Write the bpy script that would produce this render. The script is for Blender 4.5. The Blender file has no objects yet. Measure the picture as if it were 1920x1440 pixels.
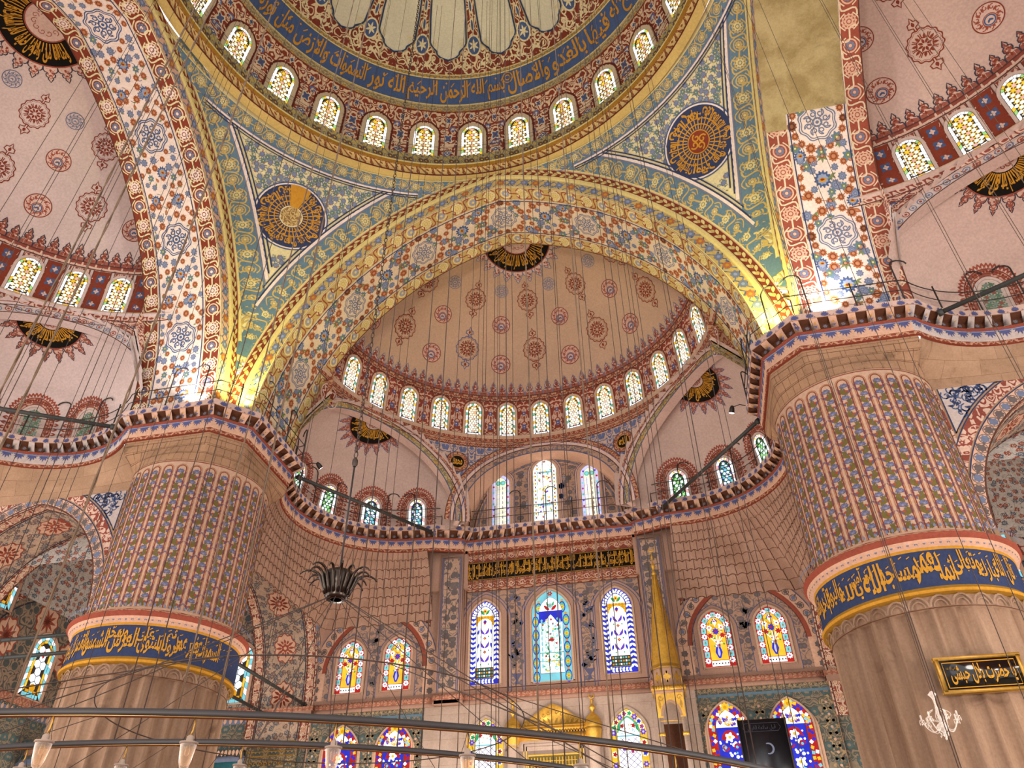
import bpy, math
import numpy as np
from math import pi, sin, cos, tan, radians as rad, hypot, atan2, sqrt, acos
rng = np.random.default_rng(7)
COL = bpy.context.scene.collection

# ------------------------------------------------------------------ materials
def lin(h):
    h = h.lstrip('#'); c = [int(h[i:i+2], 16)/255 for i in (0, 2, 4)]
    return tuple(x/12.92 if x <= .04045 else ((x+.055)/1.055)**2.4 for x in c) + (1.0,)
MATS = {}
class NT:
    def __init__(s, name):
        s.m = bpy.data.materials.new(name); s.m.use_nodes = True
        s.t = s.m.node_tree; s.t.nodes.clear()
        s.out = s.t.nodes.new('ShaderNodeOutputMaterial')
    def n(s, kind, **kw):
        x = s.t.nodes.new('ShaderNode'+kind)
        for k, v in kw.items(): setattr(x, k, v)
        return x
    def l(s, a, b): s.t.links.new(a, b)
    def math(s, op, a, b=None, c=None):
        x = s.n('Math', operation=op)
        for i, v in enumerate((a, b, c)):
            if v is None: continue
            if isinstance(v, (int, float)): x.inputs[i].default_value = v
            else: s.l(v, x.inputs[i])
        return x.outputs[0]
    def mix(s, f, a, b, blend='MIX'):
        x = s.n('Mix', data_type='RGBA', blend_type=blend)
        for i, v in ((0, f), (6, a), (7, b)):
            if isinstance(v, (int, float)): x.inputs[i].default_value = v
            elif isinstance(v, (tuple, list)): x.inputs[i].default_value = v
            else: s.l(v, x.inputs[i])
        return x.outputs[2]
    def pos(s): return s.n('NewGeometry').outputs['Position']
    def uv(s):
        return s.n('UVMap', uv_map='UVMap').outputs[0]
    def noise(s, vec, scale, detail=2.0, rough=.5, dist=0.0, dim='3D'):
        x = s.n('TexNoise', noise_dimensions=dim)
        x.inputs['Scale'].default_value = scale; x.inputs['Detail'].default_value = detail
        x.inputs['Roughness'].default_value = rough; x.inputs['Distortion'].default_value = dist
        s.l(vec, x.inputs['Vector']); return x.outputs[0]
    def rng(s, v, a, b, c, d, smooth=False):
        x = s.n('MapRange'); x.clamp = True
        if smooth: x.interpolation_type = 'SMOOTHSTEP'
        s.l(v, x.inputs[0])
        for i, q in enumerate((a, b, c, d)): x.inputs[i+1].default_value = q
        return x.outputs[0]
    def diffuse(s, col, rough=.9):
        x = s.n('BsdfDiffuse'); x.inputs['Roughness'].default_value = .3
        if isinstance(col, tuple): x.inputs[0].default_value = col
        else: s.l(col, x.inputs[0])
        s.l(x.outputs[0], s.out.inputs[0]); return x
    def weather(s, col, amt=.22, scale=.35, fine=.10):
        p = s.pos()
        a = s.rng(s.noise(p, scale, 4, .6), .3, .7, 1-amt, 1+amt*.6)
        b = s.rng(s.noise(p, 11, 1), .3, .7, 1-fine, 1+fine)
        return s.mix(1.0, col, s.math('MULTIPLY', a, b), 'MULTIPLY')

def paint(key, hx, amt=.16, scale=.4, fine=.08):
    if key in MATS: return key
    t = NT(key); t.diffuse(t.weather(lin(hx), amt, scale, fine)); MATS[key] = t.m; return key

def arab(key, ground, vine, acc=None, scale=3.0, fold=0.0, k=22.0, bias=.1, acc_scale=1.2, acc_r=.2, amt=.16):
    """curling vines on a ground, with small flowers: contour lines of a folded 2D noise"""
    t = NT(key); uv = t.uv()
    sep = t.n('SeparateXYZ'); t.l(uv, sep.inputs[0]); u = sep.outputs[0]; v = sep.outputs[1]
    if fold: u = t.math('PINGPONG', u, fold)
    cb = t.n('CombineXYZ'); t.l(u, cb.inputs[0]); t.l(v, cb.inputs[1])
    n = t.noise(cb.outputs[0], scale, 0.6, .5, .6, '2D')
    w = t.math('SINE', t.math('MULTIPLY', n, k))
    m = t.rng(w, bias-.18, bias+.18, 0, 1)
    col = t.mix(m, lin(ground), lin(vine))
    if acc:
        vo = t.n('TexVoronoi', voronoi_dimensions='2D'); vo.inputs['Scale'].default_value = acc_scale
        vo.inputs['Randomness'].default_value = .7
        t.l(cb.outputs[0], vo.inputs['Vector'])
        d = vo.outputs['Distance']
        col = t.mix(t.math('LESS_THAN', d, acc_r*1.25), col, lin(ground))
        col = t.mix(t.math('LESS_THAN', d, acc_r), col, lin(acc))
        col = t.mix(t.math('LESS_THAN', d, acc_r*.42), col, lin(vine))
    t.diffuse(t.weather(col, amt)); MATS[key] = t.m; return key

def floral(key, ground, cols, scale=2.2, r=.27, vine='#6a7078', vs=2.0, amt=.15):
    """scattered round flower heads in two or three colours joined by thin stems"""
    t = NT(key); uv = t.uv()
    n = t.noise(uv, vs, 0.5, .5, .8, '2D')
    w = t.math('ABSOLUTE', t.math('SINE', t.math('MULTIPLY', n, 17)))
    col = t.mix(t.math('LESS_THAN', w, .16), lin(ground), lin(vine))
    for i, c in enumerate(cols):
        vo = t.n('TexVoronoi', voronoi_dimensions='2D'); vo.inputs['Scale'].default_value = scale*(1+.17*i)
        vo.inputs['Randomness'].default_value = .8
        mp = t.n('Mapping'); mp.inputs['Location'].default_value = (3.7*i, 1.3*i, 0); t.l(uv, mp.inputs[0])
        t.l(mp.outputs[0], vo.inputs['Vector']); d = vo.outputs['Distance']
        # petals: radius wobbles with the fine noise
        wob = t.rng(t.noise(uv, 14, 0, .5, 0, '2D'), .3, .7, .75, 1.25)
        d = t.math('MULTIPLY', d, wob)
        col = t.mix(t.math('LESS_THAN', d, r), col, lin(c))
        col = t.mix(t.math('LESS_THAN', d, r*.45), col, lin(ground))
        col = t.mix(t.math('LESS_THAN', d, r*.28), col, lin(c))
    t.diffuse(t.weather(col, amt)); MATS[key] = t.m; return key

def stone(key, a, b, scale=.8, streak=(1, 1, 1), brick=None, line='#5d4030', stain=.35, stains='#4a3a2c', bump=.0, contrast=(.32,.68)):
    t = NT(key); p = t.pos()
    mp = t.n('Mapping'); mp.inputs['Scale'].default_value = streak; t.l(p, mp.inputs[0])
    n1 = t.noise(mp.outputs[0], scale, 5, .65, .3)
    col = t.mix(t.rng(n1, contrast[0], contrast[1], 0, 1), lin(a), lin(b))
    if stain:
        n2 = t.noise(p, .55, 4, .7, .8)
        col = t.mix(t.rng(n2, .58, .74, 0, stain, True), col, lin(stains))
    if brick:
        br = t.n('TexBrick'); br.inputs['Scale'].default_value = 1.0
        br.inputs['Brick Width'].default_value = brick[0]; br.inputs['Row Height'].default_value = brick[1]
        br.inputs['Mortar Size'].default_value = brick[2]; br.inputs['Mortar Smooth'].default_value = .2
        br.inputs['Color1'].default_value = (1, 1, 1, 1); br.inputs['Color2'].default_value = (.86, .86, .86, 1)
        br.inputs['Mortar'].default_value = (.55, .5, .46, 1)
        t.l(t.uv(), br.inputs['Vector'])
        col = t.mix(1.0, col, br.outputs[0], 'MULTIPLY')
    f = t.rng(t.noise(p, 14, 2, .7), .25, .75, .88, 1.10)
    t.diffuse(t.mix(1.0, col, f, 'MULTIPLY')); MATS[key] = t.m; return key

def metal(key, hx, rough=.45, metallic=.6, spec=.5):
    t = NT(key); b = t.n('BsdfPrincipled')
    c = t.weather(lin(hx), .2, 1.2, .12); t.l(c, b.inputs['Base Color'])
    b.inputs['Metallic'].default_value = metallic; b.inputs['Roughness'].default_value = rough
    t.l(b.outputs[0], t.out.inputs[0]); MATS[key] = t.m; return key

def glow(key, hx, st=1.0):
    t = NT(key); e = t.n('Emission'); e.inputs[1].default_value = st
    # daylight behind the pane is a little uneven
    c = t.mix(1.0, lin(hx), t.rng(t.noise(t.pos(), 2.2, 2), .3, .7, .8, 1.12), 'MULTIPLY')
    t.l(c, e.inputs[0]); t.l(e.outputs[0], t.out.inputs[0])
    t.m.cycles.emission_sampling = 'NONE'; MATS[key] = t.m; return key

def clear(key, tint='#fbf1e2', mixv=.35):
    t = NT(key); tr = t.n('BsdfTransparent'); tr.inputs[0].default_value = lin(tint)
    g = t.n('BsdfPrincipled'); g.inputs['Base Color'].default_value = lin('#f4e8da'); g.inputs['Roughness'].default_value = .08
    lw = t.n('LayerWeight'); lw.inputs[0].default_value = .45
    f = t.math('MINIMUM', t.math('ADD', t.math('MULTIPLY', t.math('POWER', lw.outputs[1], 1.6), .8), mixv), 1.0)
    mx = t.n('MixShader'); t.l(f, mx.inputs[0]); t.l(tr.outputs[0], mx.inputs[1]); t.l(g.outputs[0], mx.inputs[2])
    t.l(mx.outputs[0], t.out.inputs[0]); MATS[key] = t.m; return key

# ------------------------------------------------------------------ 2D shapes
def A_(x): return np.asarray(x, float)
def radial(x, y, X, Y):
    """wide shapes get a centre and an inner ring so that they follow a curved wall"""
    n = len(X); V = np.r_[np.c_[x+X, y+Y], np.c_[x+X*.5, y+Y*.5], [[x, y]]]
    return (V, [[i, (i+1) % n, n+(i+1) % n, n+i] for i in range(n)]+[[n+i, n+(i+1) % n, 2*n] for i in range(n)])
def disc(x, y, r, n=14, ry=None):
    a = np.arange(n)*2*pi/n
    if r > .22: return radial(x, y, r*np.cos(a), (ry or r)*np.sin(a))
    return (np.c_[x+r*np.cos(a), y+(ry or r)*np.sin(a)], [list(range(n))])
def ring(x, y, r0, r1, n=20, k=1.0):
    a = np.arange(n)*2*pi/n; c, s = np.cos(a), np.sin(a)*k
    V = np.r_[np.c_[x+r0*c, y+r0*s], np.c_[x+r1*c, y+r1*s]]
    return (V, [[i, (i+1) % n, n+(i+1) % n, n+i][::-1] for i in range(n)])
def star(x, y, r, amp, lobes, n=48, ph=0.0, ky=1.0, sharp=1.0):
    a = np.arange(n)*2*pi/n; q = np.cos(lobes*(a-ph)); q = np.sign(q)*np.abs(q)**sharp
    R = r*(1+amp*q)
    if r > .22: return radial(x, y, R*np.cos(a), R*np.sin(a)*ky)
    return (np.c_[x+R*np.cos(a), y+R*np.sin(a)*ky], [list(range(n))])
def poly(pts): return (A_(pts), [list(range(len(pts)))])
def stroke(pts, w, closed=False):
    P = A_(pts); n = len(P)
    if closed: T = np.roll(P, -1, 0)-np.roll(P, 1, 0)
    else: T = np.gradient(P, axis=0)
    T = T/np.maximum(np.linalg.norm(T, axis=1, keepdims=True), 1e-9)
    N = np.c_[-T[:, 1], T[:, 0]]; w = np.broadcast_to(np.asarray(w, float), (n,))[:, None]/2
    V = np.r_[P+N*w, P-N*w]; m = n if closed else n-1
    return (V, [[i, n+i, n+(i+1) % n, (i+1) % n] for i in range(m)])
def leaf(x, y, ang, L, W, n=7, bend=0.0):
    t = np.linspace(0, 1, n); w = W*np.sin(pi*t**.8)*.5; by = bend*np.sin(pi*t)
    up = np.c_[t*L, by+w]; dn = np.c_[t*L, by-w][::-1][1:-1]
    P = np.r_[up, dn]; c, s = cos(ang), sin(ang)
    return poly(np.c_[x+P[:, 0]*c-P[:, 1]*s, y+P[:, 0]*s+P[:, 1]*c])
def spiral(x, y, r, a0, turns, n=14, hand=1):
    t = np.linspace(0, 1, n); a = a0+hand*turns*2*pi*t; R = r*(1-.8*t)
    return np.c_[x+R*np.cos(a), y+R*np.sin(a)]
def scurve(p0, p1, bend, n=9):
    p0, p1 = A_(p0), A_(p1); t = np.linspace(0, 1, n)[:, None]; d = p1-p0; N = A_([-d[1], d[0]])
    return p0+d*t+N*bend*np.sin(2*pi*t)
def carc(p0, p1, bend, n=8):
    p0, p1 = A_(p0), A_(p1); t = np.linspace(0, 1, n)[:, None]; d = p1-p0; N = A_([-d[1], d[0]])
    return p0+d*t+N*bend*np.sin(pi*t)

class Pat:
    """flat ornament in metres (u, v, lift), kept as arrays so that motifs repeat cheaply"""
    def __init__(s): s.V = []; s.L = []; s.S = []; s.M = []; s.n = 0
    def add(s, shape, mat, h=.006):
        V, F = shape; V = A_(V)
        s.V.append(np.c_[V, np.full(len(V), h)])
        s.L.append(np.array([i for f in F for i in f], int)+s.n)
        s.S.append(np.array([len(f) for f in F], int)); s.M += [mat]*len(F); s.n += len(V); return s
    def cat(s):
        if not s.V: return np.zeros((0, 3)), np.zeros(0, int), np.zeros(0, int), []
        V = np.concatenate(s.V); L = np.concatenate(s.L); S = np.concatenate(s.S)
        s.V, s.L, s.S = [V], [L], [S]; return V, L, S, s.M
    def put(s, m, places, flip=False):
        """places: rows of x, y, angle, sx, sy"""
        if len(places) == 0: return s
        V, L, S, M = m.cat(); P = np.atleast_2d(A_(places)); k = len(P)
        if k == 0 or len(V) == 0: return s
        c, q = np.cos(P[:, 2]), np.sin(P[:, 2])
        X = V[None, :, 0]*P[:, 3:4]; Y = V[None, :, 1]*P[:, 4:5]
        U = P[:, 0:1]+X*c[:, None]-Y*q[:, None]; W = P[:, 1:2]+X*q[:, None]+Y*c[:, None]
        H = np.broadcast_to(V[None, :, 2], U.shape)
        s.V.append(np.stack([U, W, H], -1).reshape(-1, 3))
        off = s.n+np.arange(k)[:, None]*len(V)
        s.L.append((L[None, :]+off).ravel()); s.S.append(np.tile(S, k)); s.M += list(M)*k
        s.n += len(V)*k; return s
def P1(x, y, a=0.0, sx=1.0, sy=None): return [x, y, a, sx, sx if sy is None else sy]

# ------------------------------------------------------------------ 3D mesh builder
class MB:
    def __init__(s): s.V = []; s.L = []; s.S = []; s.M = []; s.U = []; s.n = 0
    def raw(s, V, L, S, M, UV):
        s.V.append(V); s.L.append(L+s.n); s.S.append(S); s.M += M; s.U.append(UV); s.n += len(V)
    def pat(s, p, f):
        V, L, S, M = p.cat()
        if len(V): s.raw(f(V[:, 0], V[:, 1], V[:, 2]), L, S, list(M), V[L][:, :2])
        return s
    def grid(s, f, us, vs, mat, h=0.0, keep=None, uvo=(0, 0)):
        us, vs = A_(us), A_(vs); U, W = np.meshgrid(us, vs); nu, nv = len(us), len(vs)
        u, w = U.ravel(), W.ravel(); V = f(u, w, np.full(len(u), h))
        i, j = np.meshgrid(np.arange(nu-1), np.arange(nv-1)); a = (j*nu+i).ravel()
        Q = np.c_[a, a+1, a+nu+1, a+nu]
        if keep is not None:
            Cc = V[Q].mean(1); Q = Q[keep(Cc)]
        if callable(mat):
            M = [mat(u[q].mean(), w[q].mean()) for q in Q]
        else: M = [mat]*len(Q)
        L = Q.ravel(); s.raw(V, L, np.full(len(Q), 4), M, np.c_[u, w][L]+np.array(uvo)); return s
    def faces(s, V, F, mat, uv=None):
        V = A_(V); L = np.array([i for f in F for i in f], int)
        S = np.array([len(f) for f in F], int)
        if uv is None:
            uv = np.c_[V[:, 0]+V[:, 1], V[:, 2]]
        s.raw(V, L, S, [mat]*len(F) if isinstance(mat, str) else list(mat), A_(uv)[L]); return s
    def box(s, c, d, mat, rz=0.0, taper=1.0, M3=None):
        x, y, z = A_(d)/2
        V = A_([[-x, -y, -z], [x, -y, -z], [x, y, -z], [-x, y, -z], [-x*taper, -y*taper, z], [x*taper, -y*taper, z], [x*taper, y*taper, z], [-x*taper, y*taper, z]])
        if M3 is not None: V = V@A_(M3).T
        if rz: V = V@np.array([[cos(rz), sin(rz), 0], [-sin(rz), cos(rz), 0], [0, 0, 1]])
        return s.faces(V+A_(c), [[3, 2, 1, 0], [4, 5, 6, 7], [0, 1, 5, 4], [1, 2, 6, 5], [2, 3, 7, 6], [3, 0, 4, 7]], mat)
    def tube(s, pts, r, mat, n=6, closed=False, caps=True):
        P = A_(pts); m = len(P); r = np.broadcast_to(np.asarray(r, float), (m,))
        T = (np.roll(P, -1, 0)-np.roll(P, 1, 0)) if closed else np.gradient(P, axis=0)
        T = T/np.maximum(np.linalg.norm(T, axis=1, keepdims=True), 1e-9)
        ref = A_([0, 0, 1]) if abs(T[0, 2]) < .9 else A_([1, 0, 0])
        N = np.zeros_like(P); v = np.cross(T[0], ref); v /= np.linalg.norm(v); N[0] = v
        for i in range(1, m):
            v = v-T[i]*(v@T[i]); v = v/max(np.linalg.norm(v), 1e-9); N[i] = v
        B = np.cross(T, N); a = np.arange(n)*2*pi/n
        V = (P[:, None, :]+r[:, None, None]*(np.cos(a)[None, :, None]*N[:, None, :]+np.sin(a)[None, :, None]*B[:, None, :])).reshape(-1, 3)
        F = []; k = m if closed else m-1
        for i in range(k):
            j = (i+1) % m
            for q in range(n): F.append([i*n+q, i*n+(q+1) % n, j*n+(q+1) % n, j*n+q])
        if caps and not closed: F += [list(range(n))[::-1], [(m-1)*n+q for q in range(n)]]
        return s.faces(V, F, mat)
    def lathe(s, prof, c, mat, n=24, a0=0.0, a1=2*pi, axis=None):
        pr = A_(prof); m = len(pr); full = abs(a1-a0-2*pi) < 1e-6
        a = a0+(a1-a0)*np.arange(n if full else n+1)/n; k = len(a)
        V = np.stack([np.outer(pr[:, 0], np.cos(a)), np.outer(pr[:, 0], np.sin(a)), np.repeat(pr[:, 1:2], k, 1)], -1).reshape(-1, 3)
        if axis is not None: V = V@A_(axis).T
        V = V+A_(c); F = []; Mm = []
        for i in range(m-1):
            for q in range(k if full else k-1):
                p = (q+1) % k; F.append([i*k+q, i*k+p, (i+1)*k+p, (i+1)*k+q])
                Mm.append(mat if isinstance(mat, str) else mat[i])
        uvv = np.stack([np.tile(a, m)*np.repeat(np.maximum(pr[:, 0], .01), k), np.repeat(pr[:, 1], k)], -1)
        return s.faces(V, F, Mm, uvv)
    def build(s, name, parent=None, smooth=False, loc=None, rz=0.0):
        me = bpy.data.meshes.new(name)
        V = np.concatenate(s.V); L = np.concatenate(s.L); S = np.concatenate(s.S); U = np.concatenate(s.U)
        me.vertices.add(len(V)); me.vertices.foreach_set('co', V.astype(np.float32).ravel())
        me.loops.add(len(L)); me.loops.foreach_set('vertex_index', L.astype(np.int32))
        me.polygons.add(len(S)); st = np.r_[0, np.cumsum(S)[:-1]]
        me.polygons.foreach_set('loop_start', st.astype(np.int32)); me.polygons.foreach_set('loop_total', S.astype(np.int32))
        keys = []; idx = {}
        for k in s.M:
            if k not in idx: idx[k] = len(keys); keys.append(k)
        for k in keys: me.materials.append(MATS[k])
        me.polygons.foreach_set('material_index', np.array([idx[k] for k in s.M], np.int32))
        if smooth: me.polygons.foreach_set('use_smooth', np.ones(len(S), bool))
        me.update(calc_edges=True)
        ul = me.uv_layers.new(name='UVMap'); ul.data.foreach_set('uv', U.astype(np.float32).ravel())
        me.validate()
        o = bpy.data.objects.new(name, me); COL.objects.link(o)
        if parent: o.parent = parent
        if loc is not None: o.location = loc
        if rz: o.rotation_euler = (0, 0, rz)
        return o
def empty(name, loc=(0, 0, 0), rz=0.0):
    o = bpy.data.objects.new(name, None); COL.objects.link(o); o.location = loc; o.rotation_euler = (0, 0, rz)
    o.empty_display_size = .2; return o
def tag(o, label=None, cat=None, group=None, kind=None):
    for k, v in (('label', label), ('category', cat), ('group', group), ('kind', kind)):
        if v: o[k] = v
    return o
def struct(o, label, cat): return tag(o, label, cat, None, 'structure')

# ------------------------------------------------------------------ Arabic lettering (joined forms, laid right to left)
_F = {'ا': ('FE8D', 'FE8E'), 'أ': ('FE83', 'FE84'), 'إ': ('FE87', 'FE88'), 'آ': ('FE81', 'FE82'), 'ب': ('FE8F', 'FE90', 'FE91', 'FE92'), 'ة': ('FE93', 'FE94'),
 'ت': ('FE95', 'FE96', 'FE97', 'FE98'), 'ث': ('FE99', 'FE9A', 'FE9B', 'FE9C'), 'ج': ('FE9D', 'FE9E', 'FE9F', 'FEA0'), 'ح': ('FEA1', 'FEA2', 'FEA3', 'FEA4'),
 'خ': ('FEA5', 'FEA6', 'FEA7', 'FEA8'), 'د': ('FEA9', 'FEAA'), 'ذ': ('FEAB', 'FEAC'), 'ر': ('FEAD', 'FEAE'), 'ز': ('FEAF', 'FEB0'), 'س': ('FEB1', 'FEB2', 'FEB3', 'FEB4'),
 'ش': ('FEB5', 'FEB6', 'FEB7', 'FEB8'), 'ص': ('FEB9', 'FEBA', 'FEBB', 'FEBC'), 'ض': ('FEBD', 'FEBE', 'FEBF', 'FEC0'), 'ط': ('FEC1', 'FEC2', 'FEC3', 'FEC4'),
 'ظ': ('FEC5', 'FEC6', 'FEC7', 'FEC8'), 'ع': ('FEC9', 'FECA', 'FECB', 'FECC'), 'غ': ('FECD', 'FECE', 'FECF', 'FED0'), 'ف': ('FED1', 'FED2', 'FED3', 'FED4'),
 'ق': ('FED5', 'FED6', 'FED7', 'FED8'), 'ك': ('FED9', 'FEDA', 'FEDB', 'FEDC'), 'ل': ('FEDD', 'FEDE', 'FEDF', 'FEE0'), 'م': ('FEE1', 'FEE2', 'FEE3', 'FEE4'),
 'ن': ('FEE5', 'FEE6', 'FEE7', 'FEE8'), 'ه': ('FEE9', 'FEEA', 'FEEB', 'FEEC'), 'و': ('FEED', 'FEEE'), 'ى': ('FEEF', 'FEF0'), 'ي': ('FEF1', 'FEF2', 'FEF3', 'FEF4'), 'ء': ('FE80',)}
def shape_ar(t):
    t = t.replace('لا', '\u0001'); out = []
    two = lambda c: c in _F and len(_F[c]) == 4
    joins = lambda c: c == '\u0001' or (c in _F and len(_F[c]) > 1)
    for i, c in enumerate(t):
        pv = i > 0 and two(t[i-1]); nx = i+1 < len(t) and joins(t[i+1])
        if c == '\u0001': out.append('\uFEFC' if pv else '\uFEFB')
        elif c in _F:
            f = _F[c]
            if len(f) == 1: g = f[0]
            elif len(f) == 2: g = f[1] if pv else f[0]
            else: g = f[3] if pv and nx else f[1] if pv else f[2] if nx else f[0]
            out.append(chr(int(g, 16)))
        else: out.append(c)
    return ''.join(reversed(out))
def text_pat(txt, mat, bold=.012, h=.012, raw=False):
    """lettering as flat shapes, scaled so that the whole line is 1 wide; returns Pat and height/width"""
    cu = bpy.data.curves.new('lettering', 'FONT'); cu.body = txt if raw else shape_ar(txt); cu.size = 1; cu.offset = bold
    cu.resolution_u = 2
    o = bpy.data.objects.new('lettering', cu); COL.objects.link(o)
    dg = bpy.context.evaluated_depsgraph_get(); me = bpy.data.meshes.new_from_object(o.evaluated_get(dg))
    V = np.zeros(len(me.vertices)*3); me.vertices.foreach_get('co', V); V = V.reshape(-1, 3)[:, :2]
    F = [list(p.vertices) for p in me.polygons]
    bpy.data.objects.remove(o); bpy.data.meshes.remove(me); bpy.data.curves.remove(cu)
    lo, hi = V.min(0), V.max(0); w = hi[0]-lo[0]
    V = (V-lo)/w; p = Pat(); p.add((V, F), mat, h)
    return p, (hi[1]-lo[1])/w
def lay_text(p, tp, x0, x1, y0, y1, asp):
    """fit lettering into a box"""
    p.put(tp, [x0, y0, 0, x1-x0, (y1-y0)/asp]); return p
# ------------------------------------------------------------------ palette
paint('cream', '#cdb898'); paint('cream_y', '#cfc294'); paint('cream_w', '#d6c4b4'); paint('cream_p', '#c79f84')
paint('gold_p', '#b79d5e'); paint('gold_l', '#cbb878'); paint('ochre', '#b8842f'); paint('ochre_d', '#8a6426')
paint('redb', '#7b3a2a'); paint('redl', '#8e4a3a'); paint('reddk', '#5e2d24'); paint('rust', '#a2643f'); paint('rustl', '#b47b58')
paint('blue', '#465878'); paint('blue_d', '#363e58'); paint('slate', '#6b7285'); paint('teal', '#5f7682'); paint('slate_l', '#8690a4')
paint('blue_v', '#54587e'); paint('greyfl', '#655b58'); paint('ink', '#3a3a44'); paint('brown', '#5b3a2a'); paint('olive', '#685b30'); paint('green', '#6f7a4e')
paint('black', '#1d1a17'); paint('pink', '#bb9887'); paint('pinkl', '#c4a797'); paint('white_p', '#b9aaa0')
paint('sd_front', '#b29479', .10, .25); paint('sd_left', '#c3b0a7', .10, .25); paint('sd_right', '#bda293', .10, .25)
paint('ex_plain', '#bba294', .12, .25); paint('dome_cream', '#c6c0a2', .10, .3)
paint('line', '#5a3a30'); paint('line_b', '#4c5878'); paint('carn', '#5b5b72'); paint('carn_l', '#7b7a8e'); paint('pier_cream', '#b3937a', .12)
stone('marble', '#745945', '#9c8069', 1.3, (1.8, 1.8, .13), None, stain=.55, stains='#4b3527', contrast=(.3, .7))
stone('pierstone', '#a88465', '#94745a', .8, (1, 1, 1), (.62, .42, .012), stain=.75, stains='#54422f')
stone('tanstone', '#ae8d70', '#9a7c61', .7, (1, 1, 1.6), (1.2, .5, .006), stain=.55, stains='#6b4f30')
stone('pinkstone', '#a98873', '#967560', 1.0, stain=.3, stains='#66483a')
stone('pinkwall', '#a98672', '#9a7a67', .6, stain=.22, stains='#6a4c3c')
stone('palemarble', '#bba594', '#ab9482', .9, (1, 1, .5), (2.2, 1.1, .006), stain=.2, stains='#8a6a5a')
arab('red_arab', '#7c3b2b', '#cdb08c', '#56648a', 2.1, .99, 24, .02, .9, .16)
arab('red_arab_d', '#834032', '#c49e84', None, 2.6, .49, 22, .02)
arab('red_dome', '#74382a', '#cbb58c', None, 1.9, 1.6, 22, .1)
arab('red_fine', '#7f4435', '#b08668', None, 4.5, .3, 20, .15)
arab('red_fine_w', '#83463a', '#c6a792', None, 3.6, .3, 20, .1)
arab('pink_arab', '#8e5547', '#c3a18e', None, 3.4, .29, 20, .25)
arab('goldband', '#6f6f70', '#b9a25c', '#6d4a30', 3.0, .4, 22, -.2, 1.6, .2)
arab('goldblue', '#5f7080', '#bca966', None, 2.7, .45, 20, -.1)
arab('graygold', '#7c6e50', '#a8966a', '#b08438', 5.0, .4, 20, -.1, 1.4, .15)
arab('redgold', '#7d4a2c', '#c0a468', None, 3.2, .4, 20, -.05)
arab('blue_arab', '#5d6684', '#b79a86', None, 2.6, .5, 22, .1)
arab('blue_arab_l', '#b59a88', '#596588', None, 2.8, .5, 22, .2)
arab('grey_arab', '#a5846e', '#756763', '#6a605f', 2.4, .5, 24, .45, 1.5, .2)
arab('grey_arab2', '#a88a74', '#6b625d', '#625c5a', 2.3, .5, 24, .45, 1.5, .2)
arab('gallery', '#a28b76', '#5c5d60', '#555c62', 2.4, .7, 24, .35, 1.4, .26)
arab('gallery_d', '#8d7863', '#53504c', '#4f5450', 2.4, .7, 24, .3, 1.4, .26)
arab('tile', '#52564f', '#837460', '#4c6060', 3.2, .4, 24, .1, 1.5, .22)
arab('tile2', '#6d604c', '#a08a68', '#4f5a58', 3.0, .42, 24, .0, 2.0, .22)
arab('redmould', '#96604c', '#b2836a', None, 4.0, .3, 20, .1)
arab('exred', '#8a5546', '#b98f7c', None, 4.2, .25, 20, .2)
arab('inner_gold', '#8d6a44', '#c2aa6e', None, 5.5, 0, 20, 0.0)
floral('gal_floral', '#ac937c', ['#5b5d60', '#6e5a52'], 2.0, .26, '#5c5a58', 2.6)
floral('gal_white', '#b5ada2', ['#59616a', '#8a4c38'], 1.6, .24, '#5c6068', 2.2)
metal('iron', '#231b17', .6, .0); metal('iron_g', '#2e302b', .6, .0); metal('wire', '#3e2d22', .8, 0); metal('rope', '#5b4632', .9, 0)
metal('chain_m', '#3d3026', .5, .4); metal('gilt', '#cf9f3c', .42, .55); metal('gilt_d', '#a67a28', .45, .45); metal('brass', '#9a7a4a', .35, .7)
metal('plaque_black', '#15120f', .12, .0); metal('screen_black', '#17161c', .35, .0); metal('dark_bronze', '#33281f', .3, .6)
clear('lampglass', '#fbf1e2', .06); clear('crystal', '#ffffff', .33)
paint('lead', '#46403a', .05); paint('plaster', '#bd9f84', .12); paint('plaster_y', '#b9a684', .12); paint('plaster_w', '#bda99c', .12)
for k_, h_, s_ in (('g_white', '#fffdf6', 1.9), ('g_cool', '#f2f8ff', 2.0), ('g_yel', '#ffc93a', 1.15), ('g_amb', '#f0a71e', 1.0), ('g_grn', '#a6dc86', 1.1), ('g_teal', '#69c9a4', 1.05),
                   ('g_pink', '#f3b8b4', 1.15), ('g_red', '#d2322e', .9), ('g_blue', '#3a3fd8', 1.0), ('g_vio', '#7a4fd0', 1.0), ('g_cyan', '#86d3e0', 1.15), ('g_gn2', '#35b46a', .9),
                   ('g_pale', '#e9e4c6', 1.5), ('g_dim', '#9aa392', .55), ('g_dimr', '#b0695a', .55), ('g_dimg', '#7e9a78', .5), ('g_lav', '#c9c4f4', 1.3), ('g_mag', '#c04a8a', 1.0), ('g_lamp', '#fff3d8', 9.0), ('g_bulb', '#ffb347', 9.0)):
    glow(k_, h_, s_)

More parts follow.
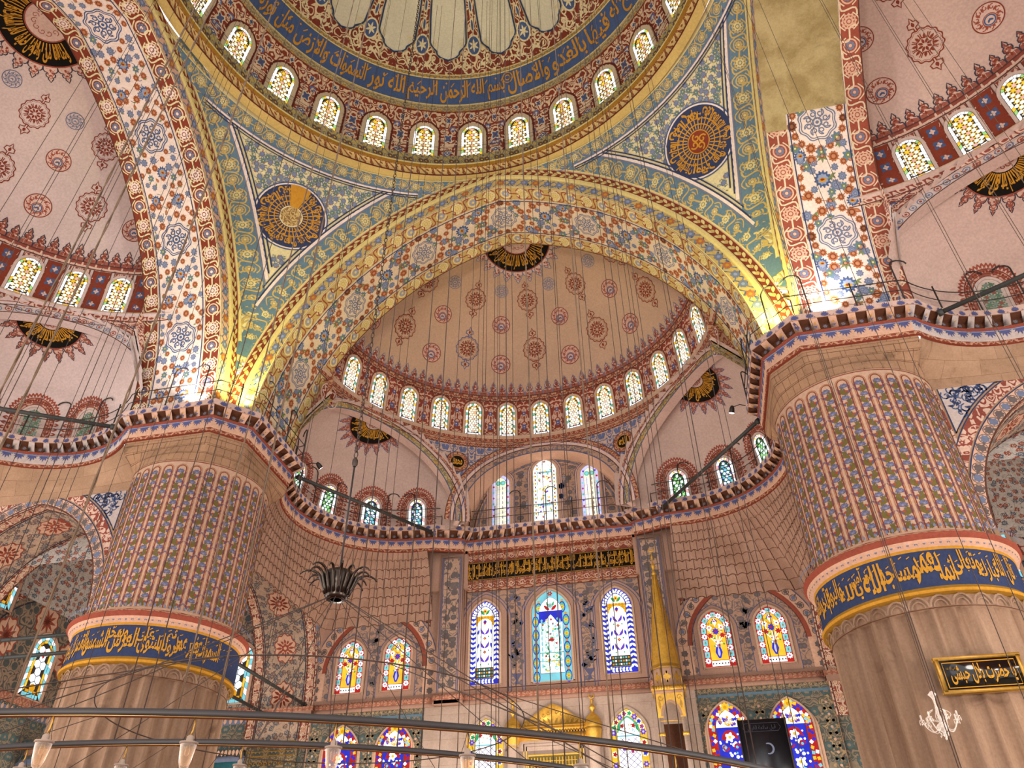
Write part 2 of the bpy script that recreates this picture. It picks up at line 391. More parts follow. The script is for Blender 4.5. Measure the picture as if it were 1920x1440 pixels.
# ------------------------------------------------------------------ repeat motifs
def m_rosette_band(ground, edge, ring_c, fill, leafc, alt, w, per):
    """one period of a border: two rosettes joined by S-leaves, v from 0 to w"""
    p = Pat(); r = min(w*.36, per*.17)
    for i, x in enumerate((per*.25, per*.75)):
        if i == 0:
            p.add(star(x, w/2, r*1.05, .10, 12, 48), ring_c, .006); p.add(disc(x, w/2, r*.80, 18), ground, .008)
            p.add(star(x, w/2, r*.70, .16, 9, 36), fill, .010); p.add(ring(x, w/2, r*.26, r*.38, 12), ground, .012)
        else:
            p.add(disc(x, w/2, r, 20), ring_c, .006); p.add(disc(x, w/2, r*.78, 18), ground, .008)
            for q in range(8):
                a = q*pi/4; p.add(disc(x+cos(a)*r*.46, w/2+sin(a)*r*.46, r*.2, 8), alt, .010)
            p.add(disc(x, w/2, r*.24, 10), fill, .010)
    for x, sg in ((0.0, 1), (per*.5, -1), (per, 1)):
        c = scurve((x-per*.14, w*(.5-.42*sg)), (x+per*.14, w*(.5+.42*sg)), .22)
        if x == 0.0: c = c[c[:, 0] >= -1e-6]
        if x == per: c = c[c[:, 0] <= per+1e-6]
        if len(c) > 2: p.add(stroke(c, w*.085), leafc, .009)
    for x in (per*.25, per*.75):
        for sg in (-1, 1):
            p.add(stroke(carc((x-r*1.15, w*(.5+.2*sg)), (x+r*1.15, w*(.5+.2*sg)), .38*sg), w*.06), leafc, .005)
    return p
def band_fill(p, u0, u1, v0, w, per, motif):
    n = max(1, int(round((u1-u0)/per))); sx = (u1-u0)/n/per
    p.put(motif, [[u0+i*sx*per, v0, 0, sx, 1] for i in range(n)])
def m_flower(kind, r):
    p = Pat()
    if kind == 'rust':
        p.add(star(0, 0, r, .13, 10, 40), 'rust', .006); p.add(ring(0, 0, r*.52, r*.64, 14), 'reddk', .009); p.add(disc(0, 0, r*.34, 10), 'rustl', .010)
    elif kind == 'slate':
        p.add(star(0, 0, r, .16, 8, 40), 'slate', .006); p.add(ring(0, 0, r*.44, r*.56, 12), 'slate_l', .009); p.add(disc(0, 0, r*.2, 8), 'slate_l', .010)
    elif kind == 'teal':
        p.add(star(0, 0, r, .2, 7, 42), 'teal', .006); p.add(star(0, 0, r*.5, .2, 6, 30), 'green', .009); p.add(disc(0, 0, r*.2, 8), 'cream_y', .011)
    elif kind == 'tulip':
        p.add(star(0, 0, r, .17, 13, 52, .2), 'blue', .006); p.add(star(0, 0, r*.66, .12, 9, 36), 'slate_l', .009)
        p.add(leaf(-r*.1, -r*.55, pi/2, r*1.1, r*.62), 'ochre', .011); p.add(leaf(-r*.05, -r*.35, pi/2, r*.6, r*.3), 'redb', .013)
    elif kind == 'bud':
        p.add(leaf(0, -r, pi/2, 2*r, r*1.1), 'rust', .006); p.add(leaf(0, -r*.7, pi/2, r, r*.5), 'rustl', .009)
    elif kind == 'leafs':
        for a in (.3, 1.2, 2.1, 2.9): p.add(leaf(0, 0, a, r*1.5, r*.55), 'green', .006)
    return p
FL = {k: m_flower(k, .185) for k in ('rust', 'slate', 'teal', 'bud', 'leafs')}; FL['tulip'] = m_flower('tulip', .3)
def m_octagon(r, col, base):
    """octagonal medallion with interlace"""
    p = Pat(); p.add(star(0, 0, r*1.02, .055, 8, 64, pi/8, 1, .6), col, .006); p.add(star(0, 0, r*.95, .055, 8, 64, pi/8, 1, .6), base, .008)
    p.add(star(0, 0, r*.90, .05, 8, 64, pi/8, 1, .6), col, .010); p.add(star(0, 0, r*.84, .05, 8, 64, pi/8, 1, .6), base, .012)
    for q in range(8):
        a = q*pi/4+pi/8
        p.add(stroke(spiral(cos(a)*r*.52, sin(a)*r*.52, r*.23, a, 1.1, 12), r*.07), col, .014)
        p.add(stroke(carc((cos(a)*r*.2, sin(a)*r*.2), (cos(a+.8)*r*.74, sin(a+.8)*r*.74), .3, 7), r*.06), col, .015)
    p.add(ring(0, 0, r*.2, r*.28, 14), col, .016); p.add(disc(0, 0, r*.1, 8), col, .016)
    return p
def m_soffit_front():
    """one repeat of the flower chains of the soffit, 4.2 long by 2.3 wide"""
    p = Pat(); L, W = 4.2, 2.3
    def stem(P, c='slate', w=.035): p.add(stroke(P, w), c, .004)
    for cx, kx in ((0.0, 1), (L, -1)):
        p_ = [(cx+kx*.98*cos(t), W/2+.98*sin(t)) for t in np.linspace(-pi/2, pi/2, 9)]
        stem(p_, 'rust', .03)
        p.put(FL['rust'], [P1(x, y, i, .75+.25*(i % 3 == 0)) for i, (x, y) in enumerate(p_)])
    e = [(L/2+.86*cos(t), W/2+.98*sin(t)) for t in np.linspace(0, 2*pi, 15)[:-1]]
    stem(np.array(e+[e[0]]), 'rust', .03)
    p.put(FL['rust'], [P1(x, y, i, .72+.3*(i % 4 == 1)) for i, (x, y) in enumerate(e)])
    p.put(FL['tulip'], [P1(L/2, W/2-.12, 0, 1.0), P1(L*.27, W*.86, .3, .72), P1(L*.73, W*.14, pi, .72)])
    b = []
    for x0, s0 in ((L*.26, 1), (L*.74, -1)):
        c = scurve((x0-.28*s0, .18), (x0+.28*s0, W-.18), .3, 9); stem(c)
        b += [P1(x, y, i, .8 if i % 2 else 1.05) for i, (x, y) in enumerate(c)]
    p.put(FL['slate'], b[::2]); p.put(FL['teal'], b[1::2])
    p.put(FL['slate'], [P1(L/2+.38, W/2+.4, 0, .7), P1(L/2-.38, W/2+.42, 0, .7), P1(L/2-.34, W/2-.5, 0, .7), P1(L/2+.36, W/2-.46, 0, .7), P1(L/2, W/2+.62, 0, .85)])
    p.put(FL['leafs'], [P1(L/2+.1, W/2+.2, 1, .8), P1(L*.3, W*.5, 0, .9), P1(L*.7, W*.5, 2, .9), P1(L*.2, W*.2, 1, .8), P1(L*.8, W*.8, 1, .8)])
    p.put(FL['bud'], [P1(L*.17, W*.9, .5, .8), P1(L*.83, W*.1, 3.6, .8), P1(L*.36, W*.07, 1, .7), P1(L*.64, W*.93, 4, .7)])
    return p
def m_soffit_side(dense=True):
    p = Pat(); L, W = 4.2, 2.3; r2 = np.random.default_rng(3)
    pts = []
    for i in range(900):
        x, y = r2.uniform(.1, L-.1), r2.uniform(.12, W-.12)
        if min(hypot(x, y-W/2), hypot(x-L, y-W/2)) < .82: continue
        if all(hypot(x-a, y-b) > .285 for a, b in pts): pts.append((x, y))
    ks = ['slate', 'rust', 'rust', 'slate', 'teal', 'rust', 'slate', 'bud']
    for k in set(ks):
        q = [P1(x, y, i*1.3, r2.uniform(.55, .85)) for i, (x, y) in enumerate(pts) if ks[(i*7+int(x*5)) % 8] == k]
        if q: p.put(FL[k], q)
    for x, y in pts[::2]:
        a = r2.uniform(0, 6.28); p.add(stroke(carc((x, y), (x+.26*cos(a), y+.26*sin(a)), .3, 5), .025), 'slate', .004)
    for x, y in pts[1::3]: p.add(leaf(x+.1, y+.08, r2.uniform(0, 6.28), .16, .06), 'green', .007)
    p.put(FL['tulip'], [P1(L*.35, W*.5, .4, .8), P1(L*.62, W*.3, 2.5, .75), P1(L*.6, W*.78, 5, .7)])
    return p
SOFF_F = m_soffit_front(); SOFF_S = m_soffit_side()
CRN = [(-.29, 0), (-.29, .2), (-.23, .30), (-.13, .33), (-.19, .43), (-.18, .55), (-.08, .63), (-.11, .70), (-.07, .76), (0, .90), (.07, .76), (.11, .70), (.08, .63), (.18, .55), (.19, .43), (.13, .33), (.23, .30), (.29, .2), (.29, 0)]
def m_crest(fill, out, inner):
    p = Pat(); p.add(poly(CRN), fill, .006); p.add(stroke(CRN, .05), out, .010)
    c = A_(CRN)*[.68, .72]+[0, .05]; p.add(stroke(c[2:-2], .03), inner, .009)
    for s in (-1, 1):
        p.add(stroke(spiral(s*.13, .16, .09, pi/2, .9, 9, s), .03), inner, .009); p.add(leaf(s*.03, .28, pi/2-s*.6, .2, .09), inner, .009)
    p.add(disc(0, .5, .06, 8), inner, .010); p.add(leaf(0, .1, pi/2, .22, .1), inner, .010)
    return p
def m_medal(out, base, inner, alt=None):
    """lobed medallion with a pendant above and below"""
    p = Pat(); alt = alt or out
    p.add(star(0, 0, .60, .045, 14, 84, 0, 1.08, .7), out, .006); p.add(star(0, 0, .555, .045, 14, 84, 0, 1.08, .7), base, .009)
    p.add(star(0, 0, .52, .045, 14, 84, 0, 1.08, .7), inner, .012); p.add(star(0, 0, .505, .045, 14, 84, 0, 1.08, .7), base, .014)
    for q in range(8):
        a = q*pi/4; p.add(leaf(cos(a)*.06, sin(a)*.06, a, .2, .09), inner, .018)
        b = a+pi/8; p.add(leaf(cos(b)*.24, sin(b)*.24, b, .2, .1), inner, .018)
        p.add(stroke(carc((cos(a)*.3, sin(a)*.3), (cos(a+.7)*.45, sin(a+.7)*.45), .35, 6), .035), inner, .019)
        p.add(stroke(carc((cos(a)*.3, sin(a)*.3), (cos(a-.7)*.45, sin(a-.7)*.45), -.35, 6), .035), inner, .019)
    for s in (-1, 1):
        T = A_([(-.04, .62), (-.04, .74), (-.2, .80), (-.17, .95), (-.07, .97), (0, 1.14), (.07, .97), (.17, .95), (.2, .80), (.04, .74), (.04, .62)])*[1, s]
        p.add(poly(T if s < 0 else T[::-1]), base, .006); p.add(stroke(T, .045), alt, .010); p.add(leaf(0, .78*s, pi/2*s, .2, .12), inner, .009)
    return p
def m_roundel(out, base, inner, core, off=-.1):
    p = Pat(); p.add(disc(0, 0, .46, 28), out, .006); p.add(disc(0, 0, .425, 28), base, .009)
    for q in range(10):
        a = q*2*pi/10; p.add(stroke(spiral(cos(a)*.31, sin(a)*.31, .09, a, .9, 9), .032), inner, .013)
        p.add(leaf(cos(a+.3)*.22, sin(a+.3)*.22, a+.3, .16, .07), inner, .013)
    p.add(disc(0, off, .21, 20), inner, .015); p.add(disc(0, off, .18, 20), base, .018); p.add(ring(0, off, .13, .17, 18), core, .021)
    p.add(leaf(-.08, off-.06, .9, .14, .06), core, .021); p.add(leaf(.08, off-.06, 2.2, .14, .06), core, .021); p.add(disc(0, off, .03, 8), core, .021)
    return p
def m_palmette(c, w=.46, h=.36):
    """hanging palmette leaf, tips down"""
    p = Pat()
    for a in (-1.2, -.8, -.4, 0, .4, .8, 1.2):
        p.add(leaf(0, h*.95, -pi/2+a, h*(1.0-.24*abs(a)), w*.19), c, .006+.0005*abs(a))
    p.add(disc(0, h*.9, w*.12, 8), c, .007)
    return p
PALM = m_palmette('blue_v'); PALM_UP = m_palmette('blue_v', .36, .22)
# carnation strip of the painted pier flutes: one repeat 1.0 tall, .36 wide
def m_carnation():
    p = Pat()
    def carn(x, y, r):
        V = [(x, y-r*.6)]
        for t in np.linspace(-.35, pi+.35, 19): V.append((x+r*cos(t)*(1+.13*cos(9*t)), y-r*.1+r*sin(t)*(1+.13*cos(9*t))))
        p.add(poly(V), 'carn', .010); p.add(leaf(x, y-r*.55, pi/2, r*.9, r*.4), 'carn_l', .013)
        for t in (.35, .95, 2.2, 2.8): p.add(stroke([(x, y-r*.4), (x+r*.8*cos(t), y+r*.7*sin(t))], .014), 'carn_l', .012)
    p.add(stroke([(.05*sin(2*pi*t), t) for t in np.linspace(0, 1, 14)], .03), 'carn', .004)
    carn(.03, .90, .125); carn(-.03, .40, .115)
    for x, y, a, L, bd in ((.06, .50, 1.95, .36, .05), (-.06, .0, 1.2, .36, -.05)):
        p.add(leaf(x, y, a, L, .15, 8, bd), 'olive', .007)
        for q in range(5):
            xx, yy = x+cos(a)*L*(.2+.16*q), y+sin(a)*L*(.2+.16*q); p.add(leaf(xx, yy, a+(.7 if q % 2 else -.7), .11, .05), 'olive', .008)
    for x, y, a in ((.08, .60, 1.25), (.12, .66, .9), (-.13, .62, 1.8), (-.10, .10, 1.9), (-.13, .17, 2.3), (.12, .12, 1.4), (.12, .32, 1.2), (-.12, .74, 1.9), (.14, .80, 1.3), (-.14, .28, 1.8), (.0, .68, 1.6), (.02, .18, 1.5)):
        p.add(leaf(x-.04*cos(a), y-.06, a, .2, .07), 'carn', .006)
    p.add(disc(.05, .66, .05, 8), 'redl', .014); p.add(disc(-.06, .16, .04, 8), 'redl', .014)
    return p
CARN = m_carnation()
def m_tulipvine():
    """repeat of the pendentive field, 1.3 x 1.3"""
    p = Pat(); r2 = np.random.default_rng(11); pts = []
    for i in range(600):
        x, y = r2.uniform(0, 1.3), r2.uniform(0, 1.3)
        if all(hypot(((x-a+.65) % 1.3)-.65, ((y-b+.65) % 1.3)-.65) > .27 for a, b in pts): pts.append((x, y))
    k3 = ['slate', 'teal', 'slate', 'slate', 'teal']
    for i, (x, y) in enumerate(pts):
        a = r2.uniform(0, 6.28); p.add(stroke(carc((x, y), (x+.3*cos(a), y+.3*sin(a)), .35, 6), .022), 'teal', .004)
        p.add(leaf(x+.13*cos(a+1), y+.13*sin(a+1), a+1.4, .13, .05), 'green', .005)
        p.add(leaf(x+.13*cos(a+2.6), y+.13*sin(a+2.6), a+2, .13, .045), 'teal', .005)
        p.put(FL[k3[i % 5]], [P1(x, y, i, .72)])
        if i % 3 == 0: p.add(leaf(x+.16*cos(a+3.5), y+.16*sin(a+3.5), a, .11, .06), 'rust', .007)
    return p
TVINE = m_tulipvine()
# ------------------------------------------------------------------ windows
def arch_y(x, w, h, d, pt):
    half = w/2-d; t = np.clip(np.abs(A_(x))/half, 0, 1); spring = h-(w/2)*(1+.45*pt)
    rise = (w/2)*(1+.45*pt)-d
    return spring+rise*((1-pt*.6)*np.sqrt(1-t*t)+pt*.6*(1-t))
def outl(w, h, d, pt=0.0, ns=9, na=16):
    half = w/2-d; spring = h-(w/2)*(1+.45*pt)
    ys = np.linspace(d, spring, ns); L = np.c_[np.full(ns, -half), ys]
    x = -half*np.cos(np.linspace(0, pi, na+1))[1:-1]
    a = np.c_[x, arch_y(x, w, h, d, pt)]
    return np.r_[L, a, np.c_[np.full(ns, half), ys[::-1]]]
def backing(w, h, pt, nc=6):
    """the whole opening as narrow panes, so it can lie on a curved wall"""
    half = w/2; ys = np.r_[np.linspace(0, h-(w/2)*(1+.45*pt), 8), ]; sp = ys[-1]
    ts = np.linspace(0, 1, 9)[1:]; V = []; rows = 0
    tt = np.linspace(-1, 1, nc+1)
    for y in ys: V += [(half*t, y) for t in tt]; rows += 1
    for q in ts:
        xs = half*tt; V += [(x, sp+(float(arch_y(x, w, h, 0, pt))-sp)*q) for x in xs]; rows += 1
    F = [[r*(nc+1)+i, r*(nc+1)+i+1, (r+1)*(nc+1)+i+1, (r+1)*(nc+1)+i] for r in range(rows-1) for i in range(nc)]
    return V, F
def between(w, h, d0, d1, pt, **k):
    a, b = outl(w, h, d0, pt, **k), outl(w, h, d1, pt, **k); n = len(a)
    V = np.r_[a, b]; F = [[i, i+1, n+i+1, n+i] for i in range(n-1)]; return V, F
def inside(x, y, w, h, d, pt): return abs(x) < w/2-d-1e-6 and y > d and y < float(arch_y(x, w, h, d, pt))
def hexa(x, y, r, a0=0.0, n=6, ky=1.0):
    a = a0+np.arange(n)*2*pi/n; return poly(np.c_[x+r*np.cos(a), y+r*np.sin(a)*ky])
def border_cells(p, w, h, d0, d1, pt, cols, ns=9, na=10, h0=.014, gap=.012):
    h0 += .012
    a, b = outl(w, h, d0, pt, ns, na), outl(w, h, d1, pt, ns, na); n = len(a)
    for i in range(n-1):
        q = A_([a[i], a[i+1], b[i+1], b[i]]); c = q.mean(0); L = np.maximum(np.linalg.norm(q-c, axis=1, keepdims=True), 1e-6)
        q = c+(q-c)*np.maximum(1-gap/L, .3)
        p.add(poly(q[::-1]), cols[i % len(cols)], h0)
    m = max(3, int(round((w-2*d1)/((h-d0)/ns)))); xs = np.linspace(-w/2+d1, w/2-d1, m+1)
    for i in range(m):
        p.add(poly([(xs[i]+gap, d0+gap*.5), (xs[i+1]-gap, d0+gap*.5), (xs[i+1]-gap, d1-gap*.5), (xs[i]+gap, d1-gap*.5)]), cols[(i*2+1) % len(cols)], h0)
def hex_fill(p, w, h, d, pt, a, colf, link=None, h0=.026, rk=.40):
    """hexagon cells with small links, clipped to the opening"""
    dx, dy = a*1.0, a*.866; ny = int(h/dy)+2
    for j in range(ny):
        for i in range(-8, 9):
            x = (i+.5*(j % 2))*dx; y = d+.55*a+j*dy
            if inside(abs(x)+a*.22, y+a*.22, w, h, d, pt): p.add(hexa(x, y, a*rk, pi/6), colf(i, j, x, y), h0)
            if link:
                for q in range(3):
                    t = q*pi/3; X, Y = x+cos(t)*dx/2, y+sin(t)*dx/2
                    if inside(abs(X)+a*.1, Y+a*.1, w, h, d, pt):
                        p.add(hexa(X, Y, a*.20, t, 4, 1.0), link(i, j, q, X, Y), h0+.004)
def glass(kind, w, h, pt=0.0):
    p = Pat(); r = np.random.default_rng(hash(kind) % 1000 if False else sum(map(ord, kind)))
    O = outl(w, h, 0, pt)
    if kind in ('star', 'star_dim'):
        p.add(backing(w, h, pt), 'lead', .010)
        border_cells(p, w, h, .015, w*.135, pt, ['g_white', 'g_white', 'g_grn', 'g_yel', 'g_white', 'g_white', 'g_white'])
        hex_fill(p, w, h, w*.15, pt, w*.2, lambda i, j, x, y: 'g_pink' if (i == 0 and j % 4 == 0) or (j % 4 == 2 and abs(x) < w*.12) else 'g_white' if y < h*.62 or (i+j) % 2 else 'g_yel',
                 lambda i, j, q, x, y: 'g_yel' if y > h*.25 or (i+q) % 2 else 'g_pale')
    elif kind == 'star_teal':
        p.add(backing(w, h, pt), 'lead', .010)
        border_cells(p, w, h, .015, w*.15, pt, ['g_cool', 'g_cool', 'g_teal', 'g_cool', 'g_yel'] , 10, 8)
        hex_fill(p, w, h, w*.165, pt, w*.17, lambda i, j, x, y: 'g_pink' if (i == 0 and j % 3 == 0) else 'g_white', lambda i, j, q, x, y: 'g_yel' if y > h*.55 or (i+q+j) % 3 == 0 else 'g_pale')
    elif kind in ('green', 'greenb'):
        p.add(backing(w, h, pt), 'lead', .010)
        border_cells(p, w, h, .015, w*.17, pt, ['g_cool', 'g_cool', 'g_pink', 'g_cool', 'g_cool'], 8, 7)
        for x in (-.16, 0, .16): p.add(hexa(x*w, float(arch_y(x*w, w, h, w*.09, pt)), w*.075, pi/4, 4), 'g_pink' if x == 0 else 'g_yel', .036)
        c1, c2 = ('g_gn2', 'g_grn') if kind == 'green' else ('g_teal', 'g_blue')
        hex_fill(p, w, h, w*.19, pt, w*.2, lambda i, j, x, y: 'g_cool' if (i+j) % 3 else ('g_grn' if kind == 'green' else 'g_cyan'), lambda i, j, q, x, y: c1 if q != 1 else c2)
    elif kind == 'dim':
        p.add(backing(w, h, pt), 'plaster_w', .010)
        hex_fill(p, w, h, w*.12, pt, w*.2, lambda i, j, x, y: ['g_dim', 'g_dimg', 'g_dim', 'g_dimr'][(i*3+j) % 4], lambda i, j, q, x, y: 'g_dimg')
    elif kind == 'clearhex':
        p.add(backing(w, h, pt), 'lead', .010)
        border_cells(p, w, h, .02, w*.14, pt, ['g_cool', 'g_cyan'], 8, 8)
        border_cells(p, w, h, w*.15, w*.24, pt, ['g_yel', 'g_amb', 'g_yel', 'g_cyan'], 5, 6)
        hex_fill(p, w, h, w*.23, pt, w*.26, lambda i, j, x, y: 'g_cool', None, .026, .52)
        p.add(disc(0, h*.16, w*.13, 12), 'g_amb', .03); p.add(leaf(0, h*.62, pi/2, w*.3, w*.12), 'g_red', .03)
    elif kind in ('tymp', 'tympc', 'chev', 'mihrabw', 'vase', 'lower', 'diag'):
        p.add(backing(w, h, pt), 'lead', .010); d = w*.2
        I = lambda q: outl(w, h, q, pt)
        def pane(c, q, hh): p.add(poly(I(q)[::-1]), c, hh)
        def flower(x, y, s, c0, c1, n=6, hh=.03):
            p.add(star(x, y, s, .22, n, 36), c0, hh); p.add(disc(x, y, s*.4, 8), c1, hh+.004)
        ys = np.linspace(d*.5, h-w*.55, 7)
        if kind == 'chev':
            pane('g_blue', .015, .012); 
            a = outl(w, h, d*.5, pt, 14, 14)
            for i in range(len(a)-1):
                t = a[i+1]-a[i]; an = atan2(t[1], t[0]); L = np.linalg.norm(t)
                for s in (-1, 1): p.add(leaf(a[i][0], a[i][1], an+s*.75, L*1.02, d*.36), 'g_cool' if i % 2 else 'g_pale', .016)
            for x in np.arange(-w/2+d, w/2-d*.9, .16):
                for s in (-1, 1): p.add(leaf(x, d*.5, s*.75, .15, d*.34), 'g_cool', .016)
            pane('lead', d-.02, .02); pane('g_white', d, .022)
            yt = h-w*.5; hw = w/2-d
            p.add(poly([(-hw, yt-.55), (hw, yt-.55), (hw, yt-.05), (-hw, yt-.05)]), 'g_amb', .026)
            for x in np.linspace(-hw+.06, hw-.06, 6):
                for y in np.linspace(yt-.5, yt-.1, 5): p.add(hexa(x, y, .032, 0), 'g_yel' if (int(x*50)+int(y*20)) % 2 else 'g_red', .03)
            p.add(poly(np.r_[[(-hw*.98, yt-.6), (hw*.98, yt-.6)], [(hw*.9*cos(t), yt-.6+.42*sin(t)) for t in np.linspace(0, pi, 9)]]), 'g_white', .030)
            for s in (-1, 1): p.add(leaf(s*.02, yt+.02, pi/2-s*.75, .34, .16), 'g_gn2', .03)
            flower(0, yt+.2, .12, 'g_yel', 'g_red'); p.add(leaf(0, yt-.5, pi/2, .28, .14), 'g_red', .034); p.add(leaf(0, yt-.4, pi/2, .12, .2), 'g_blue', .036)
            for y0 in np.linspace(d+.75, yt-1.0, 3):
                for s in (-1, 1):
                    p.add(leaf(0, y0, pi/2-s*.55, .42, .13, 7, -.05*s), 'g_vio', .032); p.add(leaf(s*.3, y0+.28, -pi/2+s*.2, .3, .1), 'g_blue', .032)
                    p.add(stroke(spiral(s*.22, y0+.45, .12, 0, 1, 10, s), .02), 'g_lav', .034); p.add(disc(s*.2, y0-.1, .04, 7), 'g_gn2', .034)
                flower(0, y0+.5, .07, 'g_red', 'g_yel', 4)
            p.add(poly([(-hw, d), (hw, d), (hw, d+.5), (-hw, d+.5)]), 'lead', .033)
            for x in np.linspace(-hw+.08, hw-.08, 7):
                for y in (d+.1, d+.25, d+.4): p.add(hexa(x, y, .055, pi/4, 4), ['g_teal', 'g_white', 'g_red', 'g_amb', 'g_cyan'][int(abs(x)*31+y*17) % 5], .037)
        elif kind in ('tympc', 'mihrabw'):
            pane('g_white' if kind == 'tympc' else 'g_cyan', .015, .012)
            ys = np.arange(d*.55, h-w*.3, d*1.75)
            ed = 'g_cyan' if kind == 'tympc' else 'g_blue'
            for i, y in enumerate(ys):
                for s in (-1, 1):
                    x = s*(w/2-d*.5)
                    if y > arch_y(0, w, h, 0, pt)-w*.5: x = s*(w/2-d*.5)*.78
                    p.add(disc(x, y, d*.44, 12, d*.78), ed, .016); p.add(disc(x, y, d*.34, 12, d*.6), 'g_teal' if kind != 'tympc' else 'g_white', .019)
                    flower(x, y, d*.26, 'g_yel', 'g_red' if kind == 'tympc' else 'g_amb', 6, .022)
                    p.add(hexa(x, y+d*.88, d*.22, pi/4, 4), 'g_red' if kind == 'tympc' else 'g_amb', .02)
            flower(0, h-w*.1, d*.3, 'g_red', 'g_teal', 6, .024)
            pane('lead', d-.02, .026); pane('g_white', d, .028); hw = w/2-d
            yt = h-w*.62
            if kind == 'tympc':
                for y in (yt, h*.28): p.add(poly([(-hw, y-.06), (hw, y-.06), (hw, y+.06), (-hw, y+.06)]), 'g_cyan', .03)
                for i in range(46):
                    x, y = r.uniform(-hw*.85, hw*.85), r.uniform(d+.1, h-w*.45); p.add(star(x, y, .06, .3, 5, 20), ['g_yel', 'g_yel', 'g_teal', 'g_vio', 'g_amb', 'g_red'][i % 6], .034)
                for y in np.linspace(d+.3, yt, 6):
                    for s in (-1, 1): p.add(stroke(spiral(s*hw*.5, y, .16, 0, 1, 10, s), .02), 'lead', .033)
            else:
                p.add(poly([(-hw, yt-.5), (hw, yt-.5), (hw, yt+.1), (-hw, yt+.1)]), 'g_blue', .03)
                p.add(poly([(-hw*.72, d+1.0), (hw*.72, d+1.0), (hw*.72, yt-.7), (hw*.5, yt-.45), (.1, yt-.2), (0, yt-.1), (-.1, yt-.2), (-hw*.5, yt-.45), (-hw*.72, yt-.7)]), 'g_cool', .034)
                for y in (d+.95, d+.55): p.add(stroke([(-hw, y), (hw, y)], .05), 'g_teal', .036)
                for y in np.linspace(d+.2, yt-.6, 9):
                    for s in (-1, 1): p.add(stroke(spiral(s*hw*.42, y, .17, y, 1, 11, s), .028), 'g_teal', .037); p.add(leaf(s*hw*.8, y, pi/2, .3, .09), 'g_cyan', .037)
                for i in range(60):
                    x, y = r.uniform(-hw*.8, hw*.8), r.uniform(d+.1, yt-.3); p.add(star(x, y, .055, .3, 5, 20), ['g_teal', 'g_cyan', 'g_red', 'g_cyan', 'g_yel', 'g_gn2'][i % 6], .038)
                for a in np.linspace(.3, pi-.3, 7): p.add(leaf(0, h*.42, a, .2, .06), 'g_red', .04)
                for s in (-1, 1): p.add(leaf(s*.05, yt+.12, pi/2-s*.8, .4, .17), 'g_red', .036); p.add(leaf(s*.1, yt+.3, pi/2-s*.3, .3, .1), 'g_gn2', .037)
                flower(0, yt+.36, .13, 'g_cyan', 'g_amb', 8, .038)
        elif kind == 'tymp':
            pane('g_lav', .015, .012)
            for i, y in enumerate(np.arange(.12, h-w*.3, .36)):
                for s in (-1, 1): p.add(disc(s*(w/2-d*.5)*(1 if y < h-w*.5 else .8), y, d*.32, 9), ['g_mag', 'g_cyan', 'g_red', 'g_vio', 'g_teal'][i % 5], .018)
            pane('lead', d-.018, .02); pane('g_pale', d, .022); hw = w/2-d
            for s in (-1, 1): p.add(disc(s*hw*.45, h-w*.55, hw*.5, 12), 'g_teal', .026); p.add(disc(s*hw*.45, h-w*.55, hw*.28, 10), 'g_cyan', .029)
            for y in np.arange(.3, h-w*.8, .3): 
                p.add(stroke([(-hw, y), (hw, y+.12)], .03), 'g_lav', .026); p.add(stroke([(-hw*.5, y-.1), (-hw*.5, y+.2)], .025), 'g_vio', .027); p.add(stroke([(hw*.4, y), (hw*.4, y+.2)], .03), 'lead', .027)
        elif kind == 'vase':
            pane('g_red', .015, .012); d = w*.22
            a = outl(w, h, d*.5, pt, 7, 7)
            for i in range(len(a)-1):
                m = (a[i]+a[i+1])/2; t = a[i+1]-a[i]; an = atan2(t[1], t[0]); L = np.linalg.norm(t)
                if i % 2: 
                    c, s = cos(an), sin(an); q = A_([[-L*.46, -d*.36], [L*.46, -d*.36], [L*.46, d*.36], [-L*.46, d*.36]])
                    p.add(poly(np.c_[m[0]+q[:, 0]*c-q[:, 1]*s, m[1]+q[:, 0]*s+q[:, 1]*c]), 'g_cyan', .016); p.add(leaf(m[0]-c*L*.35, m[1]-s*L*.35, an, L*.7, d*.3), 'g_teal', .02); p.add(disc(m[0], m[1], d*.1, 6), 'g_red', .022)
                else: flower(m[0], m[1], d*.38, 'g_white', 'g_mag', 8, .018)
            pane('g_red', d-.02, .02); pane('g_yel', d, .023); hw = w/2-d
            p.add(poly([(-hw, .04), (hw, .04), (hw, d*.9), (-hw, d*.9)]), 'g_white', .026)
            for x in np.linspace(-hw+.05, hw-.05, 6): p.add(hexa(x, d*.5, .04, 0), 'lead', .029)
            p.add(poly([(-.05, d+.08), (.05, d+.08), (.16, d+.35), (.1, d+.6), (.13, d+.7), (-.13, d+.7), (-.1, d+.6), (-.16, d+.35)]), 'g_blue', .03); p.add(leaf(0, d+.15, pi/2, .45, .12), 'g_lav', .034)
            for q, (aa, L) in enumerate(((pi/2, 1.1), (1.1, .9), (2.04, .9), (.8, .6), (2.34, .6))):
                p.add(stroke([(0, d+.7), (cos(aa)*L*.8, d+.7+sin(aa)*L)], .03), 'g_white', .03)
                flower(max(-hw*.7, min(hw*.7, cos(aa)*L*.9)), d+.7+sin(aa)*L, .11, ['g_blue', 'g_white', 'g_white', 'g_red', 'g_red'][q], 'g_red', 6, .034)
            for i in range(30):
                x, y = r.uniform(-hw*.85, hw*.85), r.uniform(d+.6, h-w*.32); p.add(star(x, y, .045, .3, 5, 15), ['g_amb', 'g_white', 'g_amb', 'g_red', 'g_gn2'][i % 5], .032)
            flower(0, h*.62, .14, 'g_blue', 'g_red', 8, .036); p.add(leaf(0, h-w*.5, pi/2, .3, .16), 'g_white', .036)
        elif kind == 'lower':
            pane('g_red', .015, .012); d = w*.2
            cs = ['g_yel', 'g_blue', 'g_cyan', 'g_red', 'g_yel', 'g_cool', 'g_blue']
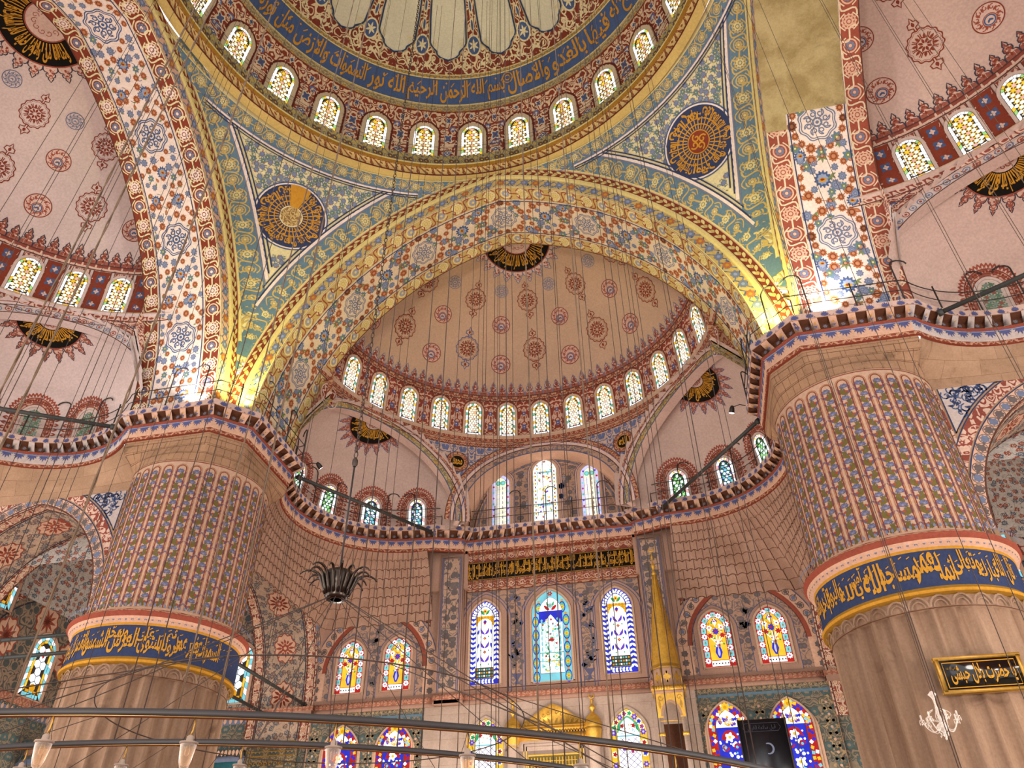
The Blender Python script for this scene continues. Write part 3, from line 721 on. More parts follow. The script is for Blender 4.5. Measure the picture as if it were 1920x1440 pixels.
            a = outl(w, h, d*.5, pt, 16, 16); k = 0
            for i in range(len(a)):
                for s in (-.5, .5):
                    n_ = a[i]-A_([0, h*.5]); n_ /= np.linalg.norm(n_); q = a[i]+n_*s*d*.5
                    p.add(hexa(q[0], q[1], d*.27, pi/4+.3*i, 4), cs[(i*2+(s > 0)*3) % 7], .016)
            flower(0, h-w*.13, d*.55, 'g_yel', 'g_amb', 8, .024)
            pane('lead', d-.02, .02); pane('g_blue', d, .023); hw = w/2-d; yt = h-w*.62
            T = outl(w, h, d, pt); T = T[T[:, 1] > yt]; p.add(poly(T[::-1]), 'g_white', .026)
            for i in range(26):
                x, y = r.uniform(-hw*.8, hw*.8), r.uniform(yt+.05, h-w*.35); p.add(star(x, y, .07, .3, 5, 15), ['g_yel', 'g_vio', 'g_amb', 'g_white', 'g_blue'][i % 5], .03)
            for s in (-1, 1): p.add(leaf(0, yt-.1, -pi/2+s*.75, .55, .2), 'g_red', .027)
            for i in range(60):
                x, y = r.uniform(-hw*.88, hw*.88), r.uniform(d, yt-.2); p.add(disc(x, y, r.uniform(.035, .085), 8), ['g_white', 'g_cyan', 'g_cool', 'g_white', 'g_red'][i % 5], .03+.001*(i % 3))
            for y in np.arange(d+.3, yt-.6, 1.1):
                flower(0, y+.4, .17, 'g_white', 'g_yel', 5, .036)
                for s in (-1, 1): p.add(stroke(spiral(s*.24, y, .15, 0, 1, 10, s), .07), 'g_red', .035); p.add(disc(s*.24, y, .06, 8), 'g_cyan', .036)
        elif kind == 'diag':
            pane('g_yel', .015, .012)
            a = outl(w, h, d*.5, pt, 9, 9)
            for i in range(len(a)):
                if i % 3 == 2: flower(a[i][0], a[i][1], d*.36, 'g_vio', 'g_lav', 6, .018)
                else: p.add(disc(a[i][0], a[i][1], d*.42, 10), 'g_pale', .016); p.add(star(a[i][0], a[i][1], d*.26, .3, 5, 20), ['g_mag', 'g_gn2', 'g_red', 'g_blue'][i % 4], .02)
            pane('lead', d-.02, .022); pane('g_white', d, .024); hw = w/2-d; yt = h-w*.7
            p.add(stroke([(-hw, yt), (hw, yt)], .06), 'g_cyan', .03)
            T = outl(w, h, d+.03, pt); T = T[T[:, 1] > yt]; p.add(stroke(T, .07), 'g_teal', .03)
            for s in (-1, 1): p.add(star(s*.26, yt+.42, .09, .3, 5, 20), 'g_red', .03); p.add(leaf(s*.42, yt+.2, pi/2+s*.1, .4, .14), 'g_gn2', .03)
            for i in range(16): p.add(disc(r.uniform(-.35, .35), yt+r.uniform(.1, .5), .03, 6), ['g_cyan', 'g_teal', 'g_amb'][i % 3], .031)
            for k in range(-14, 20):
                for s in (-1, 1):
                    P_ = [(x, yt-.15-k*.26+s*x*.9) for x in np.linspace(-hw+.02, hw-.02, 12)]
                    P_ = [q for q in P_ if d+.05 < q[1] < yt-.05]
                    if len(P_) > 2: p.add(stroke(P_, .022), 'g_vio' if s > 0 else 'lead', .028)
            for i in range(12): p.add(hexa(r.uniform(-hw*.8, hw*.8), r.uniform(d, yt-.2), .09, pi/4, 4), ['g_lav', 'g_mag', 'g_vio'][i % 3], .03)
    return p
WN = [0]
WPROTO = {}
def window_meshes(key, kind, w, h, pt, f, frame_mat, fw, extra=None):
    """frame and glass meshes for one window type, kept for copies"""
    if key not in WPROTO:
        fr = MB(); q = Pat()
        q.add(between(w, h, -fw, 0.0, pt), frame_mat, .05)
        q.add(poly([(-w/2-fw, -fw*.4), (w/2+fw, -fw*.4), (w/2+fw, 0), (-w/2-fw, 0)]), frame_mat, .05)
        if extra: extra(q)
        fr.pat(q, f)
        for d, h0, h1 in ((0.0, .05, .0), (-fw, .05, -.02)):
            O = outl(w, h, d, pt); n = len(O)
            a = f(O[:, 0], O[:, 1], np.full(n, h0)); b = f(O[:, 0], O[:, 1], np.full(n, h1))
            fr.faces(np.r_[a, b], [[i, i+1, n+i+1, n+i] for i in range(n-1)], frame_mat)
        gl = MB(); gl.pat(glass(kind, w, h, pt), f)
        a = fr.build('window_mesh'); b = gl.build('glass_mesh'); WPROTO[key] = (a.data, b.data)
        bpy.data.objects.remove(a); bpy.data.objects.remove(b)
    return WPROTO[key]
def place_window(key, loc, rz, label, group=None):
    fm, gm = WPROTO[key]; WN[0] += 1
    o = bpy.data.objects.new('window_%d' % WN[0], fm); COL.objects.link(o); o.location = loc; o.rotation_euler = (0, 0, rz)
    g = bpy.data.objects.new('stained_glass', gm); COL.objects.link(g); g.parent = o
    tag(o, label, 'window', group, 'structure'); return o
ORD = ['first', 'second', 'third', 'fourth', 'fifth', 'sixth', 'seventh', 'eighth', 'ninth', 'tenth', 'eleventh', 'twelfth', 'thirteenth', 'fourteenth', 'fifteenth', 'sixteenth']
# ------------------------------------------------------------------ measured setting
ZR, RD = 35.63, 11.75              # dome sill and radius
YA, DK = 11.75, .45                # arch plane, extra offset of the side arches
C0, Z0, RI, RE = 2.85, 19.6, 13.7, 15.15   # two-centred arch: centre offset, springing, intrados, extrados
SC, SZ, SR = 13.73, 25.5, 9.744    # semi-dome
EX, EY, ER = 6.9, 18.45, 5.05      # exedra centre and wall radius
KDIR = {0: 0.0, 1: pi/2, -1: -pi/2}
def kloc(k): return (0, 0, 0) if k == 0 else (-DK*k, 0, 0)
LUM = {0: 'front', 1: 'left', -1: 'right'}
def dome_map(u, v, h):
    a, e = u/RD, v/RD; r = RD-h
    return np.stack([r*np.cos(e)*np.sin(a), r*np.cos(e)*np.cos(a), ZR+r*np.sin(e)], -1)
def semi_map(u, v, h):
    a, e = u/SR, v/SR; r = SR-h
    return np.stack([r*np.cos(e)*np.sin(a), SC+r*np.cos(e)*np.cos(a), SZ+r*np.sin(e)], -1)
THM = acos(C0/RI); LA = RI*THM
def arc_xz(u, ro):
    u = A_(u); s = np.where(u >= 0, 1.0, -1.0); tau = 1-np.abs(u)/LA; th = tau*np.arccos(C0/ro)
    return s*(ro*np.cos(th)-C0), Z0+ro*np.sin(th)
def face_map(u, v, h):
    x, z = arc_xz(u, RI+v); return np.stack([x, np.full_like(x, YA)-h, z], -1)
def soff_map(u, v, h):
    x, z = arc_xz(u, RI-h); return np.stack([x, YA+v, z], -1)
def cyl_map(u, v, h):                # main cylinder under the semi-dome
    a = u/SR; r = SR-h; return np.stack([r*np.sin(a), SC+r*np.cos(a), v], -1)

# ---- main dome
def build_dome():
    m = MB(); full = np.radians(np.arange(-180, 181, 2.5))*RD; vis = np.radians(np.arange(-112, 113, 2))*RD
    E = lambda d: rad(d)*RD
    m.grid(dome_map, full, [E(x) for x in (0, 3, 6, 9, 12, 15, 17.8)], 'red_arab', -.012)
    m.grid(dome_map, full, [E(17.8), E(20.3)], 'graygold', -.012); m.grid(dome_map, full, [E(20.3), E(23), E(26), E(28.2)], 'blue', -.012)
    m.grid(dome_map, full, [E(28.2), E(29.5)], 'graygold', -.012); m.grid(dome_map, full, [E(x) for x in (29.5, 32, 35, 38, 41, 44, 47, 50, 53, 56, 60, 64, 68, 72, 76, 80, 84, 88)], 'dome_cream', -.016)
    p = Pat()
    for d in (17.85, 20.1, 28.25, 29.4):
        p.add(stroke(np.c_[vis, np.full(len(vis), E(d))], .07), 'gold_l' if d > 18 else 'redb', .012)
    # blue knots between the windows and the small diamonds above them
    for i in range(-8, 9):
        u = rad(360/28*i)*RD
        for y, s in ((1.75, 1.0), (3.05, .62)):
            p.add(star(u, y, .24*s, .3, 4, 32, pi/4, 1.4), 'cream', .010); p.add(star(u, y, .17*s, .3, 4, 32, pi/4, 1.4), 'blue', .014); p.add(disc(u, y, .05*s, 8), 'redb', .017)
        p.add(star(u, .62, .26, .3, 4, 40, 0, .62), 'cream', .010); p.add(star(u, .62, .2, .3, 4, 40, 0, .58), 'blue', .014); p.add(disc(u, .62, .06, 8), 'cream', .017)
        w = u+rad(180/28)*RD
        p.add(star(w, 3.32, .13, .25, 4, 24, 0, 1.3), 'cream', .010); p.add(star(w, 3.32, .085, .25, 4, 24, 0, 1.3), 'blue', .014)
        p.add(between(1.75, 3.1, -.1, 0, .2)[0:2] if False else stroke(outl(1.72, 2.98, 0, .25)+[w, 0], .09), 'reddk', .010)
        for s in (-1, 1):
            p.add(stroke(scurve((u+s*.1, .95), (u+s*.42, 1.6), .3), .045), 'cream', .011); p.add(stroke(spiral(u+s*.28, 2.3, .22, 0, 1.2, 12, s), .045), 'cream', .011)
            p.add(stroke(scurve((u+s*.1, 2.7), (u+s*.75, 3.25), .25), .045), 'cream', .011)
    # lobed cream panels: red field with openings, 20 around
    n = 20; pu = 2*pi/n*RD
    ribs = Pat(); lo, hi = E(29.5), E(80)
    def half(v):            # half width of the cream panel, as a share of the spacing
        d = np.degrees(v/RD)
        b = np.interp(d, [33.6, 34.2, 35, 36, 37.2, 38.2, 39.2, 41, 44, 50, 60, 80], [0, .13, .20, .22, .31, .35, .355, .36, .375, .385, .39, .40])
        return b
    vs = np.radians([29.5, 31.5, 33.59, 34.2, 35, 36, 37.2, 38.2, 39.2, 41, 44, 47, 50, 55, 60, 70, 80])*RD
    for i in range(-7, 8):
        uc = (i+.25)*pu
        for s in (-1, 1):
            L = np.c_[uc+s*half(vs)*pu, vs]; R_ = np.c_[np.full(len(vs), uc+s*pu/2), vs]; k = len(vs)
            for c in range(5):
                p.add((np.r_[L+(R_-L)*c/5, L+(R_-L)*(c+1)/5], [[j, j+1, k+j+1, k+j] for j in range(k-1)]), 'red_dome', .02); p.add(stroke(L[2:], .11), 'blue', .03); p.add(stroke(L[2:]+[s*.09, 0], .06), 'cream_y', .03)
        ub = uc+pu/2
        p.add(disc(ub, E(37.4), .5, 20, .62), 'cream_y', .03); p.add(disc(ub, E(37.4), .41, 20, .52), 'blue', .034)
        for a in range(6): p.add(leaf(ub, E(37.4), a*pi/3+.5, .38, .13), 'cream_y', .037)
        for vv in (43, 48, 53): p.add(disc(ub, E(vv), .15, 10, .4), 'cream_y', .03); p.add(disc(ub, E(vv), .09, 10, .3), 'blue', .034)
        for s in (-1, 1):
            for q in range(4):
                p.add(stroke(spiral(ub+s*(.62+.22*(q % 2)), E(32.2+1.9*q), .27, q, 1.2, 14, s), .08), 'cream_y', .03)
                p.add(leaf(ub+s*(.25+.3*q), E(31.0+.5*q), s*1.2+q, .4, .13), 'cream_y', .031)
            p.add(stroke(scurve((ub+s*.1, E(30.3)), (ub+s*1.5, E(31.2)), .18), .08), 'cream_y', .03)
            p.add(stroke(carc((ub, E(41)), (ub+s*.12, E(55)), .06*s, 6), .05), 'cream_y', .03)
    m.pat(p, dome_map)
    d = m.build('ceiling_main_dome'); struct(d, 'main dome seen from below with cream lobed panels over a blue lettered band', 'dome')
    # lettering
    q = Pat()
    words_ = [('بسم الله الرحمن الرحيم الله نور', -15.2, 1.05), ('والاصال', 1.3, 4.1), ('بالغدو', 4.3, 6.6), ('فيها', 6.8, 8.4), ('يسبح له', 8.6, 11.6), ('ويذكر', 11.8, 14.2)]
    seq = [('اسمه', 14.4, 16.4), ('ويذكر فيها', 11.2, 14.3), ('يسبح له', 8.3, 11.0), ('فيها', 6.5, 8.1), ('بالغدو', 3.9, 6.3), ('والاصال', 1.0, 3.7), ('بسم الله', -1.3, .8), ('الرحمن', -3.2, -1.5), ('الرحيم', -5.2, -3.4),
           ('الله نور', -7.6, -5.4), ('السموات', -10.0, -7.8), ('والارض', -12.3, -10.2), ('مثل نوره', -14.8, -12.5), ('كمشكوة', -17.3, -15.0), ('فيها مصباح', -20, -17.6)]
    for t, a, b in seq:
        tp, asp = text_pat(t, 'ochre', .02, .014); lay_text(q, tp, a, b, E(20.75), E(27.7), asp)
    for i in range(-18, 15): 
        x = i*1.05+.3; q.add(star(x, E(26.9-(i % 3)*.9), .06, .35, 4, 20), 'ochre', .014); q.add(stroke([(x+.3, E(25.8)), (x+.5, E(27.0))], .06), 'ochre', .014)
    q.add(ring(1.05, E(26.3), .28, .34, 18), 'ochre', .014); q.add(ring(1.05, E(26.3), .12, .18, 14), 'ochre', .014)
    mm = MB(); mm.pat(q, dome_map); o = mm.build('inscription', d); o['label'] = 'ochre lettering on the blue band of the dome'
    # gallery ring under the windows
    r = MB(); prof = [(RD, 35.66), (11.5, 35.5), (11.32, 35.42), (11.42, 34.78), (11.3, 34.74), (11.3, 34.62), (11.45, 34.58), (11.62, 34.2), (11.55, 34.16), (11.6, 34.12), (12.0, 34.06)]
    r.lathe(prof, (0, 0, 0), ['plaster_y', 'gold_l', 'goldband', 'ochre_d', 'gold_l', 'ochre_d', 'redgold', 'gold_l', 'reddk', 'gold_p'], 120, pi/2-rad(180), pi/2+rad(180))
    o = r.build('trim_1'); struct(o, 'gilded gallery moulding ringing the foot of the main dome', 'moulding')
    # little railing that runs in front of the windows
    w = MB(); aa = np.radians(np.arange(-108, 109, 3))
    for z, rr in ((36.25, .012), (35.95, .010)):
        w.tube(np.c_[11.36*np.sin(aa), 11.36*np.cos(aa), np.full(len(aa), z)], rr, 'wire', 4)
    rl = w.build('gallery_rail'); tag(rl, 'thin wire rail running in front of the dome windows', 'railing')
    for i in range(-17, 18):
        a = rad(360/56*i)
        if i % 2 == 0: continue
        b = MB(); b.tube([(11.36*sin(a), 11.36*cos(a), 35.42), (11.36*sin(a), 11.36*cos(a), 36.3), (11.2*sin(a+.01), 11.2*cos(a+.01), 36.5)], .014, 'wire', 4)
        b.build('post', rl)
    # windows
    window_meshes('dome', 'star', 1.18, 2.62, .12, dome_map, 'plaster_y', .2)
    k = 0
    for i in range(-8, 8):
        a = (i+.5)*360/28
        place_window('dome', (0, 0, 0), -rad(a), 'arched amber glass window of the main dome, %s from the left in its ring' % ORD[k], 'main dome windows'); k += 1

# ---- one great arch (faces the nave) with soffit
def build_arch(k):
    st = {0: ('cream', 'goldA'), 1: ('cream_w', 'redA'), -1: ('cream_w', 'redB')}[k]
    us = np.linspace(-LA, LA, 73)
    m = MB(); pal = {0: dict(fg='cream', rb=('gold_p', 'redl', 'cream_y', 'gold_l', 'redl', 'slate_l')), 1: dict(fg='cream_w', rb=('redb', 'line', 'cream', 'cream_w', 'cream_y', 'slate')), -1: dict(fg='cream_w', rb=('redl', 'line', 'cream_p', 'cream_p', 'cream', 'slate'))}[k]
    # front face: blue-brown vine band, ridge, red and gold leaf
    m.grid(face_map, us, [0, .7], 'cream_p' if k else 'gold_p'); m.grid(face_map, us, [.83, 1.45], 'redb', -.0)
    ridge = [(RI+.66, YA), (RI+.70, YA-.10), (RI+.83, YA-.10), (RI+.87, YA)]
    for i in range(3):
        for uu in (us,):
            x0, z0 = arc_xz(uu, ridge[i][0]); x1, z1 = arc_xz(uu, ridge[i+1][0]); n = len(uu)
            V = np.r_[np.stack([x0, np.full(n, ridge[i][1]), z0], -1), np.stack([x1, np.full(n, ridge[i+1][1]), z1], -1)]
            m.faces(V, [[j, j+1, n+j+1, n+j] for j in range(n-1)], 'gold_l')
    p = Pat(); r2 = np.random.default_rng(4)
    for i, u in enumerate(np.arange(-LA+.3, LA, .62)):
        s = -1 if i % 2 else 1
        p.add(stroke(carc((u-.31, .35-.2*s), (u+.31, .35-.2*s), .3*s, 6), .05), 'slate', .006); p.add(stroke(scurve((u-.31, .35+.2*s), (u+.31, .35+.2*s), .2, 7), .05), 'blue', .005)
        p.add(star(u, .35, .19, .15, 7, 35), 'rust' if i % 3 == 0 else 'slate', .010); p.add(disc(u, .35, .08, 8), 'ochre' if i % 3 == 0 else 'slate_l', .013)
        for q in range(3): p.add(leaf(u+r2.uniform(-.3, .3), r2.uniform(.05, .6), r2.uniform(0, 6), .22, .08), ['slate', 'teal', 'blue'][q], .008)
    for u in np.arange(-LA+.2, LA, .42):
        p.add(leaf(u-.18, .98, .5, .34, .15), 'gold_l', .010); p.add(leaf(u+.02, 1.32, -.5, .34, .15), 'gold_l', .010); p.add(disc(u, 1.14, .09, 8), 'gold_p', .012)
    for v in (.03, .64, .9, 1.41): p.add(stroke(np.c_[us, np.full(len(us), v)], .05), 'gold_l' if v != 1.41 else 'cream_p', .014)
    m.pat(p, face_map)
    # soffit: rosette border, flower field, rosette border
    gb, gl, rc, fi, lf, al = pal['rb']
    m.grid(soff_map, us, [0, .82], gb); m.grid(soff_map, us, [.82, 1.6, 2.4, 3.12], pal['fg']); m.grid(soff_map, us, [3.12, 3.9], gb)
    p = Pat(); per = 1.75
    bm = m_rosette_band(gb, gl, rc, fi, lf, al, .78, per)
    band_fill(p, -LA, LA, .02, .78, per, bm); band_fill(p, -LA, LA, 3.13, .76, per, m_rosette_band(gb, gl, rc, fi, lf, al, .74, per))
    for v, c in ((.8, 'cream'), (.9, 'blue_d'), (3.06, 'blue_d'), (3.15, 'cream'), (.02, 'cream'), (3.88, 'line')): p.add(stroke(np.c_[us, np.full(len(us), v)], .045), c, .016)
    fld = SOFF_F if k != 1 else SOFF_S; oc = m_octagon(.72 if k else .66, 'slate' if k == 0 else 'blue' if k == 1 else 'slate', pal['fg'])
    n = int(LA*2/4.2); L = LA*2/n
    for i in range(n):
        p.put(fld, [[-LA+i*L, .82, 0, L/4.2, 1]])
    for i in range(n+1): p.put(oc, [P1(-LA+i*L, 1.97, 0, 1 if 0 < i < n else 1)])
    if k == -1:   # the painting near this crown is lost to damp
        p2 = Pat(); p2.add(poly([(-7.6, .0), (4, .0), (4, 2.9), (-5.2, 2.9), (-6.2, 2.2), (-6.6, 1.2)]), 'damp', .03)
        m.pat(p2, soff_map) if False else None
    m.pat(p, soff_map)
    if k == -1:
        m.grid(soff_map, np.linspace(-9.4, 9.4, 20), [.0, .8], 'damp', .03); m.grid(soff_map, np.linspace(-8.8, 8.8, 20), [.8, 1.6, 2.4, 3.1], 'damp', .03)
    # plain wall behind the soffit down to the ledge
    # jamb between the soffit and the niche arch, with the end of the arch border
    for sg in (-1, 1):
        x = np.linspace(9.3, 10.66, 12); lo = 23.42-1.12*(x-9.56); hi = Z0+np.sqrt(RI**2-(x+C0)**2)+.12; hi = np.maximum(hi, lo+.01)
        J = lambda u, v, h: np.stack([sg*A_(u), 15.61-np.asarray(h)*np.ones(len(A_(u))), A_(v)], -1)
        m.faces(np.r_[J(x, lo, 0), J(x, hi, 0)], [[j, j+1, 13+j, 12+j] for j in range(11)], 'red_fine' if k == 0 else 'red_fine_w', np.c_[np.r_[x, x], np.r_[lo, hi]])
        p = Pat(); L = np.c_[x, lo]
        for off, w, c in (((.16, .32, 'graygold'), (.36, .05, 'line'), (.47, .18, 'pinkl')) if k == 0 else ((.2, .4, 'white_p'), (.43, .04, 'ink'), (.52, .16, 'sd_left'))): p.add(stroke(L+[0, off*1.3], w*1.3), c, .012)
        m.pat(p, J)
    o = m.build('ceiling_arch_'+LUM[k], loc=kloc(k), rz=KDIR[k])
    struct(o, {0: 'great front arch with rust and blue flower chains on its underside', 1: 'left great arch with white floral underside and red rosette borders', -1: 'right great arch with damp-stained patch above its flower chains'}[k], 'arch')

# ---- semi-dome
def vpanel(u, y0, y1, h0, h1, n=8):
    y = np.linspace(y0, y1, n); h = np.linspace(h0, h1, n)
    return np.r_[np.c_[u-h, y], np.c_[u+h, y]], [[i, n+i, n+i+1, i+1] for i in range(n-1)]
def build_semi(k):
    m = MB(); E = lambda d: rad(d)*SR
    plain = {0: 'sd_front', 1: 'sd_left', -1: 'sd_right'}[k]
    us = np.radians(np.arange(-86, 87, 2))*SR
    m.grid(semi_map, us, [E(x) for x in range(16, 89, 3)], plain, -.014)
    m.grid(semi_map, us, [E(x) for x in (0, 3.4, 6.8, 10.2, 13.6)], 'red_arab_d' if k == 0 else plain, -.014); m.grid(semi_map, us, [E(13.6), E(16)], 'red_fine' if k == 0 else 'red_fine_w', -.010)
    # spring moulding
    p = Pat(); W = 11.64
    lc = 'line'
    for d in (13.6, 15.4): p.add(stroke(np.c_[us, np.full(len(us), E(d))], .05), lc, .012)
    cr = m_crest('pink_arab', 'ink' if k else 'slate', 'redb'); nper = W/3.5*SR*pi/180
    cr2 = m_crest('pink_arab', 'ink' if k else 'slate', 'redl')
    p.put(cr, [[rad(W/3.5*(i))*SR, E(15.4), 0, .95, .98 if i % 2 else .86] for i in range(-26, 27)])
    for j in range(-7, 8):
        if k == 0:
            u = rad(W*(j+.5))*SR
            for y, s in ((.62, 1), (1.5, .8)):
                p.add(star(u, y, .13*s, .3, 4, 24, pi/4, 1.3), 'blue_v', .012); p.add(disc(u, y, .045, 6), 'pinkl', .015)
            for s in (-1, 1):
                p.add(stroke(spiral(u+s*.2, 1.05, .16, 0, 1.1, 10, s), .04), 'pinkl', .010); p.add(stroke(spiral(u+s*.5, 2.12, .16, 1, 1.1, 10, s), .045), 'redb', .010)
            p.add(stroke(outl(1.24, 2.34, 0, .1)+[rad(W*j)*SR, 0], .05), 'redb', .012)
        else:
            u = rad(W*(j+.5))*SR; hw = .42
            p.add(vpanel(u, .05, 2.26, hw, hw*.94), 'redb', .008)
            for y in (.42, 1.14, 1.86):
                p.add(star(u, y, .27, .18, 4, 32, pi/4, 1.25), 'pinkl', .012); p.add(star(u, y, .2, .16, 4, 32, pi/4, 1.2), 'blue', .016); p.add(star(u, y, .09, .3, 4, 20, 0, 1.2), 'pinkl', .019)
                for s in (-1, 1):
                    p.add(stroke(scurve((u+s*.36, y-.34), (u+s*.1, y+.34), .25), .06), 'pinkl', .011); p.add(leaf(u+s*.22, y+.36, pi/2+s*.7, .26, .1), 'pinkl', .012)
            for s in (-1, 1): p.add(stroke(np.c_[np.linspace(u+s*hw, u+s*hw*.94, 9), np.linspace(0, 2.28, 9)], .03), 'line', .016); p.add(stroke(np.c_[np.full(9, u+s*(hw+.13)), np.linspace(0, 2.28, 9)], .03), 'line', .014)
            w0 = rad(W*j)*SR
            p.add(poly([(w0-.42, 1.98), (w0+.42, 1.98), (w0+.42, 2.26), (w0-.42, 2.26)]), 'red_fine_w', .007)
    m.pat(p, semi_map)
    p = Pat()
    md = m_medal('redb', plain, 'redb'); mdb = m_medal('blue_v', plain, 'redb'); ro = m_roundel('redb', 'pink' if k == 0 else 'pinkl', 'redl', 'blue'); rb = m_roundel('slate' if k == 0 else 'blue', plain, 'slate', 'slate', 0)
    f = 1.0
    def at(lst, az, el, sc, rot=0.0): lst.append([rad(az)*SR, E(el), rot, sc/cos(rad(el)), sc])
    A1, A2, A3, A4, A5, A6 = [], [], [], [], [], []
    for j in range(-3, 4):
        az = 28*j
        if k == 0 and j == -1: at(A6, az, 31.8, 1.12)
        else: at(A1, az, 31.8, 1.12)
        at(A1, az, 49.3, 1.0)
    for j in range(-3, 3):
        az = 28*(j+.5); at(A2, az, 27.2, 1.25); at(A2, az, 41.2, 1.15); at(A3, az, 53.0, .85)
    p.put(md, A1); p.put(mdb, A6); p.put(ro, A2); p.put(rb, A3)
    m.pat(p, semi_map)
    # lettered crown medallion, a disc about the point where the arch cuts the shell
    c = rad({0: 71.0, 1: 70, -1: 70}[k]); e0 = c
    tx = A_([1, 0, 0]); nrm = A_([0, cos(e0), sin(e0)]); ty = A_([0, -sin(e0), cos(e0)])
    def crown(u, v, h):
        P = np.outer(u, tx)+np.outer(v, ty)+nrm*SR; P = P/np.linalg.norm(P, axis=1, keepdims=True)*(SR-np.asarray(h)[:, None]); return P+A_([0, SC, SZ])
    p = Pat(); R0 = 1.95; rr = np.linspace(0, R0, 5)
    for i in range(4): p.add(ring(0, 0, max(rr[i], .01), rr[i+1], 40), 'black', .02)
    for i in range(2): p.add(ring(0, 0, max(.42*i, .01), .42*(i+1), 30), 'pinkl' if True else '', .03)
    p.add(ring(0, 0, .84, .9, 30), 'redl', .034); p.add(ring(0, 0, R0, R0+.06, 48), 'redl', .03)
    for q in range(12): p.add(stroke(spiral(.5*cos(q*pi/6), .5*sin(q*pi/6), .15, q, 1, 9), .03), 'redl', .036)
    for q in range(22):
        a = -pi/2+(q-10.5)*2*pi/22; cc = m_crest('pinkl', 'slate' if k == 0 else 'ink', 'redl')
        p.put(cc, [[(R0+.05)*cos(a), (R0+.05)*sin(a), a-pi/2, 1.0, .80]])
    crown_letters(p, ('قل هو الله', 'فاطر السموات', 'والارض حنيفا', 'وما انا من'), .95, R0-.1, 'ochre')
    mm = MB(); mm.pat(p, crown)
    o = m.build('ceiling_semi_dome_'+LUM[k], loc=kloc(k), rz=KDIR[k])
    struct(o, {0: 'front semi-dome, tan shell dotted with red medallions above thirteen windows', 1: 'left semi-dome, pale pink shell with red and blue medallions', -1: 'right semi-dome, pinkish shell with red medallions beside the damp-stained arch'}[k], 'semi-dome')
    c2 = mm.build('lettered_medallion', o); c2['label'] = 'black medallion with gold lettering at the crown'
    # moulding below the windows
    r = MB(); prof = [(SR, SZ+.04), (SR-.12, SZ), (SR-.16, SZ-.12), (SR-.05, SZ-.2), (SR-.02, SZ-.42), (SR, SZ-.45)]
    r.lathe(prof, (0, SC, 0), [plain, 'plaster', plain, 'red_fine' if k == 0 else 'red_fine_w', 'line'], 60, rad(2), rad(178))
    r.build('moulding', o)
    # windows
    key = 'semi%d' % k
    if k == 0: window_meshes(key, 'star_teal', .94, 2.1, .05, semi_map, 'plaster', .13)
    else: window_meshes(key, 'star', 1.0, 2.06, .02, semi_map, 'plaster_w', .12)
    rng_j = range(-6, 7) if k == 0 else [j*k for j in range(3, 7)][::-1]
    cx, cy, cz = kloc(k); R_ = np.array([[cos(KDIR[k]), -sin(KDIR[k])], [sin(KDIR[k]), cos(KDIR[k])]])
    # mesh is built about the world origin in the side's own frame: turn it about the semi-dome axis
    n = 0
    for j in rng_j:
        a = -rad(W*j); ax = A_([0, SC]); q = R_@(ax-np.array([[cos(a), -sin(a)], [sin(a), cos(a)]])@ax)
        lab = {0: 'arched pale glass window at the foot of the front semi-dome, %s from the left', 1: 'arched amber window of the left semi-dome, %s from the great arch', -1: 'arched amber window of the right semi-dome, %s from the great arch'}[k] % ORD[n]
        place_window(key, (cx+q[0], cy+q[1], 0), KDIR[k]+a, lab, 'windows of the %s semi-dome' % LUM[k]); n += 1
def crown_letters(p, words_, r0, r1, mat):
    """words set around a ring, feet outward so they read from below"""
    n = len(words_); 
    for i, t in enumerate(words_):
        tp, asp = text_pat(t, mat, .02, .034); V, L, S, M = tp.cat()
        a0 = -pi+pi*(i/n)+.06; a1 = -pi+pi*((i+1)/n)-.06
        a0, a1 = (-pi+pi*i/n+.04), (-pi+pi*(i+1)/n-.04)
        hh = V[:, 1]/asp; rr = r1-(r1-r0)*hh; aa = a0+(a1-a0)*V[:, 0]
        p.V.append(np.c_[rr*np.cos(aa), rr*np.sin(aa), V[:, 2]]); p.L.append(L+p.n); p.S.append(S); p.M += M; p.n += len(V)
    for q in range(26):
        a = -pi+pi*(q+.5)/26; p.add(stroke([(cos(a)*r0, sin(a)*r0), (cos(a)*(r0+(r1-r0)*(.55+.2*sin(q*2.3))), sin(a)*(r0+(r1-r0)*(.55+.2*sin(q*2.3))))], .045), mat, .036)
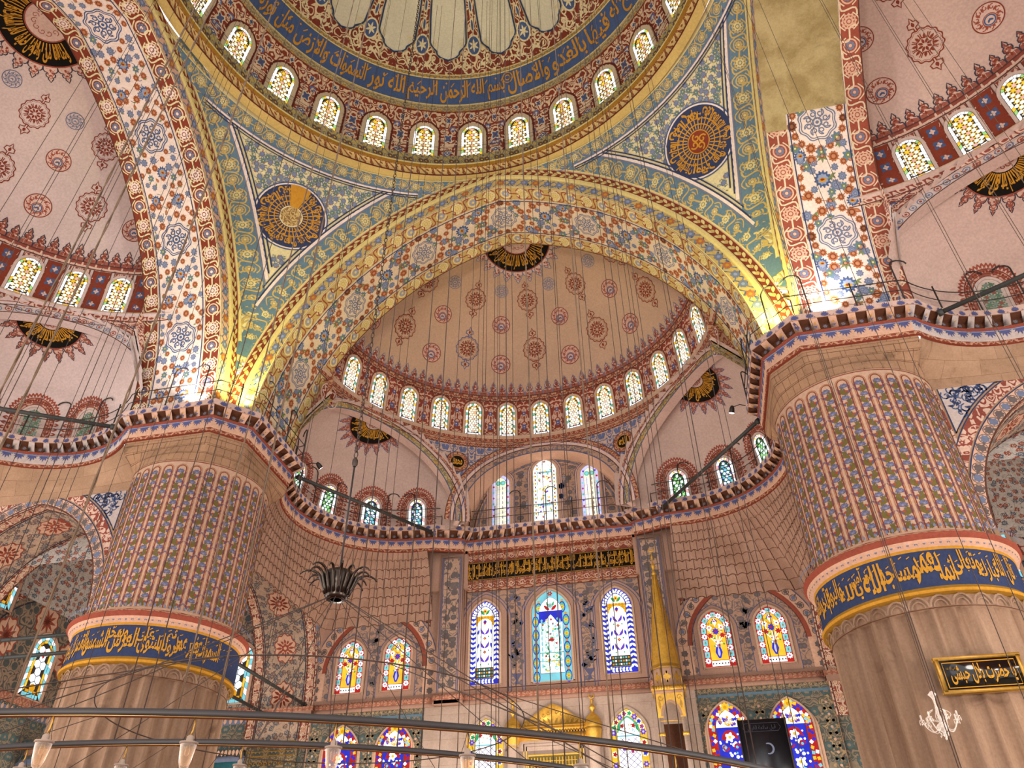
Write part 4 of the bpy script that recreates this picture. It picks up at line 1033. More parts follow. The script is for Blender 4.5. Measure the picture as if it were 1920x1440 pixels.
# ---- exedra arches on the cylinder under the semi-dome
AZC, AZH = 57.6, 29.6
def arch_open(az):
    """height of the opening at azimuth az (degrees), None where there is wall"""
    for c, h, top in ((-AZC, AZH, 4.72), (AZC, AZH, 4.72), (0, 26.6, 4.35)):
        d = (az-c)/h
        if abs(d) < 1: return 20.0+top*(1-abs(d)**2.0)**.5*(1 if c else 1)
    return 20.0
def build_spandrels(k):
    m = MB(); plain = {0: 'pinkl', 1: 'sd_left', -1: 'sd_right'}[k]; top = SZ-.4
    az = np.unique(np.r_[np.linspace(-79, 79, 159), -AZC+AZH, AZC-AZH, -26.6, 26.6, [c+s*h*(1-e) for c, h in ((-AZC, AZH), (AZC, AZH), (0, 26.6)) for s in (-1, 1) for e in (.0005, .002, .005, .01, .02)]])
    az = az[np.abs(az) <= 79]
    lo = A_([arch_open(a) for a in az]); u = np.radians(az)*SR; n = len(az)
    a = cyl_map(u, lo, np.zeros(n)); b = cyl_map(u, np.full(n, top), np.zeros(n))
    uv = np.c_[np.r_[u, u], np.r_[lo, np.full(n, top)]]
    m.faces(np.r_[a, b], [[i, i+1, n+i+1, n+i] for i in range(n-1)], 'blue_arab_l' if k else 'blue_arab', uv)
    # soffit edge of each opening, .5 deep outward
    c_ = cyl_map(u, lo, np.full(n, -.55)); m.faces(np.r_[a, c_], [[i, i+1, n+i+1, n+i] for i in range(n-1)], plain)
    p = Pat()
    def follow(c, h, tp, off, w, mat, lift, lim=1.0):
        t = np.linspace(-1, 1, 61)*lim; t = np.sin(t*pi/2)
        x = rad(c)*SR+rad(h)*SR*t; y = 20.0+tp*np.sqrt(np.maximum(1-t*t, 0)); P = np.c_[x, y]
        T = np.gradient(P, axis=0); T /= np.linalg.norm(T, axis=1, keepdims=True); N = np.c_[-T[:, 1], T[:, 0]]
        P = P+N*off; P = P[(P[:, 1] < top-w*.4) & (P[:, 1] > 19.9)] if False else P
        P[:, 1] = np.minimum(P[:, 1], top-w*.3); P = P[np.abs(P[:, 0]) < rad(78.8)*SR]; p.add(stroke(P, w), mat, lift)
    for c, h, tp in ((-AZC, AZH, 4.72), (AZC, AZH, 4.72), (0, 26.6, 4.35)):
        if k == 0:
            follow(c, h, tp, .16, .32, 'graygold' if c else 'grey_arab', .008); follow(c, h, tp, .36, .05, 'line', .014); follow(c, h, tp, .03, .05, 'line_b', .014)
            follow(c, h, tp, .47, .18, plain, .010); follow(c, h, tp, .68, .26, 'red_fine', .008); follow(c, h, tp, .82, .04, 'line', .014); follow(c, h, tp, .56, .03, 'line_b', .014)
        else:
            follow(c, h, tp, .2, .4, 'white_p', .008); follow(c, h, tp, .43, .04, 'ink', .014); follow(c, h, tp, .02, .04, 'line', .014)
            follow(c, h, tp, .52, .16, plain, .010); follow(c, h, tp, .72, .26, 'red_fine_w', .008); follow(c, h, tp, .86, .035, 'ink', .014); follow(c, h, tp, .6, .03, 'redb', .014)
            t = np.sin(np.linspace(-1, 1, 40)*pi/2); P = np.c_[rad(c)*SR+rad(h)*SR*t, 20+tp*np.sqrt(1-t*t)]
            L = np.r_[0, np.cumsum(np.linalg.norm(np.diff(P, axis=0), axis=1))]; s = np.arange(.1, L[-1], .36)
            px, py = np.interp(s, L, P[:, 0]), np.interp(s, L, P[:, 1]); c0 = A_([rad(c)*SR, 20.0]); 
            for i, (x, y) in enumerate(zip(px, py)):
                if abs(x) > rad(78)*SR: continue
                d = A_([x, y])-c0; d /= np.linalg.norm(d); x, y = x+d[0]*.2, y+d[1]*.2
                p.add(ring(x, y, .10, .14, 12), 'slate' if i % 4 else 'redl', .012); p.add(disc(x, y, .055, 8), 'slate' if i % 2 else 'redl', .012)
    for u0 in (us for us in (np.radians(np.linspace(-79, 79, 55))*SR,)):
        p.add(stroke(np.c_[u0, np.full(len(u0), top-.2)], .3), 'red_fine' if k == 0 else 'red_fine_w', .006); p.add(stroke(np.c_[u0, np.full(len(u0), top-.37)], .035), 'line', .012)
    # roundels between the arches
    for s in (-1, 1):
        x, y = rad(s*28.1)*SR, 23.62
        if k == 0:
            p.add(disc(x, y, .62, 28), 'red_fine', .016); p.add(ring(x, y, .6, .64, 28), 'line', .02); p.add(disc(x, y, .40, 24), 'ochre', .022); p.add(disc(x, y, .375, 24), 'black', .026)
            tp, asp = text_pat('الله' if s > 0 else 'محمد', 'ochre', .03, .032); lay_text(p, tp, x-.27, x+.27, y-.2, y+.24, asp)
            p.add(stroke(spiral(x-.18, y+.05, .12, 0, 1, 9), .04), 'ochre', .03)
        x, y = rad(s*77.5)*SR, 24.25
        if k: continue
        p.add(disc(x, y, .5, 24), 'redl', .016); p.add(ring(x, y, .62, .68, 24), 'pinkl', .02); p.add(star(x, y, .5, .2, 8, 40), 'pinkl', .02); p.add(star(x, y, .4, .2, 8, 40), 'redb', .023)
    m.pat(p, cyl_map)
    o = m.build('wall_spandrels_'+LUM[k], loc=kloc(k), rz=KDIR[k])
    struct(o, {0: 'painted blue and red spandrels under the front semi-dome windows', 1: 'painted spandrels under the left semi-dome windows', -1: 'painted spandrels under the right semi-dome windows'}[k], 'spandrel')

# ---- exedra: wall ring and half dome
EAX = 0.972            # direction of the exedra axis from +y (radians), about 55.7 degrees
def ex_map(s):
    def f(u, v, h):
        a = u/ER; r = ER-np.asarray(h); e = np.maximum(A_(v), 0)/ER; low = np.minimum(A_(v), 0)
        return np.stack([s*EX+r*np.cos(e)*np.sin(a), EY+r*np.cos(e)*np.cos(a), 20.4+r*np.sin(e)+low], -1)
    return f
def build_exedra(k, s):
    """s: which side of the bay's own axis"""
    plain = {0: 'ex_plain', 1: 'sd_left', -1: 'sd_right'}[k]
    m = MB(); f = ex_map(s); keep = lambda P: (np.hypot(P[:, 0], P[:, 1]-SC) > 9.58) & (P[:, 1] > 15.2)
    a0 = s*EAX; us = (a0+np.radians(np.arange(-150, 151, 3)))*ER
    m.grid(f, us, np.r_[-.4, 0, np.radians(np.arange(4, 90, 4))*ER], plain, keep=keep)
    nm = {(0, -1): 'front_left', (0, 1): 'front_right', (1, 1): 'left', (-1, -1): 'right'}[(k, s)]
    o = m.build('ceiling_exedra_'+nm, smooth=True, loc=kloc(k), rz=KDIR[k])
    struct(o, 'plain pink quarter dome over the %s balcony niche' % nm.replace('_', ' '), 'niche vault')
    # crown medallion
    e0 = rad(67); ax = A_([sin(a0), cos(a0)]); nrm = A_([ax[0]*cos(e0), ax[1]*cos(e0), sin(e0)]); ty = A_([-ax[0]*sin(e0), -ax[1]*sin(e0), cos(e0)]); tx = A_([ax[1], -ax[0], 0])
    def crown(u, v, h):
        P = np.outer(u, tx)+np.outer(v, ty)+nrm*ER; P = P/np.linalg.norm(P, axis=1, keepdims=True)*(ER-np.asarray(h)[:, None]); return P+A_([s*EX, EY, 20.4])
    p = Pat(); R0 = 1.42; rr = np.linspace(0, R0, 5); aa = lambda V: V
    for i in range(4): p.add(ring(0, 0, max(rr[i], .01), rr[i+1], 36), 'black', .02)
    for i in range(2): p.add(ring(0, 0, max(.25*i, .01), .25*(i+1), 24), 'pinkl', .03)
    for q in range(10): p.add(stroke(spiral(.3*cos(q*pi/5), .3*sin(q*pi/5), .12, q, 1, 8), .04), 'redl', .036)
    p.add(ring(0, 0, R0, R0+.05, 40), 'redl', .03)
    for q in range(20):
        a = q*2*pi/20; p.put(m_crest('pink_arab' if k else 'exred', 'ink' if k else 'line_b', 'redl'), [[(R0+.04)*cos(a), (R0+.04)*sin(a), a-pi/2, .74, .86]])
    crown_letters(p, ('قل هو الله', 'الصمد لم يلد', 'ولم يولد'), .54, R0-.06, 'ochre')
    mm = MB(); V, L, S, M = p.cat(); P3 = crown(V[:, 0], V[:, 1], V[:, 2])
    # drop what would stand in front of the arch opening
    st = np.r_[0, np.cumsum(S)[:-1]]; cen = np.add.reduceat(P3[L], st, 0)/S[:, None]; ok = np.hypot(cen[:, 0], cen[:, 1]-SC) > 9.8
    Lk = np.concatenate([L[a:a+b] for a, b, t in zip(st, S, ok) if t]); mm.raw(P3, Lk, S[ok], [q for q, t in zip(M, ok) if t], V[Lk][:, :2])
    c2 = mm.build('lettered_medallion', o); c2['label'] = 'black medallion with gold lettering and red fringe'
    # windows with a fringed red surround
    def fringe(q):
        w, h = .98, 2.0
        q.add(between(w, h, -.42, -.1, .1), 'exred', .012)
        for d, wd in ((-.12, .03), (-.24, .03), (-.43, .04)): q.add(stroke(outl(w, h, d, .1), wd), 'redb', .018)
        O = outl(w, h, -.43, .1, 9, 22); Cn = A_([0, h*.55])
        for i in range(0, len(O)):
            t = O[min(i+1, len(O)-1)]-O[max(i-1, 0)]; n_ = A_([-t[1], t[0]]); n_ /= np.linalg.norm(n_)
            q.add(leaf(O[i][0], O[i][1], atan2(n_[1], n_[0]), .26, .17), 'redl', .012); q.add(leaf(O[i][0], O[i][1], atan2(n_[1], n_[0]), .15, .07), 'pinkl', .018)
        O = outl(w, h, -.33, .1, 9, 22)
        for i in range(len(O)): q.add(disc(O[i][0], O[i][1], .05, 7), 'redb', .018)
    kinds = ['green', 'greenb', 'greenb', 'green', 'green']
    lit = k == 0
    base = [2.5, 32, 61.3, 90.5] if k == 0 else [90-2.5-1, 58, 28.7, -.5]
    names = ['nearest the front wall', 'second from the front wall', 'third from the front wall', 'beside the pier'] if k == 0 else ['beside the pier', 'second from the pier', 'third from the pier', 'fourth from the pier']
    cx, cy, cz = kloc(k); R_ = np.array([[cos(KDIR[k]), -sin(KDIR[k])], [sin(KDIR[k]), cos(KDIR[k])]])
    for i, a in enumerate(base):
        kd = ('greenb' if (i < 2 and s < 0) or (i == 1) else 'green') if lit else 'dim'
        key = 'ex_%s' % kd
        g = lambda u, v, h: ex_map(0)(u, v-.32, h)
        window_meshes(key, kd, .98, 2.0, .1, g, 'plaster_w', .1, fringe)
        an = -s*rad(a); c = A_([s*EX, EY]); q = R_@(c-np.array([[cos(an), -sin(an)], [sin(an), cos(an)]])@A_([0, EY]))
        place_window(key, (cx+q[0], cy+q[1], 0), KDIR[k]+an, '%s window with red fringe in the %s niche, %s' % ('green glass' if lit else 'dull grey glass', nm.replace('_', ' '), names[i]), 'niche windows')

# ---- pendentives
def xe(z, ro=RE): return np.sqrt(np.maximum(ro**2-(A_(z)-Z0)**2, C0**2))-C0
def pend_r(A, z):
    x = xe(z); a0, a1 = np.arctan2(x, YA), np.arctan2(YA+DK, x); r0, r1 = np.hypot(x, YA), np.hypot(x, YA+DK)
    t = np.clip((A-a0)/np.maximum(a1-a0, 1e-3), 0, 1); return r0+(r1-r0)*t
def build_pendentive(s):
    m = MB()
    def pol(A, z, h):
        r = pend_r(A, z)-np.asarray(h)*.86; return np.stack([s*r*np.sin(A), r*np.cos(A), z-np.asarray(h)*.5], -1)
    def base(t, z, h):
        x = xe(z); a0, a1 = np.arctan2(x, YA), np.arctan2(YA+DK, x); return pol(a0+(a1-a0)*t, z, h)
    m.grid(base, np.linspace(0, 1, 41), np.r_[23.6, 24, np.linspace(24.5, 34.3, 40)], 'cream_y')
    def edge(which):
        def f(u, v, h):       # u along the extrados from the tip, v onto the pendentive
            th = 1-A_(u)/LA; ro = RE+A_(v); x = ro*np.cos(th*np.arccos(C0/ro))-C0; z = Z0+ro*np.sin(th*np.arccos(C0/ro)); x = np.maximum(x, 0)
            pl = YA if which == 0 else YA+DK
            A = np.arctan2(x, pl) if which == 0 else np.arctan2(pl, x)
            for _ in range(5):
                r = pend_r(A, np.minimum(z, 34.3)); y = np.sqrt(np.maximum(r*r-x*x, .01)); A = np.arctan2(x, y) if which == 0 else np.arctan2(y, x)
            return pol(A, np.minimum(z, 34.35), h)
        return f
    dt = 45.0
    rb0 = m_rosette_band('teal', 'line', 'gold_p', 'gold_l', 'gold_p', 'gold_p', .86, 1.55); rb0.cat(); rb0.V[0][:, 2] += .022; rb = rb0
    for w in (0, 1):
        f = edge(w); us = np.linspace(0, 15.2, 40)
        p = Pat(); sub = lambda V: V
        p.add((np.r_[np.c_[us, np.full(40, .0)], np.c_[us, np.full(40, .74)]], [[i, i+1, 41+i, 40+i] for i in range(39)]), 'teal', .02)
        p.put(rb, [[i*1.24, .03, 0, .8, .8] for i in range(13)])
        for v, c, wd in ((.03, 'gold_l', .06), (.75, 'slate', .05), (.83, 'cream_w', .10), (.90, 'blue_d', .06), (1.02, 'blue_d', .045)):
            uu = np.linspace(0, 15.2, 60); p.add(stroke(np.c_[uu, np.full(60, v)], wd), c, .04)
        V, L, S, M = p.cat(); P3 = f(V[:, 0], V[:, 1], V[:, 2]); st = np.r_[0, np.cumsum(S)[:-1]]
        cen = np.add.reduceat(P3[L], st, 0)/S[:, None]; an = np.degrees(np.arctan2(np.abs(cen[:, 0]), cen[:, 1])); lim = 46 if w == 0 else 44
        ok = (cen[:, 2] < 34.2) & ((an < 46.0) if w == 0 else (an > 45.8))
        # inner lines stop at the corner where the two borders meet the ring border
        inner = np.add.reduceat(V[L][:, 1], st)/S > .80
        ok &= ~inner | (cen[:, 2] < 33.42)
        Lk = np.concatenate([L[a:a+b] for a, b, t in zip(st, S, ok) if t]); m.raw(P3, Lk, S[ok], [q for q, t in zip(M, ok) if t], V[Lk][:, :2])
    # border along the ring
    def rmap(u, v, h):
        return pol(A_(u)/12.0, 34.05-A_(v)*.86, h)
    p = Pat(); us = np.radians(np.linspace(1, 89, 50))*12
    p.add((np.r_[np.c_[us, np.full(50, 0)], np.c_[us, np.full(50, .74)]], [[i, 50+i, 51+i, i+1] for i in range(49)]), 'teal', .03)
    per = 1.24; n = int((us[-1]-us[0])/per); p.put(rb, [[us[0]+i*per, .03, 0, .8, .8] for i in range(n)])
    for v, c, wd in ((.02, 'gold_l', .06), (.76, 'slate', .05)): p.add(stroke(np.c_[us, np.full(50, v)], wd), c, .05)
    for v, c, wd in ((.83, 'cream_w', .10), (.90, 'blue_d', .06), (1.02, 'blue_d', .045)):
        u2 = np.radians(np.linspace(19.5, 70.5, 30))*12; p.add(stroke(np.c_[u2, np.full(30, v)], wd), c, .046)
    V, L, S, M = p.cat(); q = V.copy(); q[:, 2] += .01; m.raw(rmap(q[:, 0], q[:, 1], q[:, 2]), L, S, list(M), V[L][:, :2])
    # flower field
    def loc(p_, q_, h):
        z = 30.75+A_(q_)/1.17; r = 13.5; x = xe(z); a0, a1 = np.arctan2(x, YA), np.arctan2(YA+DK, x); return pol((a0+a1)/2-s*0-A_(p_)*s*-1/r*1.0 if False else (a0+a1)/2+A_(p_)*s/r, z, h)
    p = Pat(); TV = [[i*1.3, j*1.3, 0, 1, 1] for i in range(-6, 6) for j in range(-6, 4)]
    p.put(TVINE, TV); V, L, S, M = p.cat(); P3 = loc(V[:, 0], V[:, 1], V[:, 2]+.012); st = np.r_[0, np.cumsum(S)[:-1]]; cen = np.add.reduceat(P3[L], st, 0)/S[:, None]
    X, Y, Z = np.abs(cen[:, 0]), cen[:, 1], cen[:, 2]
    lim = xe(Z, RE+1.42); pq = np.add.reduceat(V[L], st, 0)/S[:, None]
    okf = lambda x, z: np.hypot(x+C0, z-Z0) > RE+1.08
    ok = okf(X, Z) & okf(Y, Z) & (Z < 33.1) & (Z > 24) & (np.hypot(pq[:, 0], pq[:, 1]) > 1.85)
    Lk = np.concatenate([L[a:a+b] for a, b, t in zip(st, S, ok) if t]); m.raw(P3, Lk, S[ok], [q for q, t in zip(M, ok) if t], V[Lk][:, :2])
    nm = 'left' if s < 0 else 'right'
    o = m.build('wall_pendentive_'+nm); struct(o, '%s painted corner vault under the dome, cream flower field with gold rosette borders' % nm, 'pendentive')
    # lettered roundel
    p = Pat(); R0 = 1.62
    for i in range(5): p.add(ring(0, 0, max(.01, R0*i/5), R0*(i+1)/5, 48), 'blue_d', .03)
    p.add(ring(0, 0, R0, R0+.07, 48), 'cream_w', .03); p.add(ring(0, 0, R0+.07, R0+.13, 48), 'blue', .03)
    cc = 'ochre'
    for i in range(3): p.add(ring(0, 0, max(.01, .5*i/3), .5*(i+1)/3, 28), 'inner_gold' if s < 0 else 'redb', .04)
    p.add(ring(0, 0, .5, .55, 30), 'cream_y' if s < 0 else 'ochre', .044)
    if s > 0:
        for i in range(4): p.add(stroke(spiral(.22*cos(i*pi/2), .22*sin(i*pi/2), .2, i*pi/2, 1.1, 12), .07), 'ochre', .046)
    for r_ in (.78, 1.04): p.add(ring(0, 0, r_-.025, r_+.025, 48), cc, .042)
    n = 32
    for i in range(n):
        a = 2*pi*i/n; r1 = [1.1, 1.35, 1.5, 1.25][i % 4]; p.add(stroke([(cos(a)*.57, sin(a)*.57), (cos(a)*r1, sin(a)*r1)], .05), cc, .043)
    for i, t in enumerate(['ابو بكر', 'الصديق', 'رضى الله', 'تعالى عنه', 'الخليفة', 'الرسول', 'الحق', 'الامين'] if s < 0 else ['عمر', 'الفاروق', 'رضى الله', 'تعالى عنه', 'امير', 'المؤمنين', 'العادل', 'الحق']):
        tp, asp = text_pat(t, cc, .03, .045); V, L, S, M = tp.cat(); a0 = pi/2-2*pi*i/8; a1 = a0-2*pi/8+.05
        rr = .98+.56*V[:, 1]/asp*.98; rr = 1.56-(V[:, 1]/asp)*.62; an = a1+(a0-a1)*(1-V[:, 0])
        p.V.append(np.c_[rr*np.cos(an), rr*np.sin(an), V[:, 2]]); p.L.append(L+p.n); p.S.append(S); p.M += M; p.n += len(V)
    if s < 0:   # gold repair patch in one wedge
        w = np.linspace(pi/2+.35, pi/2-.32, 6); V = np.r_[[(R0*cos(a), R0*sin(a)) for a in w], [(.5*cos(a), .5*sin(a)) for a in w[::-1]]]; p.add(poly(V[::-1]), 'ochre', .05)
    mm = MB(); mm.pat(p, lambda u, v, h: loc(u, v+.3, h+.0)); c2 = mm.build('lettered_roundel', o)
    c2['label'] = 'blue roundel with gold lettering' + (' and a plain gold wedge' if s < 0 else ' and a rust centre')
stone('damp', '#a59468', '#8d7a50', .9, (1, 1, 1), None, stain=.85, stains='#4b4130', contrast=(.4, .6))
# ------------------------------------------------------------------ ledge (muqarnas cornice) in plan
def arc_pts(c, r, d0, d1, step=4):
    n = max(2, int(abs(d1-d0)/step)); a = np.radians(np.linspace(d0, d1, n+1)); return [(c[0]+r*cos(t), c[1]+r*sin(t)) for t in a]
_half = []       # from the axis of the front wall to the right
_half += [(0, 24.28), (4.50, 24.28), (4.52, 23.98), (5.35, 23.72), (6.0, 23.45)]
_half += arc_pts((EX, EY), 4.9, 86, -36)
_half += [(10.52, 15.5), (10.52, 11.63), (11.63, 10.44), (15.5, 10.44)]
_half += arc_pts((EY+DK, EX), 4.82, 132, -20)
PATH = A_([(-x, y) for x, y in _half[::-1][:-1]]+_half)
def miter(P):
    T = np.diff(P, axis=0); T /= np.linalg.norm(T, axis=1, keepdims=True); N = np.c_[T[:, 1], -T[:, 0]]
    M = np.zeros_like(P); M[0], M[-1] = N[0], N[-1]
    for i in range(1, len(P)-1):
        b = N[i-1]+N[i]; M[i] = b/max(b@N[i], .35)*1.0 if b@b > 1e-6 else N[i]
    return M
PM = miter(PATH); PL = np.r_[0, np.cumsum(np.linalg.norm(np.diff(PATH, axis=0), axis=1))]
def corn(u, o, z):
    u = np.clip(A_(u), 0, PL[-1]-1e-6); x = np.interp(u, PL, PATH[:, 0]); y = np.interp(u, PL, PATH[:, 1])
    nx, ny = np.interp(u, PL, PM[:, 0]), np.interp(u, PL, PM[:, 1]); return np.stack([x+nx*o, y+ny*o, np.broadcast_to(z, x.shape)*1.0], -1)
def path_u(pt):          # arc length of the path vertex nearest to pt
    return PL[np.argmin(np.hypot(PATH[:, 0]-pt[0], PATH[:, 1]-pt[1]))]
def build_cornice():
    # cut at the pier corners so that each run is a moulding of its own
    cuts = [0, path_u((-15.5, 10.44)), path_u((-10.52, 15.5)), path_u((-4.50, 24.28)), path_u((4.50, 24.28)), path_u((10.52, 15.5)), path_u((15.5, 10.44)), PL[-1]]
    names = ['left niche', 'left pier', 'front left niche', 'front wall', 'front right niche', 'right pier', 'right niche']
    for i in range(7):
        a, b = cuts[i], cuts[i+1]; us = np.unique(np.r_[a, PL[(PL > a) & (PL < b)], b]); n = len(us)
        m = MB(); prof = [(-.10, 18.98), (-.02, 19.0), (-.02, 19.16), (.0, 19.19), (.0, 19.62), (.06, 19.66), (.06, 19.72), (-.02, 19.74), (.02, 19.98), (.36, 20.04), (.38, 20.06), (.38, 20.31), (.33, 20.33), (-.9, 20.33)]
        mats = ['redb', 'red_fine', 'cream_p', 'cream_p', 'redl', 'redl', 'brown', 'brown', 'brown', 'pinkstone', 'pinkl', 'slate', 'pinkstone']
        if abs(i-3) == 3: mats = [{'cream_p': 'white_p'}.get(q, q) for q in mats]
        for j in range(len(prof)-1):
            V = np.r_[corn(us, *prof[j]), corn(us, *prof[j+1])]
            m.faces(V, [[q, q+1, n+q+1, n+q] for q in range(n-1)], mats[j], np.c_[np.r_[us, us], np.r_[np.full(n, prof[j][1]), np.full(n, prof[j+1][1])]])
        # hanging palmettes, standing palmettes, brackets with a blue flower
        p = Pat(); k = max(1, int(round((b-a)/.50))); st = (b-a)/k
        p.put(PALM, [[a+(q+.5)*st, .10, 0, st/.50, 1.0] for q in range(k)]); p.add(stroke([(a+(b-a)*q/60, .40) for q in range(61)], .04), 'slate_l', .008)
        m.pat(p, lambda u, v, h: corn(u, .004+h, 19.19+v))
        p = Pat(); p.put(PALM_UP, [[a+(q+.5)*st, .22, 0, st/.50, -1.0] for q in range(k)])
        m.pat(p, lambda u, v, h: corn(u, .384+h, 20.07+v))
        k = max(1, int(round((b-a)/.64))); st = (b-a)/k; w = .13
        for q in range(k+1):
            u0 = a+q*st; ua, ub = max(a, u0-w), min(b, u0+w)
            if ub-ua < .05: continue
            o = .0
            V = np.r_[corn([ua, ub], .07, 19.73), corn([ua, ub], .375, 20.06), corn([ua, ub], -.02, 19.73), corn([ua, ub], -.02, 20.06)]
            m.faces(V, [[0, 1, 3, 2], [0, 2, 5, 4], [1, 3, 5, 4][::-1] if False else [1, 4, 5, 3] if False else [1, 3, 5]], 'cream_p' if abs(i-3) < 3 else 'white_p')
            t = Pat(); t.add(star(0, .17, .085, .35, 4, 24, pi/4), 'blue_v', .006); t.add(disc(0, .17, .03, 6), 'ochre', .009)
            for s in (-1, 1): t.add(leaf(0, .17, s*1.57, .15, .1), 'blue_v', .006); t.add(leaf(s*.02, .30, pi/2-s*.8, .1, .06), 'blue_v', .006)
            m.pat(t, lambda u, v, h: corn(np.clip(u0+u, ua, ub), .075+A_(v)/.33*.305*.93+h, 19.74+A_(v)*.95))
            if q < k:    # flower at the back of each niche
                um = u0+st/2; t = Pat(); t.add(star(0, .14, .07, .3, 6, 24), 'slate', .006); t.add(disc(0, .14, .03, 6), 'ochre_d', .009)
                m.pat(t, lambda u, v, h: corn(um+u, .01+h, 19.74+A_(v)))
        o = m.build('trim_%d' % (i+2)); struct(o, 'bracketed ledge with blue palmettes along the %s' % names[i], 'ledge')
    # iron railings on the ledge
    for i in range(7):
        a, b = cuts[i], cuts[i+1]; us = np.unique(np.r_[np.arange(a, b, .35), PL[(PL > a) & (PL < b)], b])
        t = MB(); t.tube(corn(us, .26, 21.35), .022, 'iron', 5); r = t.build('balcony_railing')
        tag(r, 'thin iron balcony railing with hooked posts on the ledge of the %s' % names[i], 'railing', 'balcony railings')
        t = MB(); t.tube(corn(us, .26, 20.86), .018, 'iron', 5); t.build('rail', r)
        k = max(1, int(round((b-a)/1.55))); st = (b-a)/k
        for q in range(k if i < 6 else k+1):
            u0 = a+q*st; P0 = corn([u0], .26, 20.32)[0]; nn = corn([u0], 1.26, 20.32)[0]-P0; nn = nn/np.linalg.norm(nn); hook = (q*7+i) % 3 != 1
            hh = 22.15 if hook else 21.55
            pts = [P0, P0+[0, 0, hh-20.32]]
            if hook:
                sg = -1 if (q+i) % 2 else 1
                tt = corn([u0+.05], .26, 0)[0]-corn([u0-.05], .26, 0)[0]; tt = tt/np.linalg.norm(tt)
                pts += [P0+[0, 0, hh-20.32]+tt*sg*.3*(1-cos(x))+A_([0, 0, .22*sin(x)]) for x in np.linspace(.5, pi*.95, 6)]
            t = MB(); t.tube(pts, .030, 'iron', 5); t.build('post', r)
